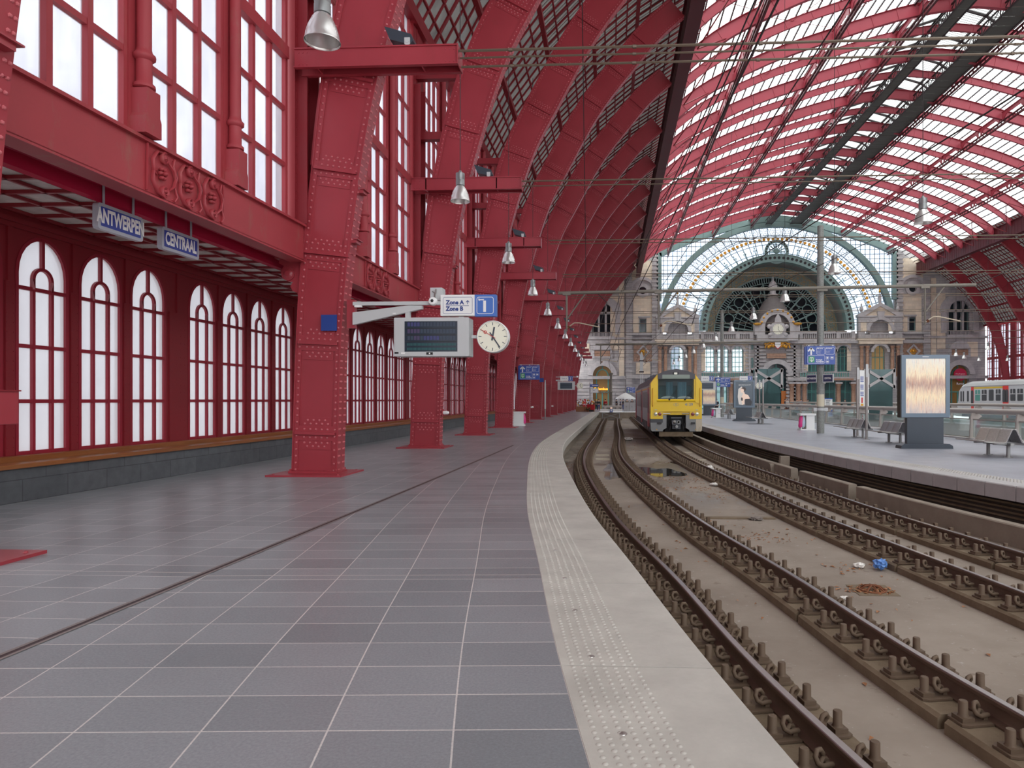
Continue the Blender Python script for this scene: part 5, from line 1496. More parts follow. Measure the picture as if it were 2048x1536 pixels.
# ------------------------------------------------------------------ stone end wall with the glazed gable
KF = 0.0912
def fxx(px): return XC+(px-1551)*KF
def fzz(py): return EYE+(800-py)*KF
YW = YF                       # wall face
W3 = lambda u, v, w_: (u, w_, v)     # outlines are given in metres x,z ; w = y
M['stone'] = stone('grey_bluestone', srgb(166, 164, 167), srgb(204, 199, 196), 0.75, 0.6, (1.1, 0.42), ((0.62,0.62,0.64), 0.02), 0.12, axis='xz')
M['stone_cream'] = stone('cream_limestone', srgb(222, 204, 180), srgb(238, 226, 208), 0.75, 0.8, (1.2, 0.5), ((0.8,0.78,0.76), 0.015), 0.08, axis='xz')
M['stone_plain'] = stone('carved_grey_stone', srgb(172, 169, 171), srgb(206, 200, 198), 0.75, 1.6, bump=0.15)
M['marble'] = stone('pink_marble', srgb(150, 112, 90), srgb(196, 160, 136), 0.35, 2.5, bump=0.03)
M['iron_green'] = paint('green_painted_iron', srgb(124, 150, 146), 0.5, var=0.1)
M['iron_teal'] = paint('teal_window_frame', srgb(92, 160, 150), 0.5, var=0.08)
M['iron_blue'] = paint('slate_blue_glazing_bar', srgb(96, 122, 140), 0.5)
M['gold'] = flat('gilding', srgb(214, 156, 60), 0.35, 0.7)
M['ochre'] = paint('ochre_ornament_panel', srgb(176, 150, 112), 0.6, var=0.12)
M['slate'] = stone('dome_slates', srgb(104, 98, 98), srgb(128, 120, 118), 0.7, 2, bump=0.1)
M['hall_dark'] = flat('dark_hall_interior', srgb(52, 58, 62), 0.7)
M['wood_orange'] = flat('orange_door_wood', srgb(196, 112, 44), 0.4)
M['gold_glass'] = wood('amber_door_panel', srgb(150, 110, 50), srgb(190, 150, 84))

def arch_px(cx, hw, yb, ys, n=14, rz=None):
    x = fxx(cx); h = hw*KF; zb, zs = fzz(yb), fzz(ys); r = (rz or hw)*KF
    return [(x-h, zb), (x+h, zb), (x+h, zs)]+[(x+h*math.cos(PI*i/n), zs+r*math.sin(PI*i/n)) for i in range(1, n)]+[(x-h, zs)]
def rect_px(x0, x1, y0, y1): return [(fxx(x0), fzz(y1)), (fxx(x1), fzz(y1)), (fxx(x1), fzz(y0)), (fxx(x0), fzz(y0))]
def circ(cx, cz, r, n=24, rz=None): return [(cx+r*math.cos(2*PI*i/n), cz+(rz or r)*math.sin(2*PI*i/n)) for i in range(n)]
def boxpx(mb, x0, x1, y0, y1, d0, d1):      # protrudes from wall by d (towards the viewer)
    mb.box(fxx(x0), fxx(x1), YW-d1, YW-d0, fzz(y1), fzz(y0)); return mb
S2 = lambda px: 2*1551-px
PAV = (1356, 1751); TOW = (1287, 1817); OUT = (1206, 1907)
HOLES = []
for c in OUT: HOLES.append(arch_px(c, 19, 818, 750, rz=19))
for c in OUT: HOLES.append(arch_px(c, 20, 672, 622, rz=17))
for c in TOW: HOLES.append(rect_px(c-6, c+7, 637, 664)); HOLES.append(circ(fxx(c), fzz(580), 7.5*KF))
for c in PAV: HOLES.append(arch_px(c, 21, 669, 664, rz=22)); HOLES.append(arch_px(c, 13, 757, 706))
for i, c in enumerate((1419, 1447, 1476)):
    HOLES.append(arch_px(c, 11.5, 744, 704)); HOLES.append(arch_px(S2(c), 11.5, 744, 704))
HOLES.append(arch_px(1553, 22, 818, 750))
HOLES.append(rect_px(1613, 1632, 762, 818)); HOLES.append(rect_px(1647, 1668, 762, 818)); HOLES.append(rect_px(1677, 1699, 762, 818)); HOLES.append(rect_px(1403, 1425, 762, 818)); HOLES.append(rect_px(1434, 1455, 762, 818)); HOLES.append(rect_px(1470, 1489, 762, 818))
for y0, y1 in ((690, 700), (716, 736), (764, 776)): HOLES.append(rect_px(1600, 1605, y0, y1)); HOLES.append(rect_px(1502, 1507, y0, y1))
R = 21.1
OUTL = [(XC-37.0, 0), (XC+37.0, 0), (XC+37.0, 17.5), (XC+30, 25.2), (XC+25, 28.6), (XC+R, 28.6), (XC+R, fzz(668)), (XC-R, fzz(668)), (XC-R, 28.6), (XC-25, 28.6), (XC-30, 25.2), (XC-37.0, 17.5)]
mb = MB(); mb.prism(OUTL, W3, YW, YW+0.9, holes=HOLES)
struct(mb.build('wall_end', M['stone']), 'tall grey stone end wall of the station hall')
# backing: station interior behind the openings
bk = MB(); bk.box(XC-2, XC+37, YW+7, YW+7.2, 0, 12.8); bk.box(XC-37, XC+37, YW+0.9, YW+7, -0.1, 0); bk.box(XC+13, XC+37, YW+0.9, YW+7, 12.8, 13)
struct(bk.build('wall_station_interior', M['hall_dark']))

# cream stone fields
cr = MB()
for s_ in (0, 1):
    m = (lambda a: a) if s_ == 0 else S2
    def bx(x0, x1, y0, y1, d0, d1):
        a, b = sorted((m(x0), m(x1))); boxpx(cr, a, b, y0, y1, d0, d1)
    bx(1268, 1279, 592, 668, 0, 0.12); bx(1295, 1306, 592, 668, 0, 0.12); bx(1279, 1295, 592, 632, 0, 0.12); bx(1262, 1312, 520, 560, 0, 0.10)
    bx(1240, 1250, 560, 752, 0, 0.15); bx(1160, 1180, 686, 715, 0, 0.1); bx(1222, 1238, 590, 700, 0, 0.1)
    bx(1325, 1336, 648, 666, 1.0, 1.08); bx(1378, 1389, 648, 666, 1.0, 1.08)
    bx(1404, 1412, 690, 742, 0, 0.1); bx(1488, 1497, 690, 742, 0, 0.1); bx(1404, 1497, 686, 692, 0, 0.06)
struct(cr.build('trim_40', M['stone_cream']))

# quoined towers, pilasters, string courses
tp = MB()
for s_ in (0, 1):
    m = (lambda a: a) if s_ == 0 else S2
    def bx(x0, x1, y0, y1, d0, d1):
        a, b = sorted((m(x0), m(x1))); boxpx(tp, a, b, y0, y1, d0, d1)
    for xa in (1254, 1306):
        bx(xa, xa+11, 505, 818, 0, 0.5)
        y = 510
        while y < 815: bx(xa-1, xa+12, y, y+4, 0.0, 0.62); y += 8.5
    bx(1142, 1253, 752, 758, 0, 0.45); bx(1142, 1330, 674, 679, 0, 0.3)
    bx(1254, 1318, 682, 688, 0, 0.85); bx(1254, 1318, 750, 757, 0, 0.8); bx(1254, 1318, 666, 670, 0, 0.7)
    for y in range(764, 816, 7): bx(1225, 1252, y, y+5, 0, 0.18); bx(1146, 1180, y, y+5, 0, 0.18)
    # oculus hood, window hoods
    bx(1280, 1300, 668, 671, 0, 0.3); bx(1278, 1302, 632, 635, 0, 0.3)
    bx(1316, 1530, 682, 688, 0, 0.9); bx(1316, 1530, 756, 762, 0, 0.7)
    for xa in (1497, 1513): bx(xa, xa+4, 690, 818, 0, 0.35)
    y = 692
    while y < 815: bx(1491, 1500, y, y+4.5, 0, 0.25); bx(1509, 1531, y, y+4.5, 0, 0.35); y += 7
struct(tp.build('trim_41', M['stone']))
# ring hoods round arches and oculi
hd = MB()
def hood(c, hw, ys, w_, d, rz=None, n=18):
    x, z = fxx(c), fzz(ys); a = hw*KF; b = (hw+w_)*KF; ra = (rz or hw)*KF; rb = ((rz or hw)+w_)*KF
    o = [(x+b*math.cos(PI*i/n), z+rb*math.sin(PI*i/n)) for i in range(n+1)]; i_ = [(x+a*math.cos(PI*i/n), z+ra*math.sin(PI*i/n)) for i in range(n+1)]
    hd.prism(o+i_[::-1], W3, YW-d, YW+0.02)
for c in OUT: hood(c, 19, 750, 10, 0.35); hood(c, 20, 622, 11, 0.45, rz=17); hood(c, 32, 628, 7, 0.25, rz=30)
for c in PAV: hood(c, 21, 664, 6, 1.25); hood(c, 13, 706, 5, 1.15)
for c in (1419, 1447, 1476, 1683, 1655, 1626): hood(c, 11.5, 704, 4, 0.3)
hood(1553, 22, 750, 9, 0.4)
for c in TOW:
    x, z = fxx(c), fzz(580)
    hd.prism(circ(x, z, 14*KF), W3, YW-0.25, YW+0.02, holes=[circ(x, z, 7.5*KF)]); hood(c, 21, 580, 6, 0.3)
# pediments over the doors, tablets
for c in OUT:
    x = fxx(c); hd.prism([(x-19*KF, fzz(700)), (x+19*KF, fzz(700)), (x+19*KF, fzz(697))]+[(x+17*KF*math.cos(PI*i/12), fzz(697)+13*KF*math.sin(PI*i/12)) for i in range(13)]+[(x-19*KF, fzz(697))], W3, YW-0.5, YW)
    hd.box(fxx(c-20), fxx(c+20), YW-0.35, YW, fzz(716), fzz(712)); hd.box(fxx(c-20), fxx(c-16), YW-0.3, YW, fzz(712), fzz(700)); hd.box(fxx(c+16), fxx(c+20), YW-0.3, YW, fzz(712), fzz(700))
    hd.box(fxx(c-24), fxx(c+24), YW-0.5, YW, fzz(678), fzz(672))
    for s_ in (-1, 1): hd.box(fxx(c+s_*31)-0.45, fxx(c+s_*31)+0.45, YW-0.4, YW, fzz(668), fzz(612))
    for k in range(2): hd.box(fxx(c-7+14*k)-0.09*2, fxx(c-7+14*k)+0.09*2, YW-0.05, YW+0.5, fzz(672), fzz(606))
    hd.box(fxx(c-20), fxx(c+20), YW-0.05, YW+0.4, fzz(627), fzz(623))
    k = c-19
    while k < c+19: hd.box(fxx(k), fxx(k+1.3), YW-0.35, YW-0.2, fzz(672), fzz(664)); k += 2.6
    hd.box(fxx(c-20), fxx(c+20), YW-0.4, YW-0.15, fzz(665), fzz(663.5))
struct(hd.build('trim_42', M['stone_plain']))
tb = MB()
for c in OUT: boxpx(tb, c-16, c+16, 701, 712, 0, 0.2)
boxpx(tb, 1533, 1570, 708, 717, 0, 0.5)
boxpx(tb, 1613, 1700, 757.5, 761, 0, 0.9); boxpx(tb, 1403, 1489, 757.5, 761, 0, 0.9)
struct(tb.build('trim_43', M['marble']))

# glazing of all openings: one window each
FW = [400]
def fwin(outline, mat, bars, frame, depth=0.45, bw=0.10):
    FW[0] += 1
    g = MB(); b = g.verts([(u, YW+depth, v) for u, v in outline]); g.face(range(b, b+len(outline)))
    o = struct(g.build('window_%d' % FW[0], mat)); xs = [u for u, v in outline]; zs = [v for u, v in outline]
    x0, x1, z0, z1 = min(xs), max(xs), min(zs), max(zs); f_ = MB(); hw = (x1-x0)/2; cx = (x0+x1)/2
    def top(x):
        zsx = z1
        for (ua, va), (ub, vb) in zip(outline, outline[1:]+outline[:1]):
            if (ua-x)*(ub-x) <= 0 and abs(ub-ua) > 1e-6:
                z = va+(vb-va)*(x-ua)/(ub-ua)
                if z > z0+0.2: zsx = min(zsx, z) if zsx != z1 else z
        return zsx
    for fr_ in bars[0]: x = x0+(x1-x0)*fr_; f_.box(x-bw/2, x+bw/2, YW+depth-0.08, YW+depth+0.04, z0, top(x))
    for fr_ in bars[1]:
        z = z0+(z1-z0)*fr_; f_.box(x0+0.02, x1-0.02, YW+depth-0.06, YW+depth+0.04, z-bw/2, z+bw/2)
    f_.build('window_frame', frame, o); return o
for i, c in enumerate((1419, 1447, 1476)):
    fwin(arch_px(c, 11.5, 744, 704), M['pane_bright'], ((0.06, 0.33, 0.67, 0.94), (0.03, 0.2, 0.38, 0.57, 0.78)), M['iron_teal'])
    fwin(arch_px(S2(c), 11.5, 744, 704), M['pane_teal'], ((0.06, 0.33, 0.67, 0.94), (0.03, 0.3, 0.6)), M['iron_teal'])
fwin(arch_px(PAV[0], 13, 757, 706), M['pane_bright'], ((0.05, 0.33, 0.67, 0.95), (0.2, 0.4, 0.64, 0.8)), M['iron_teal'])
fwin(arch_px(PAV[1], 13, 757, 706), M['pane_warm'], ((0.05, 0.33, 0.67, 0.95), (0.64,)), M['iron_teal'])
fwin(arch_px(PAV[0], 21, 669, 664, rz=22), M['pane_bright'], ((0.25, 0.5, 0.75), (0.3, 0.62)), M['iron_teal'])
fwin(arch_px(PAV[1], 21, 669, 664, rz=22), M['pane_teal'], ((0.3, 0.7), (0.5,)), M['iron_teal'])
for c in TOW: fwin(rect_px(c-6, c+7, 637, 664), M['glass_dark'], ((0.08, 0.92), (0.05, 0.95)), M['iron_green']); fwin(circ(fxx(c), fzz(580), 7.5*KF), M['glass_dark'], ((), ()), M['iron_green'])
for c in OUT: fwin(arch_px(c, 20, 672, 622, rz=17), M['glass_dark'], ((0.04, 0.3, 0.36, 0.64, 0.7, 0.96), (0.68,)), M['iron_green'], 0.6, 0.14)
for y0, y1 in ((690, 700), (716, 736), (764, 776)):
    for x0 in (1600, 1502): fwin(rect_px(x0, x0+5, y0, y1), M['glass_dark'], ((0.1, 0.9), (0.05, 0.95)), M['iron_teal'], 0.2)
for x0, x1 in ((1613, 1632), (1647, 1668), (1677, 1699), (1403, 1425), (1434, 1455), (1470, 1489)):
    fwin(rect_px(x0, x1, 762, 818), M['pane_teal'], ((0.03, 0.5, 0.97), (0.02, 0.58, 0.64, 0.98)), M['iron_teal'])
# doors in the outer arches and the central entrance
FD = [0]
def fdoor(c, hw, ys, mat, rz=None):
    FD[0] += 1; pts = arch_px(c, hw, 818, ys, rz=rz); g = MB(); b = g.verts([(u, YW+0.7, v) for u, v in pts]); g.face(range(b, b+len(pts)))
    o = struct(g.build('door_%d' % FD[0], mat)); f_ = MB(); x = fxx(c)
    inner = [(x+hw*0.62*KF*math.cos(PI*i/14), fzz(ys+2)+hw*0.72*KF*math.sin(PI*i/14)) for i in range(15)]
    f_.sweep([(u, YW+0.62, v) for u, v in [(x+hw*0.62*KF, 0)]+inner+[(x-hw*0.62*KF, 0)]], [(-0.09, -0.09), (0.09, -0.09), (0.09, 0.09), (-0.09, 0.09)], up=(0,-1,0.001))
    f_.box(x-0.08, x+0.08, YW+0.55, YW+0.7, fzz(ys)+hw*0.7*KF, fzz(ys)+hw*0.98*KF); f_.box(x-hw*KF, x+hw*KF, YW+0.55, YW+0.7, 3.0, 3.2); f_.box(x-0.1, x+0.1, YW+0.55, YW+0.7, 0, 3)
    f_.build('door_frame', M['iron_teal'], o); return o
fdoor(OUT[0], 19, 750, M['gold_glass']); fdoor(OUT[1], 19, 750, M['gold_glass'])
d = fdoor(1553, 22, 750, M['glass_dark'])
MB().box(fxx(1563), fxx(1576), YW+0.3, YW+0.5, 0, fzz(782)).build('door_leaf', M['wood_orange'], d)

# ------------------------------------------------------------------ corner pavilions with pediment
def pavilion(c, lab):
    t = thing('pavilion', lab, 'pavilion', (fxx(c), YW, 0)); X = lambda px: (px)*KF
    b = MB()
    b.box(X(-42), X(-29), -1.0, 0, fzz(682), fzz(637)); b.box(X(29), X(42), -1.0, 0, fzz(682), fzz(637))
    b.prism([(X(-29), fzz(637)), (X(-29), fzz(664))]+[(X(27*math.cos(PI-PI*i/14)), fzz(664)+X(25*math.sin(PI*i/14))) for i in range(15)]+[(X(29), fzz(664)), (X(29), fzz(637))], FR, -1.0, 0.0)
    b.box(X(-29), X(29), -1.05, 0, fzz(682), fzz(672))
    b.build('attic_storey', M['stone'], t)
    p = MB(); p.prism([(X(-43), fzz(637)), (X(43), fzz(637)), (X(43), fzz(632)), (X(0), fzz(609)), (X(-43), fzz(632))], FR, -1.15, 0.3, holes=[[(X(-30), fzz(634.5)), (X(30), fzz(634.5)), (X(0), fzz(616))]]); p.build('pediment', M['stone_plain'], t)
    MB().prism([(X(-30), fzz(635)), (X(30), fzz(635)), (X(0), fzz(615))], FR, -0.9, -0.6).build('tympanum', M['stone_cream'], t)
    k = MB(); k.prism([(X(-5), fzz(643)), (X(5), fzz(643)), (X(7), fzz(626)), (X(-7), fzz(626))], FR, -1.4, -0.9)
    for s_ in (-1, 1): k.lathe([(X(3), 0), (X(3), 0.1), (X(1.5), 0.15)], 12, (X(s_*25), -1.0, fzz(646)), (0,-1,0))
    k.build('keystone', M['stone_plain'], t)
    o = MB(); o.prism([(X(-2.5), fzz(609)), (X(2.5), fzz(609)), (X(2), fzz(600)), (X(3), fzz(598)), (X(0), fzz(590)), (X(-3), fzz(598)), (X(-2), fzz(600))], FR, -0.9, -0.4); o.build('finial', M['stone_plain'], t)
    MB().lathe([(0.02, 0), (0.16, 0.15), (0.2, 0.4), (0.06, 0.7), (0.03, 1.6), (0, 1.7)], 8, (0, -0.65, fzz(590))).build('gilt_spike', M['gold'], t)
    for s_ in (-1, 1):
        u = MB(); u.lathe([(0.3, 0), (0.3, 0.3), (0.15, 0.4), (0.34, 0.9), (0.3, 1.3), (0.1, 1.5), (0.16, 1.8), (0, 2.1)], 10, (X(s_*35), -0.6, fzz(632))); u.build('urn', M['stone_plain'], t, smooth=50)
    for s_ in (-1, 1):
        for x in (24, 35):
            q_ = MB(); q_.lathe([(0.42, 0), (0.42, 0.2), (0.33, 0.3), (0.30, 4.6), (0.27, 5.15), (0.38, 5.3), (0.45, 5.6)], 14, (X(s_*x), -0.75, fzz(755))); q_.build('marble_column', M['marble'], t, smooth=50)
    e_ = MB(); e_.box(X(-42), X(42), -1.25, 0, fzz(690), fzz(682)); e_.box(X(-45), X(45), -1.4, 0, fzz(683), fzz(680)); e_.build('entablature', M['stone_cream'], t)
    e_ = MB(); e_.box(X(-42), X(42), -1.2, 0, fzz(762), fzz(754)); e_.box(X(-42), X(-18), -0.5, 0, 0, fzz(762)); e_.box(X(18), X(42), -0.5, 0, 0, fzz(762)); e_.build('base_storey', M['stone'], t)
    bl = MB(); x = -20
    while x < 20: bl.box(X(x), X(x+1.4), -1.15, -0.95, fzz(678), fzz(670.5)); x += 2.7
    bl.box(X(-21), X(21), -1.2, -0.9, fzz(671), fzz(669)); bl.build('balustrade', M['stone_plain'], t)
pavilion(PAV[0], 'stone corner pavilion with pediment above the yellow train')
pavilion(PAV[1], 'stone corner pavilion with pediment to the side of the big mast, above the banner')

# parapets with balusters between pavilions and centre
for i, (a, b, lab) in enumerate(((1402.5, 1506, 'stone balustrade between the pavilion over the train and the clock dome'), (1596, 1704.5, 'stone balustrade between the clock dome and the farther pavilion'))):
    t = thing('parapet', lab, 'balustrade', (fxx(a), YW, fzz(682)))
    L = (b-a)*KF; h = fzz(666)-fzz(682)
    r_ = MB(); r_.box(0, L, -0.55, 0.1, 0, 0.35); r_.box(0, L, -0.5, 0.05, h-0.25, h)
    r_.build('rail_course', M['stone_plain'], t)
    for x in (0, L*0.33, L*0.67, L-0.6): MB().box(x, x+0.6, -0.52, 0.07, 0.35, h+0.1).build('pier', M['stone_plain'], t)
    n_ = int(L/0.36); q_ = MB()
    for k in range(n_): q_.box(k*0.36+0.1, k*0.36+0.26, -0.35, -0.15, 0.35, h-0.25)
    q_.build('balusters', M['stone_plain'], t)['kind'] = 'stuff'
    t = thing('balcony', 'low balcony rail under the three arched windows %s' % ('on the train side' if i == 0 else 'behind the big mast'), 'balcony', (fxx(a), YW, fzz(757)))
    r_ = MB(); r_.box(0, L*0.92, -0.6, 0, 0, 0.25); r_.box(0, L*0.92, -0.6, -0.4, 1.0, 1.15); r_.build('rail_course', M['stone_plain'], t)
    q_ = MB(); k = 0.2
    while k < L*0.9: q_.box(k, k+0.14, -0.55, -0.45, 0.25, 1.0); k += 0.4
    q_.build('balusters', M['iron_teal'], t)['kind'] = 'stuff'

# columns of the ground floor
for i, px in enumerate((1581, 1594, 1606, 1639, 1672, 1701, 1430, 1462, 1493)):
    t = thing('marble_pillar', 'pink marble pillar of the end wall, %s from the entrance arch %s' % (ORD[(i if i < 6 else 8-i)], 'towards the banner' if i < 6 else 'towards the train'), 'pillar', (fxx(px), YW-0.5, 0))
    MB().lathe([(0.5, 0), (0.5, 0.3), (0.40, 0.4), (0.37, 4.1), (0.5, 4.25), (0.55, 4.55)], 14).build('shaft', M['marble'], t, smooth=50)
    MB().box(-0.58, 0.58, -0.5, 0.5, 4.55, 4.85).build('capital', M['stone_plain'], t)

# central clock aedicule with dome
t = thing('clock_dome', 'grey domed stone aedicule crowning the centre of the end wall with clock arch', 'dome', (fxx(1551), YW, 0)); X = lambda px: px*KF
f_ = MB(); f_.prism([(X(-36), fzz(672)), (X(-24), fzz(672))]+[(X(24*math.cos(PI-PI*i/16)), fzz(655)+X(24*math.sin(PI*i/16))) for i in range(17)]+[(X(24), fzz(672)), (X(36), fzz(672)), (X(36), fzz(652))]+[(X(34*math.cos(PI*i/16)), fzz(652)+X(32*math.sin(PI*i/16))) for i in range(17)]+[(X(-36), fzz(652))], FR, -1.4, -0.3)
f_.build('arch_front', M['stone_plain'], t)
dm = MB(); dm.lathe([(X(37), 0), (X(36.5), X(8)), (X(34), X(20)), (X(28), X(38)), (X(19), X(54)), (X(9), X(64)), (X(6), X(67))], 20, (0, 2.2, fzz(655))); dm.build('dome_shell', M['slate'], t, smooth=50)
ln = MB(); ln.lathe([(X(10), 0), (X(10), X(3)), (X(6), X(4)), (X(6), X(10)), (X(9), X(11)), (X(9), X(20)), (X(6), X(27)), (X(2), X(31)), (X(1), X(38)), (0, X(40))], 12, (0, 2.2, fzz(589))); ln.build('lantern', M['stone_plain'], t, smooth=40)
bb = MB(); bb.box(X(-40), X(40), -1.5, 2, fzz(683), fzz(671)); bb.box(X(-44), X(-34), -1.3, 0.2, fzz(671), fzz(648)); bb.box(X(34), X(44), -1.3, 0.2, fzz(671), fzz(648)); bb.build('base_course', M['stone_plain'], t)
MB().prism([(X(-25), fzz(672)), (X(25), fzz(672)), (X(25), fzz(655)), (X(20), fzz(640)), (X(10), fzz(632)), (X(-10), fzz(632)), (X(-20), fzz(640)), (X(-25), fzz(655))], FR, -0.2, -0.1).build('arch_recess', M['black'], t)
gg = MB()
for a in range(9):
    an = PI*(a+0.5)/9; gg.ball((X(31*math.cos(an)), -1.45, fzz(652)+X(29*math.sin(an))), 0.22, 7)
for s_ in (-1, 1): gg.ball((X(s_*39), -1.4, fzz(650)), 0.5, 8, sx=1.6, sz=0.6)
gg.build('gilt_bosses', M['gold'], t)
t = thing('facade_clock', 'ornate stone framed clock in the dark arch under the dome', 'clock', (fxx(1551), YW-1.75, fzz(661)))
k = MB(); k.lathe([(1.45, 0), (1.45, 0.3), (0.98, 0.4), (0.95, 0.3)], 24, (0, 0.3, 0), (0,-1,0)); k.prism([(-0.6, 1.2), (0.6, 1.2), (0.5, 2.0), (0.2, 2.5), (0, 2.8), (-0.2, 2.5), (-0.5, 2.0)], FR, -0.05, 0.3)
for s_ in (-1, 1): k.ball((s_*1.5, 0.1, 0.5), 0.45, 8); k.ball((s_*1.4, 0.1, -1.0), 0.4, 8)
k.box(-1.6, 1.6, 0, 0.3, -1.6, -1.1); k.build('stone_frame', M['stone_plain'], t)
k = MB(); disc(k, 0, 0, 0.95, -0.08); k.build('dial', M['cream'], t)
k = MB()
for a in range(12): an = a*PI/6; k.bar((0.72*math.sin(an), -0.09, 0.72*math.cos(an)), (0.88*math.sin(an), -0.09, 0.88*math.cos(an)), 0.07, 0.02)
k.bar((0, -0.1, 0), (0.1, -0.1, 0.5), 0.1, 0.02); k.bar((0, -0.1, 0), (0.4, -0.1, -0.6), 0.07, 0.02); k.build('hands', M['black'], t)
t = thing('gilded_crest', 'gilded coat of arms relief on the end wall below the facade clock', 'crest', (fxx(1552), YW-0.9, fzz(692)))
k = MB()
for s_ in (-1, 1):
    for a in range(6): k.ball((s_*(0.7+a*0.28), 0, 0.3*math.sin(a*1.7)), 0.42-0.03*a, 8, sy=0.4)
    k.tube([(s_*0.5, -0.1, 0.5), (s_*1.2, -0.2, 0.6), (s_*2.0, -0.1, 0.2), (s_*2.2, -0.1, -0.5)], 0.14, 6)
k.ball((0, 0, 0.95), 0.4, 8, sy=0.5); k.build('gilt_foliage', M['gold'], t, smooth=50)
k = MB(); k.prism([(-0.5, 0.6), (0.5, 0.6), (0.5, -0.1), (0, -0.6), (-0.5, -0.1)], FR, -0.35, -0.25); k.build('shield', M['white'], t)
k = MB(); k.prism([(-0.6, -0.1), (-0.5, -0.1), (0, -0.62), (0.5, -0.1), (0.6, -0.1), (0, -0.78)], FR, -0.38, -0.3); k.build('shield_rim', M['red_bright'], t)
for i, c in enumerate(TOW):
    t = thing('diamond_panel', 'diamond shaped stone ornament with gilt centre on the tower %s' % ('above the white parasol' if i == 0 else 'above the advertising box'), 'ornament', (fxx(c+1), YW, fzz(704)))
    MB().prism([(0, 1.35), (1.25, 0), (0, -1.35), (-1.25, 0)], FR, -0.35, -0.05, holes=[[(0, 0.95), (0.85, 0), (0, -0.95), (-0.85, 0)]]).build('frame', M['stone_plain'], t)
    k = MB(); [k.ball((0.35*math.cos(a*1.05), -0.1, 0.35*math.sin(a*1.05)), 0.26, 7, sy=0.4) for a in range(6)]; k.ball((0, -0.15, 0), 0.3, 8); k.build('gilt_rosette', M['gold'], t)
    MB().box(-1.75, 1.75, -0.08, 0, -1.7, 1.7).build('backing', M['marble'], t)
    MB().box(-1.3, 1.3, -0.12, 0, -4.0, -1.9).build('tablet', M['stone_cream'], t)
M['stone_cream']

# ------------------------------------------------------------------ glazed gable and the great iron arches
GC = fzz(662)                 # springing height
def ell(a, b, n, a0=0, a1=PI): return [(a*math.cos(a0+(a1-a0)*i/n), b*math.sin(a0+(a1-a0)*i/n)) for i in range(n+1)]
def band(mb, a0, b0, a1, b1, y0, y1, n=48):
    o = ell(a1, b1, n); i_ = ell(a0, b0, n)
    mb.prism([(XC+u, GC+v) for u, v in o]+[(XC+u, GC+v) for u, v in i_[::-1]], W3, y0, y1)
zt_ = lambda x: UZ(up_s(x))+0.85
edge_top = [(x, zt_(x)) for x in (XC-R, 11, 14, 18, 22, 26, XC)]; edge_top += [(2*XC-x, z) for x, z in edge_top[:-1][::-1]]
ra_ = 149*KF
arc_ = [(XC-ra_*math.cos(PI*i/32), GC+ra_*math.sin(PI*i/32)) for i in range(33)]
gg = MB(); gg.prism([(XC-R, GC)]+arc_+[(XC+R, GC)]+edge_top[::-1], W3, YW+0.5, YW+0.52)
gl_o = struct(gg.build('window_500', M['pane_gable']), 'great glazed gable of the end wall')
ir = MB()
A2, B2 = 236*KF*0.985, 216*KF
band(ir, A2-0.9, B2-0.9, A2, B2, YW-0.5, YW+0.4)
struct(ir.build('trim_50', M['iron_green']))
pg = MB()
for s_ in (-1, 1): pg.box(XC+s_*R-0.45, XC+s_*R+0.45, YW-0.5, YW+0.3, GC+5.5, zt_(XC-R)+0.1)
tp_ = edge_top
pg.sweep([(x, YW-0.1, z) for x, z in tp_], [(-0.4, -0.75), (0.4, -0.75), (0.4, 0.4), (-0.4, 0.4)], up=(0, 0, 1))
struct(pg.build('trim_51', M['iron_green']))
gb = MB()                     # glazing bars: radial and concentric inside, square grid outside
for i in range(1, 44):
    a = PI*i/44; gb.bar((XC+12.5*math.cos(a), YW+0.35, GC+12.5*math.sin(a)), (XC+(A2-0.9)*math.cos(a), YW+0.35, GC+(B2-0.9)*math.sin(a)), 0.11, 0.1, up=(0,1,0))
for k in (0.72, 0.80, 0.885, 0.955):
    gb.sweep([(XC+A2*k*u, YW+0.35, GC+B2*k*v) for u, v in ell(1, 1, 64)], [(-0.05, -0.06), (0.05, -0.06), (0.05, 0.06), (-0.05, 0.06)], up=(0,1,0))
for s_ in (-1, 1):
    x = 0.8
    while x < 13:
        xx = R-x; zlo = GC+(B2)*math.sqrt(max(0, 1-(xx/A2)**2)); zhi = zt_(XC-xx)
        if zhi > zlo: gb.bar((XC+s_*xx, YW+0.35, zlo), (XC+s_*xx, YW+0.35, zhi), 0.09, 0.09, up=(0,1,0))
        x += 0.85
    z = GC+7
    while z < 33:
        u = A2*math.sqrt(max(0, 1-((z-GC)/B2)**2)) if z-GC < B2 else 0
        xe = R
        while xe > u and zt_(XC-xe) < z: xe -= 0.25
        if xe > u: gb.bar((XC+s_*u, YW+0.35, z), (XC+s_*xe, YW+0.35, z), 0.09, 0.09, up=(0,1,0))
        z += 0.85
gb.build('glazing_bars', M['iron_blue'], gl_o)
rs = MB()                     # rosette roundels and little crosses
for i in range(29):
    a = PI*(i+0.5)/29; c = (XC+A2*0.92*math.cos(a), GC+B2*0.915*math.sin(a)); r_ = 0.98
    pts = [(c[0]+r_*u, YW+0.3, c[1]+r_*v) for u, v in circ(0, 0, 1, 16)]; rs.tube(pts, 0.05, 4, closed=True)
    for k in range(6): an = k*PI/3; rs.tube([(c[0]+0.5*math.cos(an)+0.28*u, YW+0.3, c[1]+0.5*math.sin(an)+0.28*v) for u, v in circ(0, 0, 1, 7)], 0.035, 3, closed=True)
rs.build('rosette_tracery', M['steel'], gl_o)
cx_ = MB()
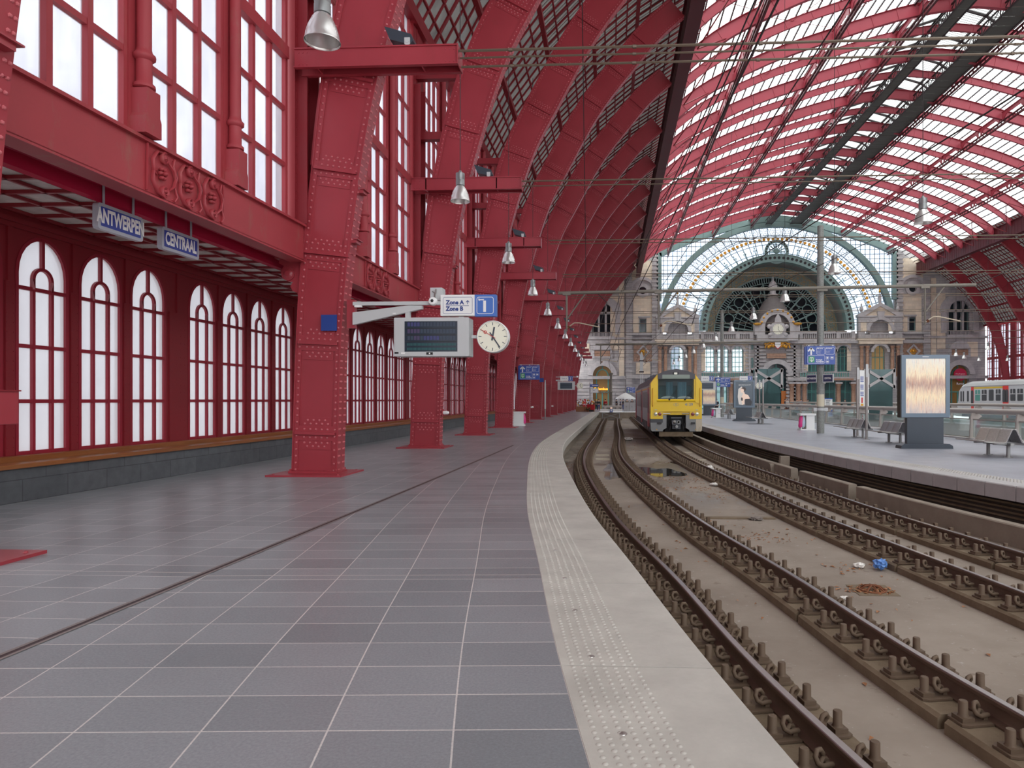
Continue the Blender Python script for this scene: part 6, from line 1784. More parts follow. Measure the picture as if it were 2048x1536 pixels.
for i in range(72):
    a = PI*(i+0.5)/72; p = Vector((XC+A2*0.975*0.985*math.cos(a), YW+0.28, GC+B2*0.972*math.sin(a))); t_ = Vector((-math.sin(a), 0, math.cos(a))); n_ = Vector((math.cos(a), 0, math.sin(a)))
    for s_ in (-1, 1): cx_.bar(p-t_*0.28-n_*0.28*s_, p+t_*0.28+n_*0.28*s_, 0.07, 0.05, up=(0,1,0))
cx_.build('cross_frieze', M['iron_blue'], gl_o)
ob = MB()
for i in range(66):
    a = PI*(i+0.5)/66
    if math.sin(a) < 0.25: continue
    p = (XC+191*KF*math.cos(a), GC+183*KF*math.sin(a)); ob.lathe([(0.30, 0), (0.22, 0.06), (0, 0.08)], 8, (p[0], YW+0.25, p[1]), (0,-1,0))
ob.build('orange_studs', M['orange'], gl_o)
rb2 = MB()
for k in (187.5, 196.5): rb2.sweep([(XC+k*KF*u, YW+0.3, GC+(k-8)*KF*v) for u, v in ell(1, 1, 64)], [(-0.05, -0.05), (0.05, -0.05), (0.05, 0.05), (-0.05, 0.05)], up=(0,1,0))
rb2.build('stud_rails', M['iron_blue'], gl_o)

# great inner arch: outer studded ring, ochre band behind, dark fan glass
t = thing('iron_arch', 'great green iron arch with ornamented soffit above the clock dome', 'arch', (XC, YW, GC)); L_ = lambda mb: mb
def bandl(mb, r0, r1, y0, y1, n=48):
    mb.prism([(r1*math.cos(PI*i/n), r1*math.sin(PI*i/n)) for i in range(n+1)]+[(r0*math.cos(PI*i/n), r0*math.sin(PI*i/n)) for i in range(n, -1, -1)], FR, y0, y1)
R1 = 150*KF
mb = MB(); bandl(mb, R1-1.25, R1, -0.9, -0.5); mb.build('outer_ring', M['iron_green'], t)
me_s = MB().lathe([(0.26, 0), (0.26, 0.03)], 10, (0,0,0), (0,-1,0)).mesh('dark_stud', M['black'])
def studs(nm, me_, pts, par):
    for p in pts: o = bpy.data.objects.new(nm, me_); COL.objects.link(o); o.parent = par; o.location = p
studs('dark_stud', me_s, [((R1-0.62)*math.cos(PI*(i+0.5)/52), -0.9, (R1-0.62)*math.sin(PI*(i+0.5)/52)) for i in range(52)], t)
mb = MB()
for r0, r1 in ((R1-1.3, R1-1.2), (R1-0.05, R1+0.08)): bandl(mb, r0, r1, -1.0, 0.6)
for i in range(16):
    a = PI*(i+0.5)/16; mb.bar(((R1-1.1)*math.cos(a), 0.2, (R1-1.1)*math.sin(a)), ((R1-1.1)*math.cos(a), 4.4, (R1-1.1)*math.sin(a)), 0.15, 0.3)
mb.build('soffit_ribs', M['iron_green'], t)
mb = MB(); bandl(mb, R1-1.2, R1-1.12, -0.6, 4.7); bandl(mb, 136*KF, R1-1.15, 4.5, 4.6); mb.build('soffit', M['steel'], t)
R2 = 137*KF; R3 = 114*KF
mb = MB(); bandl(mb, R3, R2, 4.4, 4.7); mb.build('ochre_band', M['ochre'], t)
mb = MB()
for i in range(27):
    a = PI*(i+0.5)/27; rm = (R2+R3)/2; c = (rm*math.cos(a), rm*math.sin(a))
    for rr in (0.78, 0.40): mb.tube([(c[0]+rr*u, 4.38, c[1]+rr*v) for u, v in circ(0, 0, 1, 12)], 0.07, 4, closed=True)
    for k in range(6): an = k*PI/3; mb.bar((c[0]+0.15*math.cos(an), 4.37, c[1]+0.15*math.sin(an)), (c[0]+0.75*math.cos(an), 4.37, c[1]+0.75*math.sin(an)), 0.07, 0.05, up=(0,1,0))
for r_ in (R2-0.02, R3+0.05): bandl(mb, r_-0.10, r_+0.10, 4.2, 4.4)
mb.build('scroll_tracery', M['iron_green'], t)
mb = MB(); bandl(mb, R3-1.1, R3-0.95, 4.3, 4.6); bandl(mb, R3-0.1, R3+0.05, 4.3, 4.6)
for i in range(70): a = PI*(i+0.5)/70; mb.bar(((R3-1.0)*math.cos(a), 4.4, (R3-1.0)*math.sin(a)), ((R3-0.05)*math.cos(a), 4.4, (R3-0.05)*math.sin(a)), 0.16, 0.15, up=(0,1,0))
R4 = R3-1.05
for k in (0.38, 0.52, 0.64, 0.76): bandl(mb, R4*k-0.05, R4*k+0.05, 4.4, 4.5)
for i in range(1, 22):
    a = PI*i/22; big = i % 3 == 0
    mb.bar((R4*0.25*math.cos(a), 4.4, R4*0.25*math.sin(a)), (R4*(1.0 if big else 0.8)*math.cos(a), 4.4, R4*(1.0 if big else 0.8)*math.sin(a)), 0.26 if big else 0.1, 0.14, up=(0,1,0))
for i in range(14):
    a = PI*(i+0.5)/14; c = (R4*0.87*math.cos(a), R4*0.87*math.sin(a)); mb.tube([(c[0]+0.95*u, 4.4, c[1]+0.95*v) for u, v in circ(0, 0, 1, 14)], 0.1, 5, closed=True)
mb.build('fan_tracery', M['iron_green'], t)
mb = MB(); b = mb.verts([(R2*math.cos(PI*i/40), 4.75, R2*math.sin(PI*i/40)) for i in range(41)]); mb.face(range(b, b+41)); mb.build('fan_glass', M['pane_fan'], t)
mb = MB(); mb.prism([(-13, 0), (13, 0), (13, -2.0), (-13, -2.0)], FR, 0.9, 5); mb.build('sill_floor', M['stone_plain'], t)
# half-round medallion on the arch top
mb = MB(); mb.lathe([(24*KF, 0), (24*KF, 0.3), (18*KF, 0.35), (18*KF, 0.0), (24*KF, 0.0)], 28, (0, -0.5, R1+0.5), (0,-1,0), caps=False); mb.build('medallion_ring', M['iron_green'], t)
mb = MB()
for k in range(9): an = PI*k/8; mb.bar((0.3*math.cos(an), -0.6, R1+0.5+0.3*math.sin(an)), (17*KF*math.cos(an), -0.6, R1+0.5+17*KF*math.sin(an)), 0.2, 0.1, up=(0,1,0))
mb.ball((0, -0.6, R1+0.6), 0.5, 10, sy=0.4); mb.build('medallion_spokes', M['iron_green'], t)
me_s = MB().lathe([(0.14, 0), (0.1, 0.05)], 8, (0,0,0), (0,-1,0)).mesh('medallion_stud', M['black'])
studs('medallion_stud', me_s, [(21*KF*math.cos(PI*k/12), -0.86, R1+0.5+21*KF*math.sin(PI*k/12)) for k in range(13)], t)
mb = MB()
for i in range(9, 64):
    if i % 3 == 0 and abs(i-36) > 5:
        a = PI*i/72
        for da, L in ((-0.012, 1.2), (0, 1.7), (0.012, 1.2)):
            mb.bar(((R1)*math.cos(a), -0.7, R1*math.sin(a)), ((R1+L)*math.cos(a+da), -0.7, (R1+L)*math.sin(a+da)), 0.07, 0.05, up=(0,1,0)); mb.ball(((R1+L)*math.cos(a+da), -0.7, (R1+L)*math.sin(a+da)), 0.13, 5)
mb.build('crest_sprigs', M['iron_green'], t)
# dark station hall behind the fan
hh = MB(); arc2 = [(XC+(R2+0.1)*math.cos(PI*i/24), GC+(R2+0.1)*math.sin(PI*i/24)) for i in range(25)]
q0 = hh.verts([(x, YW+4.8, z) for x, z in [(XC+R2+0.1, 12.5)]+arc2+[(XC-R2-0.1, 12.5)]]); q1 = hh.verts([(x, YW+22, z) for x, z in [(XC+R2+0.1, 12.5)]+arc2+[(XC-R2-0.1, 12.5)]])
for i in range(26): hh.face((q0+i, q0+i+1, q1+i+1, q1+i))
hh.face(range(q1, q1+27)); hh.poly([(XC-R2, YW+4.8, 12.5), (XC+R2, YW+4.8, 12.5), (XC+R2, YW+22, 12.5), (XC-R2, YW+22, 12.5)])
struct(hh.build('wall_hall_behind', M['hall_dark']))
# neighbouring tower blocks seen through the gable
for i, (px0, px1, py) in enumerate(((1322, 1352, 560), (1366, 1392, 575), (1722, 1742, 540), (1742, 1772, 585))):
    o = tag(MB().box(fxx(px0), fxx(px1), YW+30, YW+38, 0, fzz(py)).build('street_tower', M['glass_tower']), 'pale bluish tower block outside seen through the gable glass, %s of four across' % ORD[i], 'building')

# round red sign and door lettering
t = thing('door_sign', 'round crimson workspace sign on the amber door beyond the advertising box', 'sign', (fxx(1908), YW-0.05, fzz(750)))
mb = MB(); disc(mb, 0, 0, 1.12, -0.1, 28); mb.build('disc', M['red_fascia_matt'], t)
text_mb('Workspace', 0.36, 0, 0.12, -0.11).build('lettering', M['white'], t); text_mb('on your terms', 0.2, 0.1, -0.2, -0.11).build('lettering', M['white'], t)
text_mb('Regus', 0.55, 0.0, -1.65, -0.11, bold=0.01).build('lettering', M['white'], t)
# ------------------------------------------------------------------ yellow railcar 4139
M['yellow'] = paint('train_yellow', srgb(240, 200, 12), 0.3, var=0.05, grime=(srgb(190, 150, 30), 0.15))
M['train_grey'] = paint('train_grey', srgb(140, 140, 140), 0.35, 0.2, var=0.05)
M['train_roof'] = paint('train_roof_grey', srgb(84, 82, 88), 0.5, var=0.08)
M['skirt_grey'] = paint('skirt_grey', srgb(134, 136, 136), 0.5, var=0.08)
M['skirt_dark'] = paint('dark_skirt', srgb(70, 72, 78), 0.5)
M['skirt_cream'] = paint('cream_skirt', srgb(196, 184, 164), 0.55, var=0.12, grime=(srgb(120, 104, 84), 0.5))
M['under'] = flat('underframe_black', srgb(30, 28, 28), 0.7)
M['train_red'] = paint('door_red', srgb(176, 52, 62), 0.35)
M['train_side'] = flat('silver_grey_side', srgb(182, 180, 182), 0.6, 0.0)
M['glass_train'] = flat('dark_train_glass', srgb(52, 54, 60), 0.3)
M['number_grey'] = flat('number_grey', srgb(142, 144, 146), 0.4)
M['lamp_clear'] = flat('clear_headlamp', srgb(196, 194, 178), 0.1, 0.3)
M['lamp_red'] = flat('dull_red_lamp', srgb(136, 66, 62), 0.15)
M['curtain'] = paint('pale_blue_curtain', srgb(140, 178, 192), 0.8, var=0.15)
M['cab_dark'] = flat('cab_interior', srgb(64, 104, 116), 0.7)
M['windscreen'] = pane('windscreen_glass', 0.78, 0.75, tint=(0.72,0.84,0.86), diff=(0.30,0.36,0.38))
M['dest'] = flat('destination_glass', srgb(128, 142, 130), 0.15)
M['amber'] = flat('amber_mark', srgb(230, 170, 40), 0.4)
YTR = 37.2
trn = thing('railcar', 'yellow fronted railcar numbered 4139 standing on the second track', 'train', (T2(YTR), YTR, ZR))
LT = 23.0
H = lambda pts: [(u, v) for u, v in pts]
# body shell
sh = MB()
side = [(-1.38, 0.55), (-1.38, 3.05), (-1.02, 3.60), (-0.6, 3.80), (0, 3.90), (0.6, 3.80), (1.02, 3.60), (1.38, 3.05), (1.38, 0.55)]
sh.prism([(-1.37, 0.95), (-1.38, 3.05), (1.38, 3.05), (1.37, 0.95)], FR, 0.95, LT); sh.build('body_side', M['train_side'], trn)
rf = MB(); rf.prism([(-1.385, 3.02), (-1.06, 3.56), (-0.6, 3.78), (0, 3.88), (0.6, 3.78), (1.06, 3.56), (1.385, 3.02)], FR, 0.55, LT)
for y in (9, 14, 18): rf.box(-0.7, 0.7, y, y+2.2, 3.7, 3.93)
for y in (5.8, 12.5): rf.box(-1.05, -0.8, y, y+0.5, 3.5, 3.78)
rf.build('roof', M['train_roof'], trn)
ws = MB(); wr = MB(); dr = MB()
for sg in (-1, 1):
    for y0, y1 in ((3.2, 9.2), (12.4, 19.5)):
        n_ = 4
        for i in range(n_):
            a = y0+(y1-y0)*i/n_+0.06; b = y0+(y1-y0)*(i+1)/n_-0.06
            ws.box(sg*1.385-0.006, sg*1.385+0.006, a, b, 1.75, 2.72)
    dr_ = MB(); 
    for y0 in (1.45, 10.0, 20.6): 
        d = MB(); d.box(sg*1.39-0.02, sg*1.39+0.02, y0, y0+1.35, 0.72, 2.95); 
        o = d.build('door', M['train_red'], trn)
        g = MB(); g.box(sg*1.415-0.004, sg*1.415+0.004, y0+0.2, y0+0.55, 1.5, 2.6); g.box(sg*1.415-0.004, sg*1.415+0.004, y0+0.8, y0+1.15, 1.5, 2.6); g.build('door_window', M['glass_train'], o)
ws.build('side_glazing', M['glass_train'], trn)
MB().box(-1.40, 1.40, 0.97, LT, 2.85, 2.93).build('amber_stripe', M['amber'], trn)
sk = MB()
for sg in (-1, 1):
    y = 0.9
    while y < LT-1.4: sk.box(sg*1.30-0.05, sg*1.30+0.05, y, y+1.6, 0.5, 0.98); y += 2.1
sk.build('side_skirt', M['train_roof'], trn)
uf = MB(); uf.box(-1.15, 1.15, 0.9, LT, 0.45, 0.96); uf.build('underframe', M['under'], trn)
for y in (2.6, 4.9, 17.6, 19.9):
    wl = MB()
    for sg in (-1, 1): wl.lathe([(0.40, -0.06), (0.42, -0.05), (0.38, 0.05), (0.38, 0.06)], 24, (sg*0.75, y, 0.42), (sg, 0, 0))
    wl.cyl((-0.75, y, 0.42), (0.75, y, 0.42), 0.08, 10); wl.build('wheelset', M['under'], trn, smooth=40)
# yellow nose
yn = MB()
outer = [(-1.38, 1.20), (-1.38, 3.12), (-1.31, 3.24), (-1.00, 3.63), (1.00, 3.63), (1.31, 3.24), (1.38, 3.12), (1.38, 1.20), (0.72, 1.20), (0.72, 1.60), (-0.72, 1.60), (-0.72, 1.20)]
hole = [(-0.98, 2.28), (0.95, 2.28), (0.95, 3.63-0.01), (-0.98, 3.63-0.01)]
yn.prism(outer, FR, 0.0, 1.0, holes=[hole])
for sg in (-1, 1):         # raised cheeks beside the windscreen, sill roll
    yn.prism([(sg*1.02, 2.1), (sg*1.36, 2.0), (sg*1.36, 3.1), (sg*1.05, 3.55)], FR, -0.05, 0.02)
yn.tube([(-1.05, -0.02, 2.2), (1.02, -0.02, 2.2)], 0.06, 8)
yn.box(-0.72, 0.72, 0.12, 0.9, 1.42, 1.62)
yn.build('nose', M['yellow'], trn)
cp_ = MB(); cp_.prism([(-1.00, 3.37), (1.00, 3.37), (1.00, 3.63), (0.62, 3.80), (0, 3.92), (-0.62, 3.80), (-1.00, 3.63)], FR, -0.06, 0.62); cp_.build('roof_dome', M['train_roof'], trn)
MB().prism(rrect(-0.76, 0.72, 3.385, 3.60, 0.02), FR, -0.075, -0.06).build('destination_box', M['dest'], trn)
mb = MB(); mb.prism(rrect(-0.20, 0.12, 3.60, 3.73, 0.02), FR, -0.08, -0.06); mb.build('top_lamp_housing', M['black'], trn); mb = MB(); mb.prism(rrect(-0.12, 0.05, 3.615, 3.715, 0.02), FR, -0.09, -0.08); mb.build('top_lamp', M['lamp_clear'], trn)
g = MB(); g.poly([(-0.98, 0.02, 2.29), (0.95, 0.02, 2.29), (0.95, 0.06, 3.38), (-0.98, 0.06, 3.38)]); g.build('windscreen', M['windscreen'], trn)
g = MB(); frame_line(g, -0.99, 0.96, 2.28, 3.385, 0.03, 0.03, 0.015); g.box(0.0, 0.02, 0.02, 0.04, 2.29, 3.0); g.build('windscreen_gasket', M['black'], trn)
cb = MB(); cb.box(-0.98, 0.95, 0.85, 0.9, 2.0, 3.5); cb.box(-0.98, 0.95, 0.05, 0.9, 2.2, 2.27); cb.build('cab_interior', M['cab_dark'], trn)
ct = MB()
for x0, x1 in ((-0.52, -0.14), (0.12, 0.60)):
    n_ = 28; pts = [(x0+(x1-x0)*i/n_, 0.5+0.035*math.sin(i*1.5)) for i in range(n_+1)]
    a = ct.verts([(x, y, 2.32) for x, y in pts]); b = ct.verts([(x, y, 3.22) for x, y in pts])
    for i in range(n_): ct.face((a+i, a+i+1, b+i+1, b+i))
ct.build('cab_curtain', M['curtain'], trn, smooth=60)
pl = MB()
for x0, x1 in ((-0.85, 0.0), (0.05, 0.85)):
    c = (x0+x1)/2; r = (x1-x0)/2; pl.prism([(c+r*math.cos(PI*i/12), 2.28+0.17*math.sin(PI*i/12)) for i in range(13)], FR, 0.08, 0.35)
pl.build('dashboard_paper', M['paper'], trn)
# wipers
wp = MB()
for bx, tx, tz in ((-0.42, 0.0, 2.78), (0.42, 0.86, 2.76)):
    wp.tube([(bx, -0.06, 2.24), (tx, -0.03, tz)], 0.012, 5); wp.tube([(bx+0.07, -0.06, 2.24), (tx+0.02, -0.03, tz-0.08)], 0.009, 5); wp.cyl((bx, -0.08, 2.24), (bx+0.08, -0.08, 2.26), 0.04, 8)
    wp.tube([(tx, -0.03, tz+0.02), (tx-0.10, -0.03, tz-0.5)], 0.012, 5)
wp.build('wiper', M['black'], trn)
hd_ = MB()
for sg in (-1, 1): hd_.tube([(sg*1.27, -0.02, 1.88), (sg*1.27, -0.10, 1.95), (sg*1.27, -0.10, 2.80), (sg*1.27, -0.02, 2.90)], 0.02, 7)
hd_.build('grab_handle', M['amber'], trn)
for sg in (-1, 1):
    for k, (x, mt) in enumerate(((1.11, 'lamp_clear'), (0.89, 'lamp_red'))):
        mb = MB(); mb.lathe([(0.10, 0), (0.10, 0.03), (0.085, 0.035), (0, 0.045)], 18, (sg*x, 0.0, 1.47), (0,-1,0)); mb.build('headlamp', M[mt], trn, smooth=40)
    mb = MB(); frame_line(mb, sg*1.0-0.26, sg*1.0+0.26, 1.33, 1.62, 0.03, 0.012, -0.003); mb.build('lamp_frame', M['ochre'], trn)
    MB().tube([(sg*0.70, 0.05, 1.49), (sg*0.32, 0.05, 1.49)], 0.025, 7).build('horn_bar', M['brushed'], trn)
    MB().box(sg*1.1-0.07, sg*1.1+0.07, -0.02, 0.0, 1.68, 1.71).build('lamp_step', M['grey_light'], trn)
# skirts, coupler, plough
for sg in (-1, 1):
    xi, xo = sg*0.72, sg*1.38
    s_ = MB(); s_.prism([(xi, 1.20), (xo, 1.20), (xo, 1.0), (xi, 1.0)], FR, 0.03, 0.9); s_.build('upper_skirt', M['skirt_dark'], trn)
    s_ = MB(); 
    if sg < 0: s_.prism([(xi, 1.0), (xo, 1.0), (xo+0.02, 0.62), (xo+0.08, 0.53), (xi, 0.53)], FR, 0.03, 0.9); s_.build('lower_skirt', M['skirt_grey'], trn)
    else:
        s_.prism([(xi, 1.2), (1.06, 1.2), (1.06, 0.53), (xi, 0.53)], FR, 0.02, 0.9); s_.build('lower_skirt', M['skirt_grey'], trn)
        s_ = MB(); s_.prism([(1.06, 1.19), (1.385, 1.19), (1.385, 0.62), (1.34, 0.53), (1.06, 0.53)], FR, 0.0, 0.9); s_.build('corner_skirt', M['skirt_cream'], trn)
    s_ = MB(); s_.prism([(sg*0.72, 1.42), (sg*0.72, 0.60), (sg*0.52, 0.72), (sg*0.52, 1.42)], FR, 0.02, 0.9); s_.build('inner_cheek', M['skirt_grey'], trn)
    s_ = MB(); s_.box(sg*0.9-0.10, sg*0.9+0.10, -0.1, 0.05, 1.0, 1.03); s_.box(sg*0.9-0.10, sg*0.9+0.10, -0.12, -0.08, 0.94, 1.0); s_.build('coupling_step', M['black'], trn)
    MB().prism([(sg*1.05-0.04, 0.60), (sg*1.05+0.04, 0.60), (sg*1.05, 0.67)], FR, 0.0, 0.02).build('amber_triangle', M['amber'], trn)
MB().box(-0.55, 0.55, 0.5, 0.9, 0.5, 1.42).build('coupler_recess', M['under'], trn)
cpl = MB(); cpl.prism(rrect(-0.26, 0.24, 0.88, 1.16, 0.09), FR, -0.28, 0.1); cpl.tube([(-0.28, -0.05, 1.25), (0.28, -0.05, 1.25)], 0.055, 10); cpl.box(-0.22, 0.22, -0.1, 0.5, 0.66, 0.9); cpl.build('coupler_head', M['skirt_dark'], trn)
cpl = MB(); cpl.lathe([(0.10, 0), (0.085, 0.02), (0.03, 0.10), (0, 0.11)], 14, (-0.12, -0.28, 1.04), (0,-1,0)); cpl.lathe([(0.09, 0), (0.09, 0.03), (0.06, 0.03), (0.05, 0.0)], 14, (0.10, -0.28, 1.04), (0,-1,0)); cpl.lathe([(0.08, 0), (0.08, 0.25), (0.0, 0.26)], 12, (0, -0.05, 0.80), (0,-1,0)); cpl.build('coupler_face', M['steel'], trn, smooth=40)
cpl = MB()
for x0, x1 in ((-0.25, -0.45), (0.28, 0.46), (-0.3, 0.3)):
    cpl.tube([(x0, -0.02, 1.2), (x0+(x1-x0)*0.5, -0.08, 0.62), (x1, 0.1, 0.95)], 0.03, 6)
cpl.build('air_hose', M['under'], trn, smooth=60)
pg_ = MB(); pg_.prism([(-0.92, 0.50), (0.90, 0.50), (0.90, 0.25), (-0.92, 0.25)], FR, 0.0, 0.05); pg_.build('rail_guard', M['plinth'], trn)
text_mb('4139', 0.215, 0.685, 1.98, -0.004, bold=0.006).build('number', M['number_grey'], trn)
lg = MB()
n_ = 28
a = lg.verts([(-0.01+0.135*math.cos(2*PI*i/n_), -0.004, 1.98+0.085*math.sin(2*PI*i/n_)) for i in range(n_)]); b = lg.verts([(-0.01+0.12*math.cos(2*PI*i/n_), -0.004, 1.98+0.07*math.sin(2*PI*i/n_)) for i in range(n_)])
for i in range(n_): lg.face((a+i, a+(i+1) % n_, b+(i+1) % n_, b+i))
lg.add(text_mb('B', 0.12, -0.01, 1.98, -0.004, bold=0.002)); lg.build('oval_mark', M['number_grey'], trn)

# ------------------------------------------------------------------ white commuter train beyond the well
M['white_train'] = paint('white_train_paint', srgb(206, 208, 212), 0.35, var=0.04)
M['wt_red'] = flat('white_train_red_door', srgb(226, 52, 44), 0.35); M['wt_yellow'] = flat('first_class_stripe', srgb(226, 192, 58), 0.4); M['wt_roof'] = paint('pale_train_roof', srgb(168, 168, 168), 0.5)
M['wt_blue'] = flat('dark_blue_sill', srgb(48, 60, 98), 0.4)
wx, wy1 = 32.0, 63.3           # side plane, nose end
def yx(px): return wx*F/(px-1222.0)   # distance along the side for a picture column
wt = thing('commuter_train', 'white commuter train with red doors and yellow stripe beyond the second railing', 'train', (wx, wy1+1.6, 0.5))
Yo = lambda px: yx(px)+0.05*wx-wy1-1.6
b = MB(); b.prism([(0, -0.35), (0.0, 2.38), (0.3, 2.6), (2.5, 2.6), (2.8, 2.38), (2.8, -0.35)], FR, -40, -0.9)
v0 = b.verts([(0, -0.9, -0.35), (0, -0.9, 2.36), (0.5, -0.9, 2.62), (2.3, -0.9, 2.62), (2.8, -0.9, 2.36), (2.8, -0.9, -0.35)]); v1 = b.verts([(0.2, 0.6, -0.35), (0.25, 0.1, 2.0), (0.6, -0.2, 2.45), (2.2, -0.2, 2.45), (2.55, 0.1, 2.0), (2.6, 0.6, -0.35)])
for i in range(5): b.face((v0+i, v0+i+1, v1+i+1, v1+i))
b.face([v1+i for i in range(6)]); b.build('body', M['white_train'], wt, smooth=30)
r_ = MB(); r_.prism([(-0.05, 2.36), (0.2, 2.62), (0.8, 2.82), (2.0, 2.82), (2.6, 2.62), (2.85, 2.36)], FR, -40, -1.2); r_.box(0.4, 1.6, -16, -12, 2.7, 2.98); r_.build('roof', M['wt_roof'], wt)
for px0, px1 in ((1941, 1945.5), (2004, 2015)):
    d = MB(); ya, yb = Yo(px1), Yo(px0); d.box(-0.03, 0.0, ya, yb, -0.3, 2.3); o = d.build('door', M['wt_red'], wt)
    g = MB(); mid = (ya+yb)/2
    if px1-px0 > 6:
        for c in (ya*0.75+yb*0.25, ya*0.25+yb*0.75): g.prism([(c+u, v) for u, v in rrect(-0.22, 0.22, 0.95, 2.0, 0.15)], lambda u, v, w_: (w_, u, v), -0.035, -0.03)
    else: g.prism([(mid+u, v) for u, v in rrect(-0.2, 0.2, 0.8, 2.0, 0.15)], lambda u, v, w_: (w_, u, v), -0.035, -0.03)
    g.build('door_window', M['glass_train'], o)
MB().box(-0.012, 0.0, Yo(2004), Yo(1946), 2.12, 2.26).build('yellow_stripe', M['wt_yellow'], wt)
for i, (px0, px1) in enumerate(((1949, 1958.5), (1962, 1971.5), (1976, 1985.5), (1990, 1999.5), (2019, 2029), (2033, 2044))):
    ya, yb = Yo(px1), Yo(px0); f_ = MB(); f_.prism([(ya+yb)/2 and (u, v) for u, v in rrect(ya, yb, 1.08, 2.02, 0.08)], lambda u, v, w_: (w_, u, v), -0.02, -0.005); o = f_.build('window', M['glass_train'] if i not in (0,) else M['iron_teal'], wt)
    if i != 2:
        k = MB(); k.box(-0.03, -0.01, ya, yb, 1.60, 1.66); k.box(-0.03, -0.01, (ya+yb)/2-0.03, (ya+yb)/2+0.03, 1.62, 2.02); k.build('window_bar', M['white_train'], o)
for px0, px1 in ((1919.5, 1922), (1924, 1926.5), (1932.5, 1936)):
    ya, yb = Yo(px1), Yo(px0); MB().prism(rrect(ya, yb, 1.0, 1.95, 0.1), lambda u, v, w_: (w_, u, v), -0.02, -0.005).build('cab_window', M['glass_train'], wt)
g = MB(); g.poly([(0.19, 0.2, 1.0), (0.23, 0.12, 1.95), (0.5, 0.02, 2.0), (0.45, 0.3, 1.0)]); g.build('windscreen', M['glass_train'], wt)
MB().box(-0.01, 2.81, -40, -0.9, -0.36, -0.12).build('sill', M['wt_blue'], wt)
MB().box(0.3, 2.5, -40, -1.5, ZB_-0.5, -0.3).build('underframe', M['under'], wt)
# ------------------------------------------------------------------ station name signs under the fascia
def name_sign(body, y0, y1, z0, z1, x, label, size):
    ang = PI/2-0.035; L = y1-y0
    t = thing('station_sign', label, 'sign', (x, (y0+y1)/2, z0), ang); h = z1-z0
    b = MB(); b.prism(rrect(-L/2, L/2, 0, h, 0.05), FR, -0.045, 0.045); b.build('casing', M['grey_sign'], t)
    b = MB(); b.prism(rrect(-L/2+0.055, L/2-0.055, 0.05, h-0.05, 0.01), FR, -0.048, -0.045); b.build('blue_panel', M['blue_name'], t)
    text_mb(body, size, 0, h/2, -0.0495, bold=0.012, sx=0.56).build('lettering', M['white'], t)
    for x_ in (-L/2+0.16, L/2-0.16): MB().cyl((x_, 0, h), (x_, 0, h+0.34), 0.018, 8).build('hanger', M['grey_sign'], t)
M['blue_name'] = flat('name_sign_blue', srgb(48, 66, 150), 0.3)
name_sign('ANTWERPEN', 9.75, 10.68, 4.19, 4.58, -7.62, 'blue station name sign reading ANTWERPEN hanging below the fascia', 0.29)
name_sign('CENTRAAL', 11.12, 12.10, 4.19, 4.57, -7.57, 'blue station name sign reading CENTRAAL hanging below the fascia', 0.29)

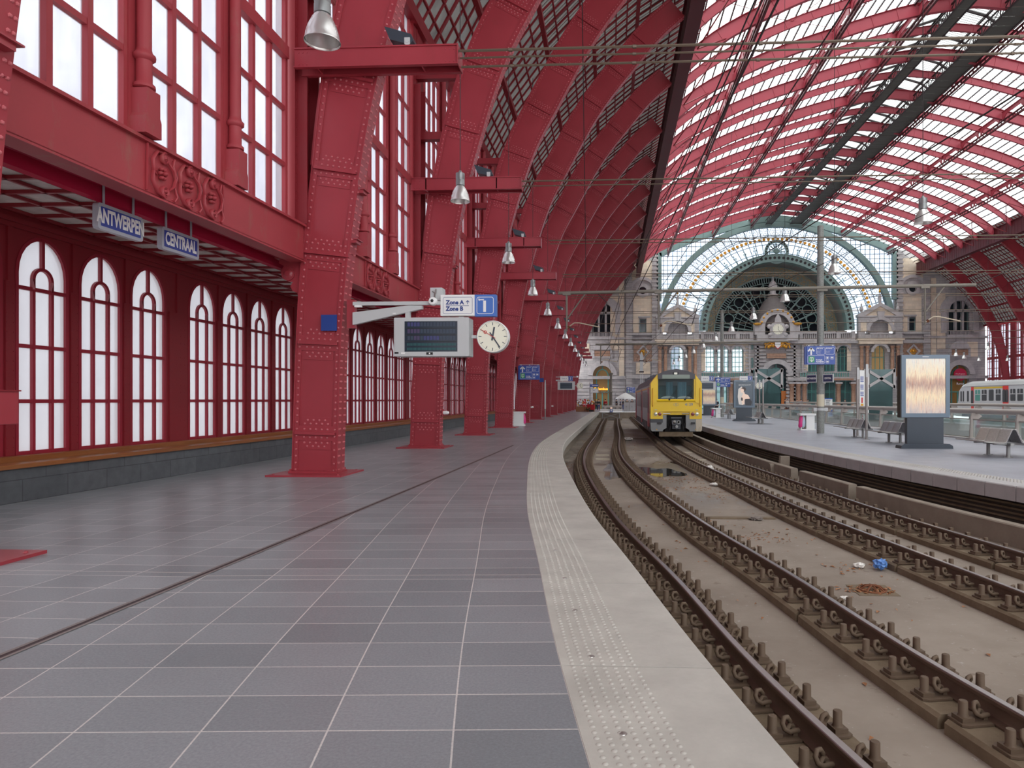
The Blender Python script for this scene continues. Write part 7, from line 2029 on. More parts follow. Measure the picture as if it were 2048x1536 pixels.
# ------------------------------------------------------------------ clock, departure board and zone sign assembly
def display(px_arm, D, xcol, big, tracks, label_at):
    """bracket from the arched rib carrying board, zone sign, clock and camera"""
    k = D/F; X = lambda px: at(px, 800, D).x; Z = lambda py: EYE+(800-py)*k; Y = at(px_arm, 800, D).y
    t = thing('display_bracket', 'grey cantilever bracket bolted to the arched rib %s' % label_at, 'bracket', (X(704), Y, Z(608)))
    rx = lambda px: X(px)-X(704); rz = lambda py: Z(py)-Z(608)
    b = MB(); b.box(0, rx(882.5), -0.05, 0.05, rz(610), rz(603)); b.build('upper_arm', M['grey_light'], t)
    b = MB(); b.prism([(0, rz(624.5)), (0, rz(649)), (rx(706), rz(649)), (rx(845), rz(618)), (rx(845), rz(611.5)), (rx(818), rz(611))], FR, -0.06, 0.06); b.build('lower_arm', M['grey_light'], t)
    b = MB(); b.box(rx(690), rx(706), 0.0, 0.14, rz(655), rz(598)); b.build('wall_plate', M['red'], t)
    MB().box(rx(811), rx(820), -0.05, 0.05, rz(635.5), rz(617)).build('hanger', M['grey_light'], t); MB().box(rx(919), rx(929), -0.05, 0.05, rz(635.5), rz(634.2)).build('hanger', M['grey_light'], t)
    b = MB(); b.box(rx(708), rx(722), -0.07, 0.0, rz(614), rz(610)); b.box(rx(786), rx(792), -0.075, -0.06, rz(629), rz(626)); b.build('junction_plate', M['white'], t)
    # board
    d = thing('hanging_board', 'grey departure board with dark rows of display cells %s' % label_at, 'display board', (X(868), Y, Z(713)))
    rx = lambda px: X(px)-X(868); rz = lambda py: Z(py)-Z(713)
    c = MB(); c.prism(rrect(rx(789.5), rx(940.5), 0, rz(636), 0.02), FR, -0.10, 0.36); c.build('casing', M['grey_light'], d)
    c = MB(); c.prism(rrect(rx(791), rx(939), 0.012, rz(637), 0.015), FR, -0.105, -0.10, holes=[[(rx(811), rz(704)), (rx(917.5), rz(704)), (rx(917.5), rz(643.5)), (rx(811), rz(643.5))]]); c.build('front_frame', M['grey_light'], d)
    MB().box(rx(811), rx(917.5), -0.102, -0.10, rz(704), rz(643.5)).build('screen', M['screen_dark'], d)
    MC = [M['cell_violet'], M['cell_mauve'], M['cell_grey']]
    rnd = random.Random(3)
    for r in range(3):
        zt = rz(645.5+r*13.6); zb = zt-8*k
        for i in range(15):
            x0 = rx(817+i*6.5)
            m = 0 if (r == 0 and i < 4) or (r == 2 and 5 <= i <= 9) else 1 if (r == 1 and i < 4) or (r == 2 and i in (2, 3)) else 2
            MB().box(x0, x0+5*k, -0.104, -0.102, zb, zt).build('display_cell', MC[m], d)
    for r in range(2):
        g = MB(); zt = rz(687+r*9)
        for i in range(36): g.box(rx(816+i*2.75), rx(816+i*2.75)+1.7*k, -0.104, -0.102, zt-5*k, zt)
        g.build('text_row', M['cell_green'], d)
    g = MB(); 
    for r in range(1, 4): g.box(rx(812), rx(917), -0.104, -0.102, rz(657.5+13.3*(r-1))-0.6*k, rz(657.5+13.3*(r-1))+0.6*k)
    g.build('row_dividers', M['black'], d)
    g = MB(); g.box(rx(791), rx(799), -0.107, -0.105, rz(708), rz(704.5)); g.box(rx(855), rx(868), -0.107, -0.105, rz(710), rz(705)); g.build('dark_labels', M['black'], d)
    g = MB(); disc(g, rx(861.5), rz(707.4), 1.6*k, -0.1085, 12); g.box(rx(804), rx(812), -0.107, -0.105, rz(708.5), rz(705)); g.build('pale_labels', M['white'], d)
    # zone sign
    s_ = thing('zone_sign', 'white and blue zone sign, track %s, above the departure board %s' % (tracks, label_at), 'sign', (X(939), Y, Z(633)))
    rx = lambda px: X(px)-X(939); rz = lambda py: Z(py)-Z(633)
    MB().box(rx(883), rx(951.5), -0.08, 0.10, rz(632.5), rz(591)).build('white_panel', M['white'], s_); MB().box(rx(951.5), rx(994.5), -0.08, 0.10, rz(634), rz(591)).build('blue_panel', M['blue_mid'], s_)
    f_ = MB(); frame_line(f_, rx(888), rx(947), rz(629), rz(595.5), 0.04, 0.007, -0.082)
    if big:
        f_.add(text_mb('Zone A', 11.4*k, rx(894), rz(606.5), -0.082, 'LEFT', bold=0.006)); f_.add(text_mb('Zone B', 11.4*k, rx(894), rz(619), -0.082, 'LEFT', bold=0.006)); f_.box(rx(894), rx(940), -0.083, -0.082, rz(613.2), rz(612.2))
        f_.bar((rx(937.5), -0.082, rz(610)), (rx(937.5), -0.082, rz(603)), 0.014, 0.002, up=(0,1,0))
        for s2 in (-1, 1): f_.bar((rx(937.5), -0.082, rz(602.6)), (rx(937.5+s2*3.2), -0.082, rz(606)), 0.014, 0.002, up=(0,1,0))
    else: f_.add(text_mb('Zone A', 11.4*k, rx(900), rz(612), -0.082, 'LEFT', bold=0.003))
    f_.build('lettering', M['blue_ink'], s_)
    f_ = MB(); frame_line(f_, rx(955.5), rx(989.5), rz(629.5), rz(595.5), 0.05, 0.012, -0.082); f_.add(text_mb(tracks, 29*k, rx(971.5), rz(615.5), -0.082, bold=0.015)); f_.add(text_mb('Spoor', 4.6*k, rx(959), rz(600.8), -0.082, 'LEFT', bold=0.003)); f_.build('track_number', M['white'], s_)
    # clock
    c = thing('station_clock', 'round white station clock with red seconds hand %s' % label_at, 'clock', (X(987), Y-0.02, Z(674)))
    r = 32*k
    b = MB(); b.lathe([(r*0.985, 0.10), (r, 0.08), (r, -0.02), (r*0.95, -0.04), (r*0.93, -0.02)], 40, (0, 0, 0), (0,-1,0) if False else (0,1,0)); b.lathe([(r, 0.0), (r*1.0, 0.20)], 40, (0,0,0), (0,1,0)); b.build('case', M['white'], c, smooth=40)
    b = MB(); disc(b, 0, 0, r*0.94, -0.022, 40); b.build('dial', M['cream'], c)
    b = MB()
    for a in range(60):
        an = a*PI/30; big_ = a % 5 == 0
        r0 = r*(0.70 if big_ else 0.84); r1 = r*0.885; w_ = 1.3*k if big_ else 0.45*k
        b.bar((r0*math.sin(an), -0.0245, r0*math.cos(an)), (r1*math.sin(an), -0.0245, r1*math.cos(an)), w_, 0.002, up=(0,1,0))
    b.build('hour_marks', M['charcoal'], c)
    def hand(deg, l0, l1, w_, y): an = math.radians(deg); q_ = MB(); q_.bar((l0*math.sin(an), y, l0*math.cos(an)), (l1*math.sin(an), y, l1*math.cos(an)), w_, 0.003, up=(0,1,0)); return q_
    q_ = hand(10, -8*k, 19*k, 3.4*k, -0.028); q_.add(text_mb('1', 8*k, -1.2*k, 10*k, -0.0285)) if False else None; q_.build('hour_hand', M['charcoal'], c)
    q_ = hand(146, -10*k, 26*k, 2.4*k, -0.032); q_.build('minute_hand', M['charcoal'], c)
    q_ = hand(301, -7*k, 28*k, 0.9*k, -0.036); an = math.radians(301); q2_ = MB(); disc(q2_, 17*k*math.sin(an), 17*k*math.cos(an), 3.2*k, -0.0375, 16, r0=2.1*k); q_.add(q2_); q_.build('seconds_hand', M['red_bright'], c)
    b = MB(); b.box(-r-11*k, -r+0.5*k, 0.02, 0.10, -2.8*k, 3.2*k); b.build('mount', M['grey_light'], c)
    # camera dome and box
    m = thing('dome_camera', 'small white dome camera on the bracket arm %s' % label_at, 'camera', (X(868), Y-0.06, Z(604)))
    b = MB(); b.lathe([(0.0, -0.03), (6*k, -0.02), (8.6*k, 0.0), (8.6*k, 0.05), (7*k, 0.10), (0, 0.115)], 20, (0, 0, 0), (0,-1,0)); b.build('shell', M['white'], m, smooth=50)
    b = MB(); b.ball((0, -0.09, 0.5*k), 3.6*k, 12); b.build('lens_dome', M['black'], m, smooth=60)
    if big:
        m = thing('junction_box', 'pale grey junction box above the dome camera beside the zone sign', 'box', (X(870), Y+0.05, Z(600)))
        b = MB(); b.box(-11*k, 13*k, 0.0, 0.3, 0, 25.5*k); b.build('casing', M['grey_light'], m)
        b = MB(); b.tube([(-1*k, -0.02, 1*k), (-1*k, -0.03, 12*k), (1*k, -0.03, 14*k), (1*k, -0.02, 22*k)], 0.018, 6); b.tube([(-6*k, -0.02, 18*k), (1*k, -0.04, 14*k)], 0.012, 5); b.build('cable', M['brushed'], m, smooth=60)
M['screen_dark'] = flat('display_screen', srgb(40, 54, 66), 0.2); M['cell_violet'] = flat('display_cell_violet', srgb(66, 70, 118), 0.3); M['cell_mauve'] = flat('display_cell_mauve', srgb(78, 68, 100), 0.3); M['cell_grey'] = flat('display_cell_slate', srgb(56, 70, 86), 0.3)
M['cell_green'] = flat('display_row_teal', srgb(38, 96, 96), 0.3); M['blue_ink'] = flat('sign_ink_blue', srgb(40, 64, 132), 0.4)
display(870, 14.95, 0, True, '1', 'by the blue square plate')

def small_display(px0, D, tracks, left, label_at, clk=True):
    """compact distant version: same parts, fewer cells"""
    k = D/F; p = at(px0, 800, D)
    Zz = lambda py: EYE+(800-py)*k
    d = thing('hanging_board', 'small distant grey departure board %s' % label_at, 'display board', (p.x, p.y, Zz(779.5)))
    MB().box(0, 34*k, -0.1, 0.3, 0, 16.5*k).build('casing', M['grey_light'], d)
    MB().box(5*k, 29*k, -0.105, -0.1, 2*k, 14*k).build('screen', M['screen_dark'], d)
    g = MB()
    for r in range(4): g.box(6*k, 28*k, -0.107, -0.105, (3+r*2.9)*k, (4.4+r*2.9)*k)
    g.build('display_cells', M['cell_grey'], d)
    s_ = thing('zone_sign', 'white Zone A sign with blue track number %s, %s' % (tracks, label_at), 'sign', (p.x+5*k, p.y, Zz(762)))
    MB().box(0, 16*k, -0.08, 0.1, 0, 9.5*k).build('white_panel', M['white'], s_); MB().box(16*k, 25*k, -0.08, 0.1, 0, 9.7*k).build('blue_panel', M['blue'], s_)
    f_ = text_mb('Zone A', 3.4*k, 8*k, 4.8*k, -0.082); f_.build('lettering', M['blue_ink'], s_)
    f_ = text_mb(tracks, 6.5*k, 20.5*k, 4.6*k, -0.082, bold=0.01); frame_line(f_, 17*k, 24*k, 1*k, 8.7*k, 0.05, 0.015, -0.082); f_.build('track_number', M['white'], s_)
    b = thing('display_bracket', 'thin grey bracket arm with dome camera %s' % label_at, 'bracket', (p.x, p.y, Zz(754)))
    m = MB(); m.box(-4*k, 40*k, 0.12, 0.18, -0.6*k, 0.8*k); m.box(-4*k, 6*k, 0.12, 0.18, -8*k, -5.5*k); m.build('arm', M['grey_light'], b)
    MB().ball((39*k, 0.1, 0.5*k), 2*k, 8).build('dome_camera', M['white'], b)
    for x in (8, 25): MB().box(x*k, (x+2)*k, 0.10, 0.2, -9*k, 0).build('hanger', M['grey_light'], b)
    if not clk: return
    c = thing('station_clock', 'small round station clock at the end of the bracket %s' % label_at, 'clock', (p.x+44.5*k, p.y, Zz(771.5)))
    m = MB(); m.lathe([(7*k, 0), (7*k, 0.18)], 24, (0,0,0), (0,1,0)); m.build('case', M['white'], c, smooth=40)
    m = MB(); disc(m, 0, 0, 6.5*k, -0.005, 24); m.build('dial', M['cream'], c)
    m = MB()
    for a in range(12): an = a*PI/6; m.bar((5*k*math.sin(an), -0.01, 5*k*math.cos(an)), (6.1*k*math.sin(an), -0.01, 6.1*k*math.cos(an)), 0.5*k, 0.004, up=(0,1,0))
    m.bar((0, -0.012, 0), (0.6*k, -0.012, 3.6*k), 0.9*k, 0.004, up=(0,1,0)); m.bar((0, -0.012, 0), (3*k, -0.012, -4.6*k), 0.6*k, 0.004, up=(0,1,0)); m.build('hands', M['black'], c)
    MB().box(-10.5*k, -7*k, 0.05, 0.12, -0.6*k, 0.6*k).build('mount', M['grey_light'], c)
small_display(1115.5, 63.5, '1', True, 'far along the red ribs')
small_display(1397, 62, '3', True, 'just behind the yellow train', False)
small_display(1474, 62, '3', True, 'over the portrait poster')

# ------------------------------------------------------------------ blue direction signs
def dir_sign(p, w_, h, label, extra=True, pole=None):
    t = thing('direction_sign', label, 'sign', p)
    b = MB(); b.box(-w_/2, w_/2, -0.06, 0.10, 0, h); b.build('panel', M['blue'], t)
    b = MB(); b.box(-w_/2-0.09, -w_/2, -0.02, 0.10, 0, h*0.98); b.build('side_panel', M['blue_side'], t)
    s = w_/1.38; f_ = MB()
    ax, az = -w_*0.34, h*0.52
    f_.bar((ax, -0.062, az), (ax, -0.062, h*0.90), 0.075*s, 0.002, up=(0,1,0))
    for sg in (-1, 1): f_.bar((ax, -0.062, h*0.90), (ax+sg*0.15*s, -0.062, h*0.90-0.16*s), 0.075*s, 0.002, up=(0,1,0))
    frame_line(f_, -w_*0.15, w_*0.14, h*0.55, h*0.93, 0.05*s, 0.012*s, -0.062); frame_line(f_, w_*0.16, w_*0.47, h*0.55, h*0.93, 0.05*s, 0.012*s, -0.062); frame_line(f_, -w_*0.46, w_*0.14, h*0.06, h*0.49, 0.05*s, 0.012*s, -0.062)
    for cx, cz in ((w_*0.23, h*0.36), (w_*0.39, h*0.36), (w_*0.23, h*0.15)): frame_line(f_, cx-0.075*s, cx+0.075*s, cz-0.075*s, cz+0.075*s, 0.02*s, 0.008*s, -0.062)
    disc(f_, w_*0.23, h*0.36, 0.045*s, -0.062, 10); f_.box(w_*0.39-0.05*s, w_*0.39+0.05*s, -0.063, -0.062, h*0.36-0.02*s, h*0.36+0.03*s); f_.box(w_*0.23-0.05*s, w_*0.23+0.05*s, -0.063, -0.062, h*0.15-0.03*s, h*0.15+0.02*s)
    f_.add(text_mb('Alle sporen', 0.062*s, 0-w_*0.135, h*0.87, -0.062, 'LEFT', bold=0.002)); 
    for q_, tx in enumerate(('Toutes voies', 'All tracks', 'Alle Gleise')): f_.add(text_mb(tx, 0.042*s, -w_*0.135, h*(0.745-0.06*q_), -0.062, 'LEFT'))
    f_.add(text_mb('Alle diensten', 0.058*s, w_*0.175, h*0.87, -0.062, 'LEFT', bold=0.002))
    for q_, tx in enumerate(('Tous services', 'All services', 'Alle Dienste')): f_.add(text_mb(tx, 0.042*s, w_*0.175, h*(0.745-0.06*q_), -0.062, 'LEFT'))
    f_.add(text_mb('Koningin', 0.085*s, -w_*0.17, h*0.25, -0.062, 'LEFT', bold=0.003)); f_.add(text_mb('Astridplein', 0.085*s, -w_*0.17, h*0.15, -0.062, 'LEFT', bold=0.003))
    f_.build('lettering', M['white'], t)
    g = MB(); g.prism(rrect(-w_*0.43, -w_*0.22, h*0.11, h*0.44, 0.03*s), FR, -0.063, -0.06); g.build('green_pictogram', M['green'], t)
    g = MB(); cx = -w_*0.325
    frame_line(g, cx-0.085*s, cx+0.085*s, h*0.19, h*0.39, 0.02*s, 0.022*s, -0.0645); g.bar((cx, -0.0645, h*0.36), (cx, -0.0645, h*0.14), 0.022*s, 0.002, up=(0,1,0))
    for sg in (-1, 1): g.bar((cx, -0.0645, h*0.14), (cx+sg*0.05*s, -0.0645, h*0.21), 0.02*s, 0.002, up=(0,1,0))
    g.build('exit_symbol', M['white'], t)
    g = MB()
    for x in (-w_*0.42, 0, w_*0.42): g.box(x-0.04, x+0.04, -0.04, 0.08, h, h+0.05)
    g.box(-w_/2, w_/2, 0.0, 0.05, h+0.05, h+0.07); g.build('top_lugs', M['grey_light'], t)
M['blue_side'] = flat('deep_blue_edge', srgb(36, 66, 140), 0.35)
p = at(1641, 745, 33.1); p.z = EYE+(800-729)*33.1/F; dir_sign(p, 1.36, 0.885, 'blue direction sign with white arrow mounted on the big galvanised mast')
p = at(1059, 800, 47.6); p.z = EYE+(800-759.5)*47.6/F; dir_sign(p, 1.42, 1.0, 'blue direction sign with white arrow on the red ribs beside the kerb')
p = at(1446, 800, 64.8); p.z = EYE+(800-774)*64.8/F; dir_sign(p, 1.36, 0.9, 'small blue direction sign on the second mast behind the train')
p = at(1262, 800, 100); p.z = EYE+(800-785.5)*100/F; dir_sign(p, 1.15, 0.8, 'tiny blue direction sign at the track ends beside the train')

# blue square plates on ribs, small boxes
def plate(n, px0, px1, py0, py1, D, label):
    a, b = at(px0, py1, D), at(px1, py0, D); o = MB().box(0, b.x-a.x, -0.02, 0.0, 0, b.z-a.z).build('blue_plate', M['blue_side'])
    o.location = (a.x, YC(n)-0.01, a.z); tag(o, label, 'plate')
plate(0, 643.5, 675.5, 630, 662, 15.06, 'blank blue square plate on the largest red arched rib')
plate(5, 1078, 1086.5, 756, 764, 57.2, 'small blank blue plate on a distant red arched rib')
for n, z in ((1, 1.20), (4, 1.12), (6, 1.05)):
    x = rib_pt(0.9, 0)[0]+bend(YC(n))+0.062; t = thing('socket_box', 'small white socket box on the flange of the %s arched rib from the clock bracket' % ORD[n], 'box', (x, YC(n)+0.16, z))
    MB().box(0, 0.04, -0.05, 0.09, -0.10, 0.12).build('back_plate', M['red'], t)
    m = MB(); m.lathe([(0.06, 0), (0.065, 0.06), (0.065, 0.16), (0.04, 0.2), (0, 0.205)], 12, (0.04, 0.02, 0), (1,0,0)); m.build('shell', M['white'], t, smooth=40)
p = at(1090.5, 800, 57.0); t = thing('cable_duct', 'narrow pale grey upright duct against a distant red arched rib', 'duct', (p.x, p.y, 0))
MB().prism([(-0.06, 0.9), (0.06, 0.9), (0.06, 2.9), (0.03, 3.3), (-0.03, 3.3), (-0.06, 2.9)], FR, -0.06, 0.06).build('upper_box', M['grey_light'], t); MB().box(-0.04, 0.04, -0.04, 0.04, 0, 0.9).build('lower_pipe', M['steel'], t)
# emergency call box at the very edge
t = thing('call_box', 'red emergency call box with round white information mark on the first rib', 'call box', (-6.02, 6.30, 1.40))
m = MB(); m.prism(rrect(-0.11, 0.135, 0, 0.335, 0.01), FR, -0.06, 0.2); m.build('casing', M['red'], t); m = MB(); m.box(-0.13, 0.15, -0.1, 0.22, 0.325, 0.34); m.build('hood', M['red_deep'], t)
m = MB(); disc(m, 0.105, 0.115, 0.035, -0.062, 16); disc(m, 0.115, 0.19, 0.016, -0.062, 12); m.box(0.05, 0.13, -0.062, -0.061, 0.02, 0.035); m.build('white_marks', M['white'], t)
m = text_mb('i', 0.05, 0.105, 0.115, -0.0635, bold=0.003); m.build('letter', M['black'], t)

# station name plates on the mast
for i, (body, px, D, rz, lab) in enumerate((('CENTRAL', 1648.5, 33.2, -0.45, 'small dark blue CENTRAL name plate turned sideways on the big mast'), ('ANTWERPEN', 1631, 33.6, -0.45, 'small dark blue ANTWERPEN name plate half hidden behind the big mast'))):
    p = at(px, 800, D); z = EYE+(800-765)*D/F
    t = thing('name_plate', lab, 'sign', (p.x+(0.12 if i == 0 else -0.1), p.y+(-0.22 if i == 0 else 0.25), z), -0.95)
    MB().box(-0.30, 0.30, -0.03, 0.03, 0, 0.40).build('casing', M['grey_light'], t); MB().box(-0.26, 0.26, -0.034, -0.03, 0.04, 0.36).build('panel', M['navy'], t)
    text_mb(body, 0.13, 0, 0.2, -0.036, bold=0.004, sx=0.7).build('lettering', M['white'], t)
    MB().box(-0.3, 0.35, -0.02, 0.02, 0.5, 0.54).build('hanger_arm', M['steel'], t)

# ------------------------------------------------------------------ people on the concourse (small in the picture, still whole figures)
def skin_mesh(name, joints, edges, mat, sub_=1):
    me = bpy.data.meshes.new(name); me.from_pydata([j[0] for j in joints], edges, [])
    o = bpy.data.objects.new(name, me); COL.objects.link(o)
    sk_ = o.modifiers.new('skin', 'SKIN'); ss = o.modifiers.new('sub', 'SUBSURF'); ss.levels = sub_; ss.render_levels = sub_
    for v, j in zip(me.skin_vertices[0].data, joints):
        v.radius = j[1] if isinstance(j[1], tuple) else (j[1], j[1])
    me.skin_vertices[0].data[0].use_root = True
    dg = bpy.context.evaluated_depsgraph_get(); m2 = bpy.data.meshes.new_from_object(o.evaluated_get(dg))
    bpy.data.objects.remove(o); bpy.data.meshes.remove(me); m2.materials.clear(); m2.materials.append(mat); m2.name = name; m2.shade_smooth(); return m2
M['skin'] = flat('skin', srgb(206, 160, 136), 0.55); M['hair'] = flat('dark_hair', srgb(52, 40, 34), 0.6)
def cloth(name, rgb): return paint(name, rgb, 0.85, var=0.12)
M['coat_dark'] = cloth('dark_coat', srgb(46, 48, 58)); M['coat_red'] = cloth('red_jacket', srgb(178, 28, 40)); M['coat_blue'] = cloth('blue_grey_coat', srgb(86, 92, 120)); M['coat_green'] = cloth('olive_coat', srgb(92, 88, 74)); M['jeans'] = cloth('blue_jeans', srgb(60, 84, 138)); M['trousers'] = cloth('dark_trousers', srgb(42, 42, 48)); M['coat_white'] = cloth('pale_coat', srgb(190, 186, 180))
BODY = {}
def body_meshes(pose):
    if pose in BODY: return BODY[pose]
    if pose == 'stand':
        J = [((0,0,0.95), (0.15,0.11)), ((0,0,1.18), (0.15,0.11)), ((0,0,1.40), (0.17,0.11)), ((0,0,1.50), (0.06,0.06)), ((0,-0.01,1.58), (0.075,0.09)), ((0,-0.01,1.69), (0.075,0.09)),
             ((0.2,0,1.41), 0.065), ((0.26,0.0,1.14), 0.05), ((0.24,-0.08,0.90), 0.038), ((0.24,-0.11,0.81), 0.035),
             ((-0.2,0,1.41), 0.065), ((-0.26,0.0,1.14), 0.05), ((-0.23,-0.10,0.92), 0.038), ((-0.22,-0.14,0.84), 0.035),
             ((0.1,0,0.86), 0.095), ((0.11,-0.01,0.48), 0.065), ((0.11,0.02,0.09), 0.045), ((0.12,-0.14,0.04), 0.04),
             ((-0.1,0,0.86), 0.095), ((-0.11,0.02,0.48), 0.065), ((-0.12,0.05,0.09), 0.045), ((-0.13,-0.11,0.04), 0.04)]
    else:
        J = [((0,0.05,0.50), (0.16,0.12)), ((0,0.03,0.75), (0.15,0.11)), ((0,0.0,0.97), (0.17,0.11)), ((0,-0.02,1.07), (0.06,0.06)), ((0,-0.04,1.15), (0.075,0.09)), ((0,-0.05,1.26), (0.075,0.09)),
             ((0.2,0,0.97), 0.065), ((0.25,-0.04,0.72), 0.05), ((0.16,-0.28,0.64), 0.038), ((0.12,-0.36,0.63), 0.035),
             ((-0.2,0,0.97), 0.065), ((-0.25,-0.04,0.72), 0.05), ((-0.16,-0.28,0.64), 0.038), ((-0.12,-0.36,0.63), 0.035),
             ((0.1,-0.02,0.50), 0.095), ((0.12,-0.42,0.50), 0.068), ((0.12,-0.42,0.09), 0.045), ((0.12,-0.56,0.04), 0.04),
             ((-0.1,-0.02,0.50), 0.095), ((-0.12,-0.42,0.50), 0.068), ((-0.12,-0.42,0.09), 0.045), ((-0.12,-0.56,0.04), 0.04)]
    E = [(0,1),(1,2),(2,3),(3,4),(4,5),(2,6),(6,7),(7,8),(8,9),(2,10),(10,11),(11,12),(12,13),(0,14),(14,15),(15,16),(16,17),(0,18),(18,19),(19,20),(20,21)]
    body = skin_mesh('body', J, E, M['skin'])
    infl = lambda r, d: tuple(x+d for x in r) if isinstance(r, tuple) else r+d
    ct = [0,1,2,6,7,8,10,11,12]; mp = {v: i for i, v in enumerate(ct)}
    coat = skin_mesh('coat', [(J[v][0], infl(J[v][1], 0.022)) for v in ct], [(mp[a], mp[b]) for a, b in E if a in mp and b in mp], M['coat_dark'])
    lg = [0,14,15,16,18,19,20]; mp = {v: i for i, v in enumerate(lg)}
    legs = skin_mesh('trousers', [(J[v][0], infl(J[v][1], 0.015)) for v in lg], [(mp[a], mp[b]) for a, b in E if a in mp and b in mp], M['trousers'])
    h = MB(); hz = J[5][0]; h.ball((hz[0], hz[1]+0.02, hz[2]+0.005), 0.105, 12, sy=1.08, sz=1.0)
    for i, v in enumerate(h.v):
        if v[1] < hz[1]-0.04 and v[2] < hz[2]+0.05: h.v[i] = (v[0]*0.9, hz[1]-0.03, max(v[2], hz[2]+0.04))
    BODY[pose] = (body, coat, legs, h.mesh('hair', M['hair'], 60)); return BODY[pose]
def person(px, D, label, pose, coat, legs, rz=0.0, group=None, z=0.0, hair='hair'):
    p = at(px, 800, D); t = thing('person', label, 'person', (p.x, p.y, z), rz, group)
    for me_, mt, nm in zip(body_meshes(pose), (M['skin'], M[coat], M[legs], M[hair]), ('body', 'coat', 'trousers', 'hair')):
        o = bpy.data.objects.new(nm, me_); COL.objects.link(o); o.parent = t
        o.material_slots[0].link = 'OBJECT'; o.material_slots[0].material = mt
person(1197.5, 104, 'person in dark jacket and blue jeans standing at the flower stall', 'stand', 'coat_dark', 'jeans', 0.4)
person(1211, 106, 'person in bright red jacket standing before the amber door', 'stand', 'coat_red', 'trousers', 2.6)
person(1193, 108, 'person with fair head standing behind the dark jacketed one at the stall', 'stand', 'coat_green', 'trousers', -0.4, hair='bag_yellow')
person(1241, 109, 'person in blue grey coat by the white parasol, facing another', 'stand', 'coat_blue', 'trousers', 1.5)
person(1246, 109.5, 'person in dark coat facing the blue grey coat by the white parasol', 'stand', 'coat_dark', 'jeans', -1.4)
person(1254, 109, 'person in olive coat standing alone under the white parasol', 'stand', 'coat_green', 'trousers', 0.2)
person(1264, 110, 'person in black coat under the parasol next to the yellow train roof', 'stand', 'coat_dark', 'trousers', 0.5)
person(1233, 111, 'person seen small and dark in the shade of the parasol edge', 'stand', 'coat_dark', 'trousers', 2.0)
person(1433, 80, 'person in dark clothes walking beside the distant advertising box', 'stand', 'coat_dark', 'trousers', 0.1)
person(1570, 112, 'person in dark coat behind the railing near the orange door', 'stand', 'coat_dark', 'trousers', 1.2)
person(1575, 112.5, 'person with pale coat beside the dark coated one near the orange door', 'stand', 'coat_white', 'trousers', 0.2)
person(1594, 111, 'person in dark jacket behind the railing by the marble pillars', 'stand', 'coat_dark', 'jeans', -1.0)
person(1602, 112, 'person in blue grey coat by the small teal doorway', 'stand', 'coat_blue', 'trousers', 2.2)
person(1616, 110, 'person in olive coat leaning past the teal shop windows', 'stand', 'coat_green', 'trousers', 1.4)
person(1690, 108, 'person with dark hair before the last teal shop window', 'stand', 'coat_dark', 'trousers', 0.3)

# ------------------------------------------------------------------ flower stall, parasol, buffer stop, cabinets
p = at(1172, 800, 96); t = thing('market_stall', 'market stall with red cloth and crowded goods at the end of the ribs', 'stall', (p.x, p.y, 0))
MB().box(-1.4, 1.2, -0.5, 0.6, 0.0, 0.75).build('counter', M['wood'], t)
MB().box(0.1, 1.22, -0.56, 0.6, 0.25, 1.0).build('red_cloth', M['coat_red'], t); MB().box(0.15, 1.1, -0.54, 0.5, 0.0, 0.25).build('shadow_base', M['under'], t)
m = MB(); rnd = random.Random(11)
for i in range(90): m.ball((rnd.uniform(-1.35, 1.15), rnd.uniform(-0.45, 0.5), rnd.uniform(0.8, 1.65)), rnd.uniform(0.06, 0.13), 6, rnd.randrange(5))
o = m.build('goods', [M['coat_dark'], M['white'], M['amber'], M['wood'], M['coat_red']], t); o['kind'] = 'stuff'
p = at(1168.5, 800, 94.5); t = thing('red_banner', 'red hanging cloth with white emblem beside the market stall', 'banner', (p.x, p.y, 0))
m = MB(); m.prism([(-0.22, 0.75), (0.16, 0.75), (0.26, 1.75), (-0.05, 1.75)], FR, -0.03, 0.0); m.build('cloth', M['red_bright'], t); m = MB(); disc(m, 0.0, 1.05, 0.1, -0.035, 10); disc(m, 0.05, 1.5, 0.07, -0.035, 10); m.build('emblem', M['white'], t); MB().cyl((0, 0.02, 0), (0, 0.02, 1.8), 0.025, 6).build('pole', M['under'], t)
M['plant'] = paint('plant_green', srgb(66, 84, 46), 0.8, var=0.3)
p = at(1176, 800, 95); t = thing('potted_plants', 'green potted plant low in front of the market stall', 'plant', (p.x, p.y-0.3, 0)); t.name = 'potted_plant'
m = MB()
for i in range(40): a = rnd.random()*6.28; m.bar((0, 0, 0.2), (0.4*math.cos(a), 0.3*math.sin(a), rnd.uniform(0.25, 0.75)), 0.06, 0.01)
m.build('foliage', M['plant'], t); MB().lathe([(0.12, 0), (0.17, 0.25)], 10).build('pot', M['rust'], t)
p = at(1251, 800, 113); t = thing('parasol', 'white parasol tent over people at the track ends', 'parasol', (p.x, p.y, 0))
m = MB(); m.lathe([(1.75, 1.75), (1.7, 1.95), (0.6, 2.6), (0.0, 2.85)], 10); m.build('canopy', M['white'], t); MB().cyl((0,0,0), (0,0,2.8), 0.04, 8).build('pole', M['steel'], t)
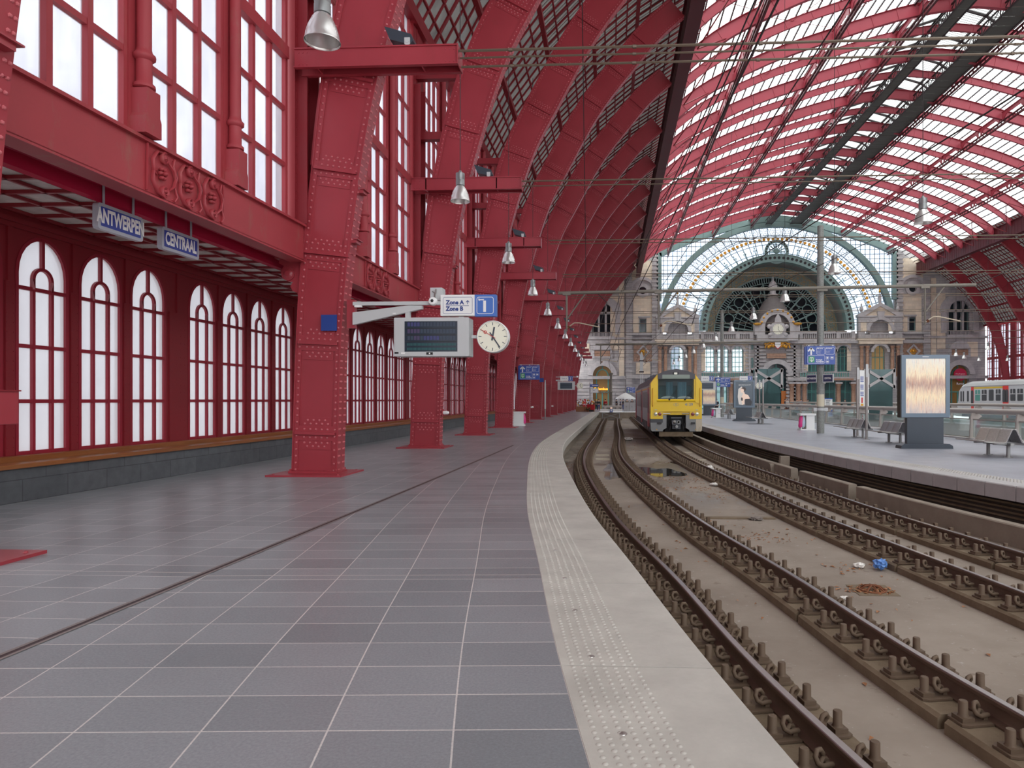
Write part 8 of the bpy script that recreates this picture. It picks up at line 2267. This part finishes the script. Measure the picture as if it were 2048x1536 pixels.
# third board beside the amber door
p = at(1180, 800, 100); t = thing('info_display', 'white framed clock panel under a blue sign before the amber door', 'display board', (p.x, p.y, EYE+(800-786)*100/F)); k = 100/F
MB().box(0, 17*k, -0.1, 0.1, 0, 9.5*k).build('casing', M['grey_light'], t); MB().box(1.5*k, 15.5*k, -0.11, -0.1, 1*k, 8.7*k).build('dial_panel', M['white'], t)
m = MB(); m.bar((8*k, -0.112, 5*k), (5*k, -0.112, 6.6*k), 0.05, 0.004, up=(0,1,0)); m.bar((8*k, -0.112, 5*k), (9.5*k, -0.112, 5.4*k), 0.05, 0.004, up=(0,1,0)); m.build('hands', M['black'], t)
MB().box(0, 17*k, -0.1, 0.1, 12*k, 17.5*k).build('blue_sign', M['blue'], t); MB().box(4*k, 16*k, -0.108, -0.1, 14.3*k, 15.3*k).build('white_bar', M['white'], t); MB().box(-0.02, 0.04, 0, 0.08, -p.z*0-(EYE+14*k), 12*k).build('stand', M['steel'], t)
t = thing('shop_sign', 'glowing amber shop lettering over the amber glass door', 'sign', (fxx(1204), YW+0.45, fzz(783)))
text_mb('Colombus', 0.62, -0.1, 0.5, 0, bold=0.02).build('lettering', M['amber_lit'], t); text_mb('ITALICA', 0.55, 0.5, -0.2, 0, bold=0.01).build('lower_lettering', M['wood'], t)
# buffer stop of the near track
bx = T1(84); t = thing('buffer_stop', 'buffer stop with white beam and crossed bars at the end of the near track', 'buffer stop', (bx, 84.6, ZB_))
m = MB(); m.box(-1.35, 1.35, -0.1, 0.1, 1.05, 1.38); m.build('white_beam', M['white'], t)
m = MB()
for x in (-1.1, 1.0): m.box(x-0.05, x+0.05, -0.12, -0.04, 0.1, 0.95)
for a, b_ in (((-1.1, 0.2), (1.0, 0.9)), ((-1.1, 0.9), (1.0, 0.2)), ((-1.1, 0.95), (1.0, 0.95)), ((-1.1, 0.15), (1.0, 0.15))): m.bar((a[0], -0.1, a[1]), (b_[0], -0.1, b_[1]), 0.05, 0.06)
m.build('cross_bars', M['steel'], t)
m = MB(); m.tube([(-1.1, 0.4, 1.65), (1.3, 0.4, 1.65)], 0.2, 12); m.box(-0.9, -0.6, 0, 0.4, 1.3, 1.6); m.box(0.6, 0.9, 0, 0.4, 1.3, 1.6); m.build('buffer_beam', M['grey_rail'], t)
m = MB(); m.box(-0.16, 0.16, -0.16, -0.12, 1.0, 1.36); m.build('blue_number_plate', M['blue'], t); text_mb('8', 0.3, 0, 1.18, -0.165, bold=0.01).build('number', M['white'], t)
m = MB(); m.lathe([(0.14, 0), (0.14, 0.05), (0, 0.07)], 14, (0, -0.12, 1.52), (0,-1,0)); m.build('round_lamp', M['skin_print'], t)
m = MB(); m.box(-1.3, 1.3, 0.1, 0.9, 0, 1.0); m.build('concrete_base', M['concrete'], t)
for i, (px0, px1, lab) in enumerate(((1247.5, 1259, 'grey steel cabinet beside the buffer stop'), (1259, 1270, 'grey steel cabinet right behind the side of the yellow train'))):
    a, b_ = at(px0, 800, 96), at(px1, 800, 96); t = thing('steel_cabinet', lab, 'cabinet', (a.x, a.y, 0)); w_ = b_.x-a.x-0.02
    MB().box(0, w_, 0, 0.5, 0, 1.32).build('body', M['grey_rail'], t); m = MB(); m.box(0.03, w_/2-0.01, -0.02, 0, 0.06, 1.28); m.box(w_/2+0.01, w_-0.03, -0.02, 0, 0.06, 1.28); m.build('door', M['grey_light2'], t); MB().box(w_/2-0.05, w_/2-0.02, -0.04, -0.02, 0.6, 0.8).build('handle', M['black'], t)
p = at(1230.5, 800, 98); t = thing('signal_post', 'slim grey post with cap between near track and parasol', 'post', (p.x, p.y, 0)); MB().cyl((0,0,0), (0,0,2.6), 0.05, 8).build('shaft', M['steel'], t)
p = at(1222, 800, 92); t = thing('iron_column', 'dark grey iron column standing by the buffer stop before the end wall', 'column', (p.x, p.y, -0.0)); m = MB(); m.lathe([(0.25, 0), (0.2, 0.3), (0.17, 2.6), (0.24, 2.75), (0.17, 2.9), (0.15, 4.9), (0.3, 5.2), (0.3, 5.3)], 12); m.build('shaft', M['gantry'], t, smooth=40)
p = at(1283, 800, 70); t = thing('signal_mast', 'pale grey signal mast with pointed head rising behind the yellow train', 'mast', (p.x, p.y, 0))
MB().box(-0.12, -0.05, -0.05, 0.05, 0, 4.6).build('post', M['grey_light'], t); MB().box(0.05, 0.12, -0.05, 0.05, 0, 4.6).build('post', M['grey_light'], t)
m = MB(); m.prism([(-0.16, 4.5), (0.16, 4.5), (0.16, 6.2), (0.05, 6.55), (-0.05, 6.55), (-0.16, 6.2)], FR, -0.08, 0.08); m.build('head', M['grey_light'], t)
m = MB(); m.box(-0.24, 0.24, -0.1, 0.1, 4.45, 4.6); m.box(-0.24, 0.24, -0.1, 0.1, 5.6, 5.72); m.build('collar', M['dark_steel'], t)
# white banner with coloured lettering behind the railing, blue notice
a, b_ = at(1719.5, 800, 44), at(1728.5, 800, 44); t = thing('banner_stand', 'tall white banner with blue and red vertical lettering behind the railing', 'banner', (a.x, a.y, -0.3))
w_ = b_.x-a.x; MB().box(0, w_, 0, 0.04, 0.3, 3.85).build('panel', M['white'], t); MB().box(w_+0.04, w_+0.30, 0.05, 0.09, 0.3, 3.95).build('second_panel', M['white'], t); MB().box(w_*0.3, w_*0.7, 0.04, 0.1, 0, 0.3).build('foot', M['steel'], t)
m = MB()
for z0, h in ((3.1, 0.45), (2.62, 0.4), (2.2, 0.36)): m.box(0.04, w_-0.04, -0.004, 0, z0, z0+0.05); [m.box(0.05+j*0.07, 0.09+j*0.07, -0.004, 0, z0+0.08, z0+h-0.08) for j in range(3)]
m.build('blue_lettering', M['blue'], t); m = MB(); m.box(0.06, w_-0.06, -0.004, 0, 1.45, 1.7); m.build('yellow_block', M['amber'], t)
m = MB(); [m.box(0.07+0.02*(j % 2), w_-0.08, -0.004, 0, 0.5+j*0.17, 0.62+j*0.17) for j in range(5)]; m.box(0.1, w_-0.1, -0.004, 0, 1.75, 2.1); m.build('red_lettering', M['red_bright'], t)
a = at(1649.5, 800, 68); t = thing('notice_board', 'white notice board with blue header behind the railing by the mast', 'notice', (a.x, a.y, 0)); k = 68/F
m = MB(); m.box(0, 15*k, 0, 0.06, 0.0, EYE+3.5*k); m.build('panel', M['white'], t); m = MB(); m.box(0, 15*k, -0.01, 0, EYE+1.5*k, EYE+3.5*k); m.box(0, 15*k, -0.01, 0, 0.0, EYE-18*k); m.build('blue_bands', M['blue_mid'], t)
m = MB(); [m.box(2*k, (11-(j % 3))*k, -0.005, 0, EYE-(j*2.2+1.6)*k, EYE-(j*2.2+0.8)*k) for j in range(7)]; m.build('text_lines', M['charcoal'], t)
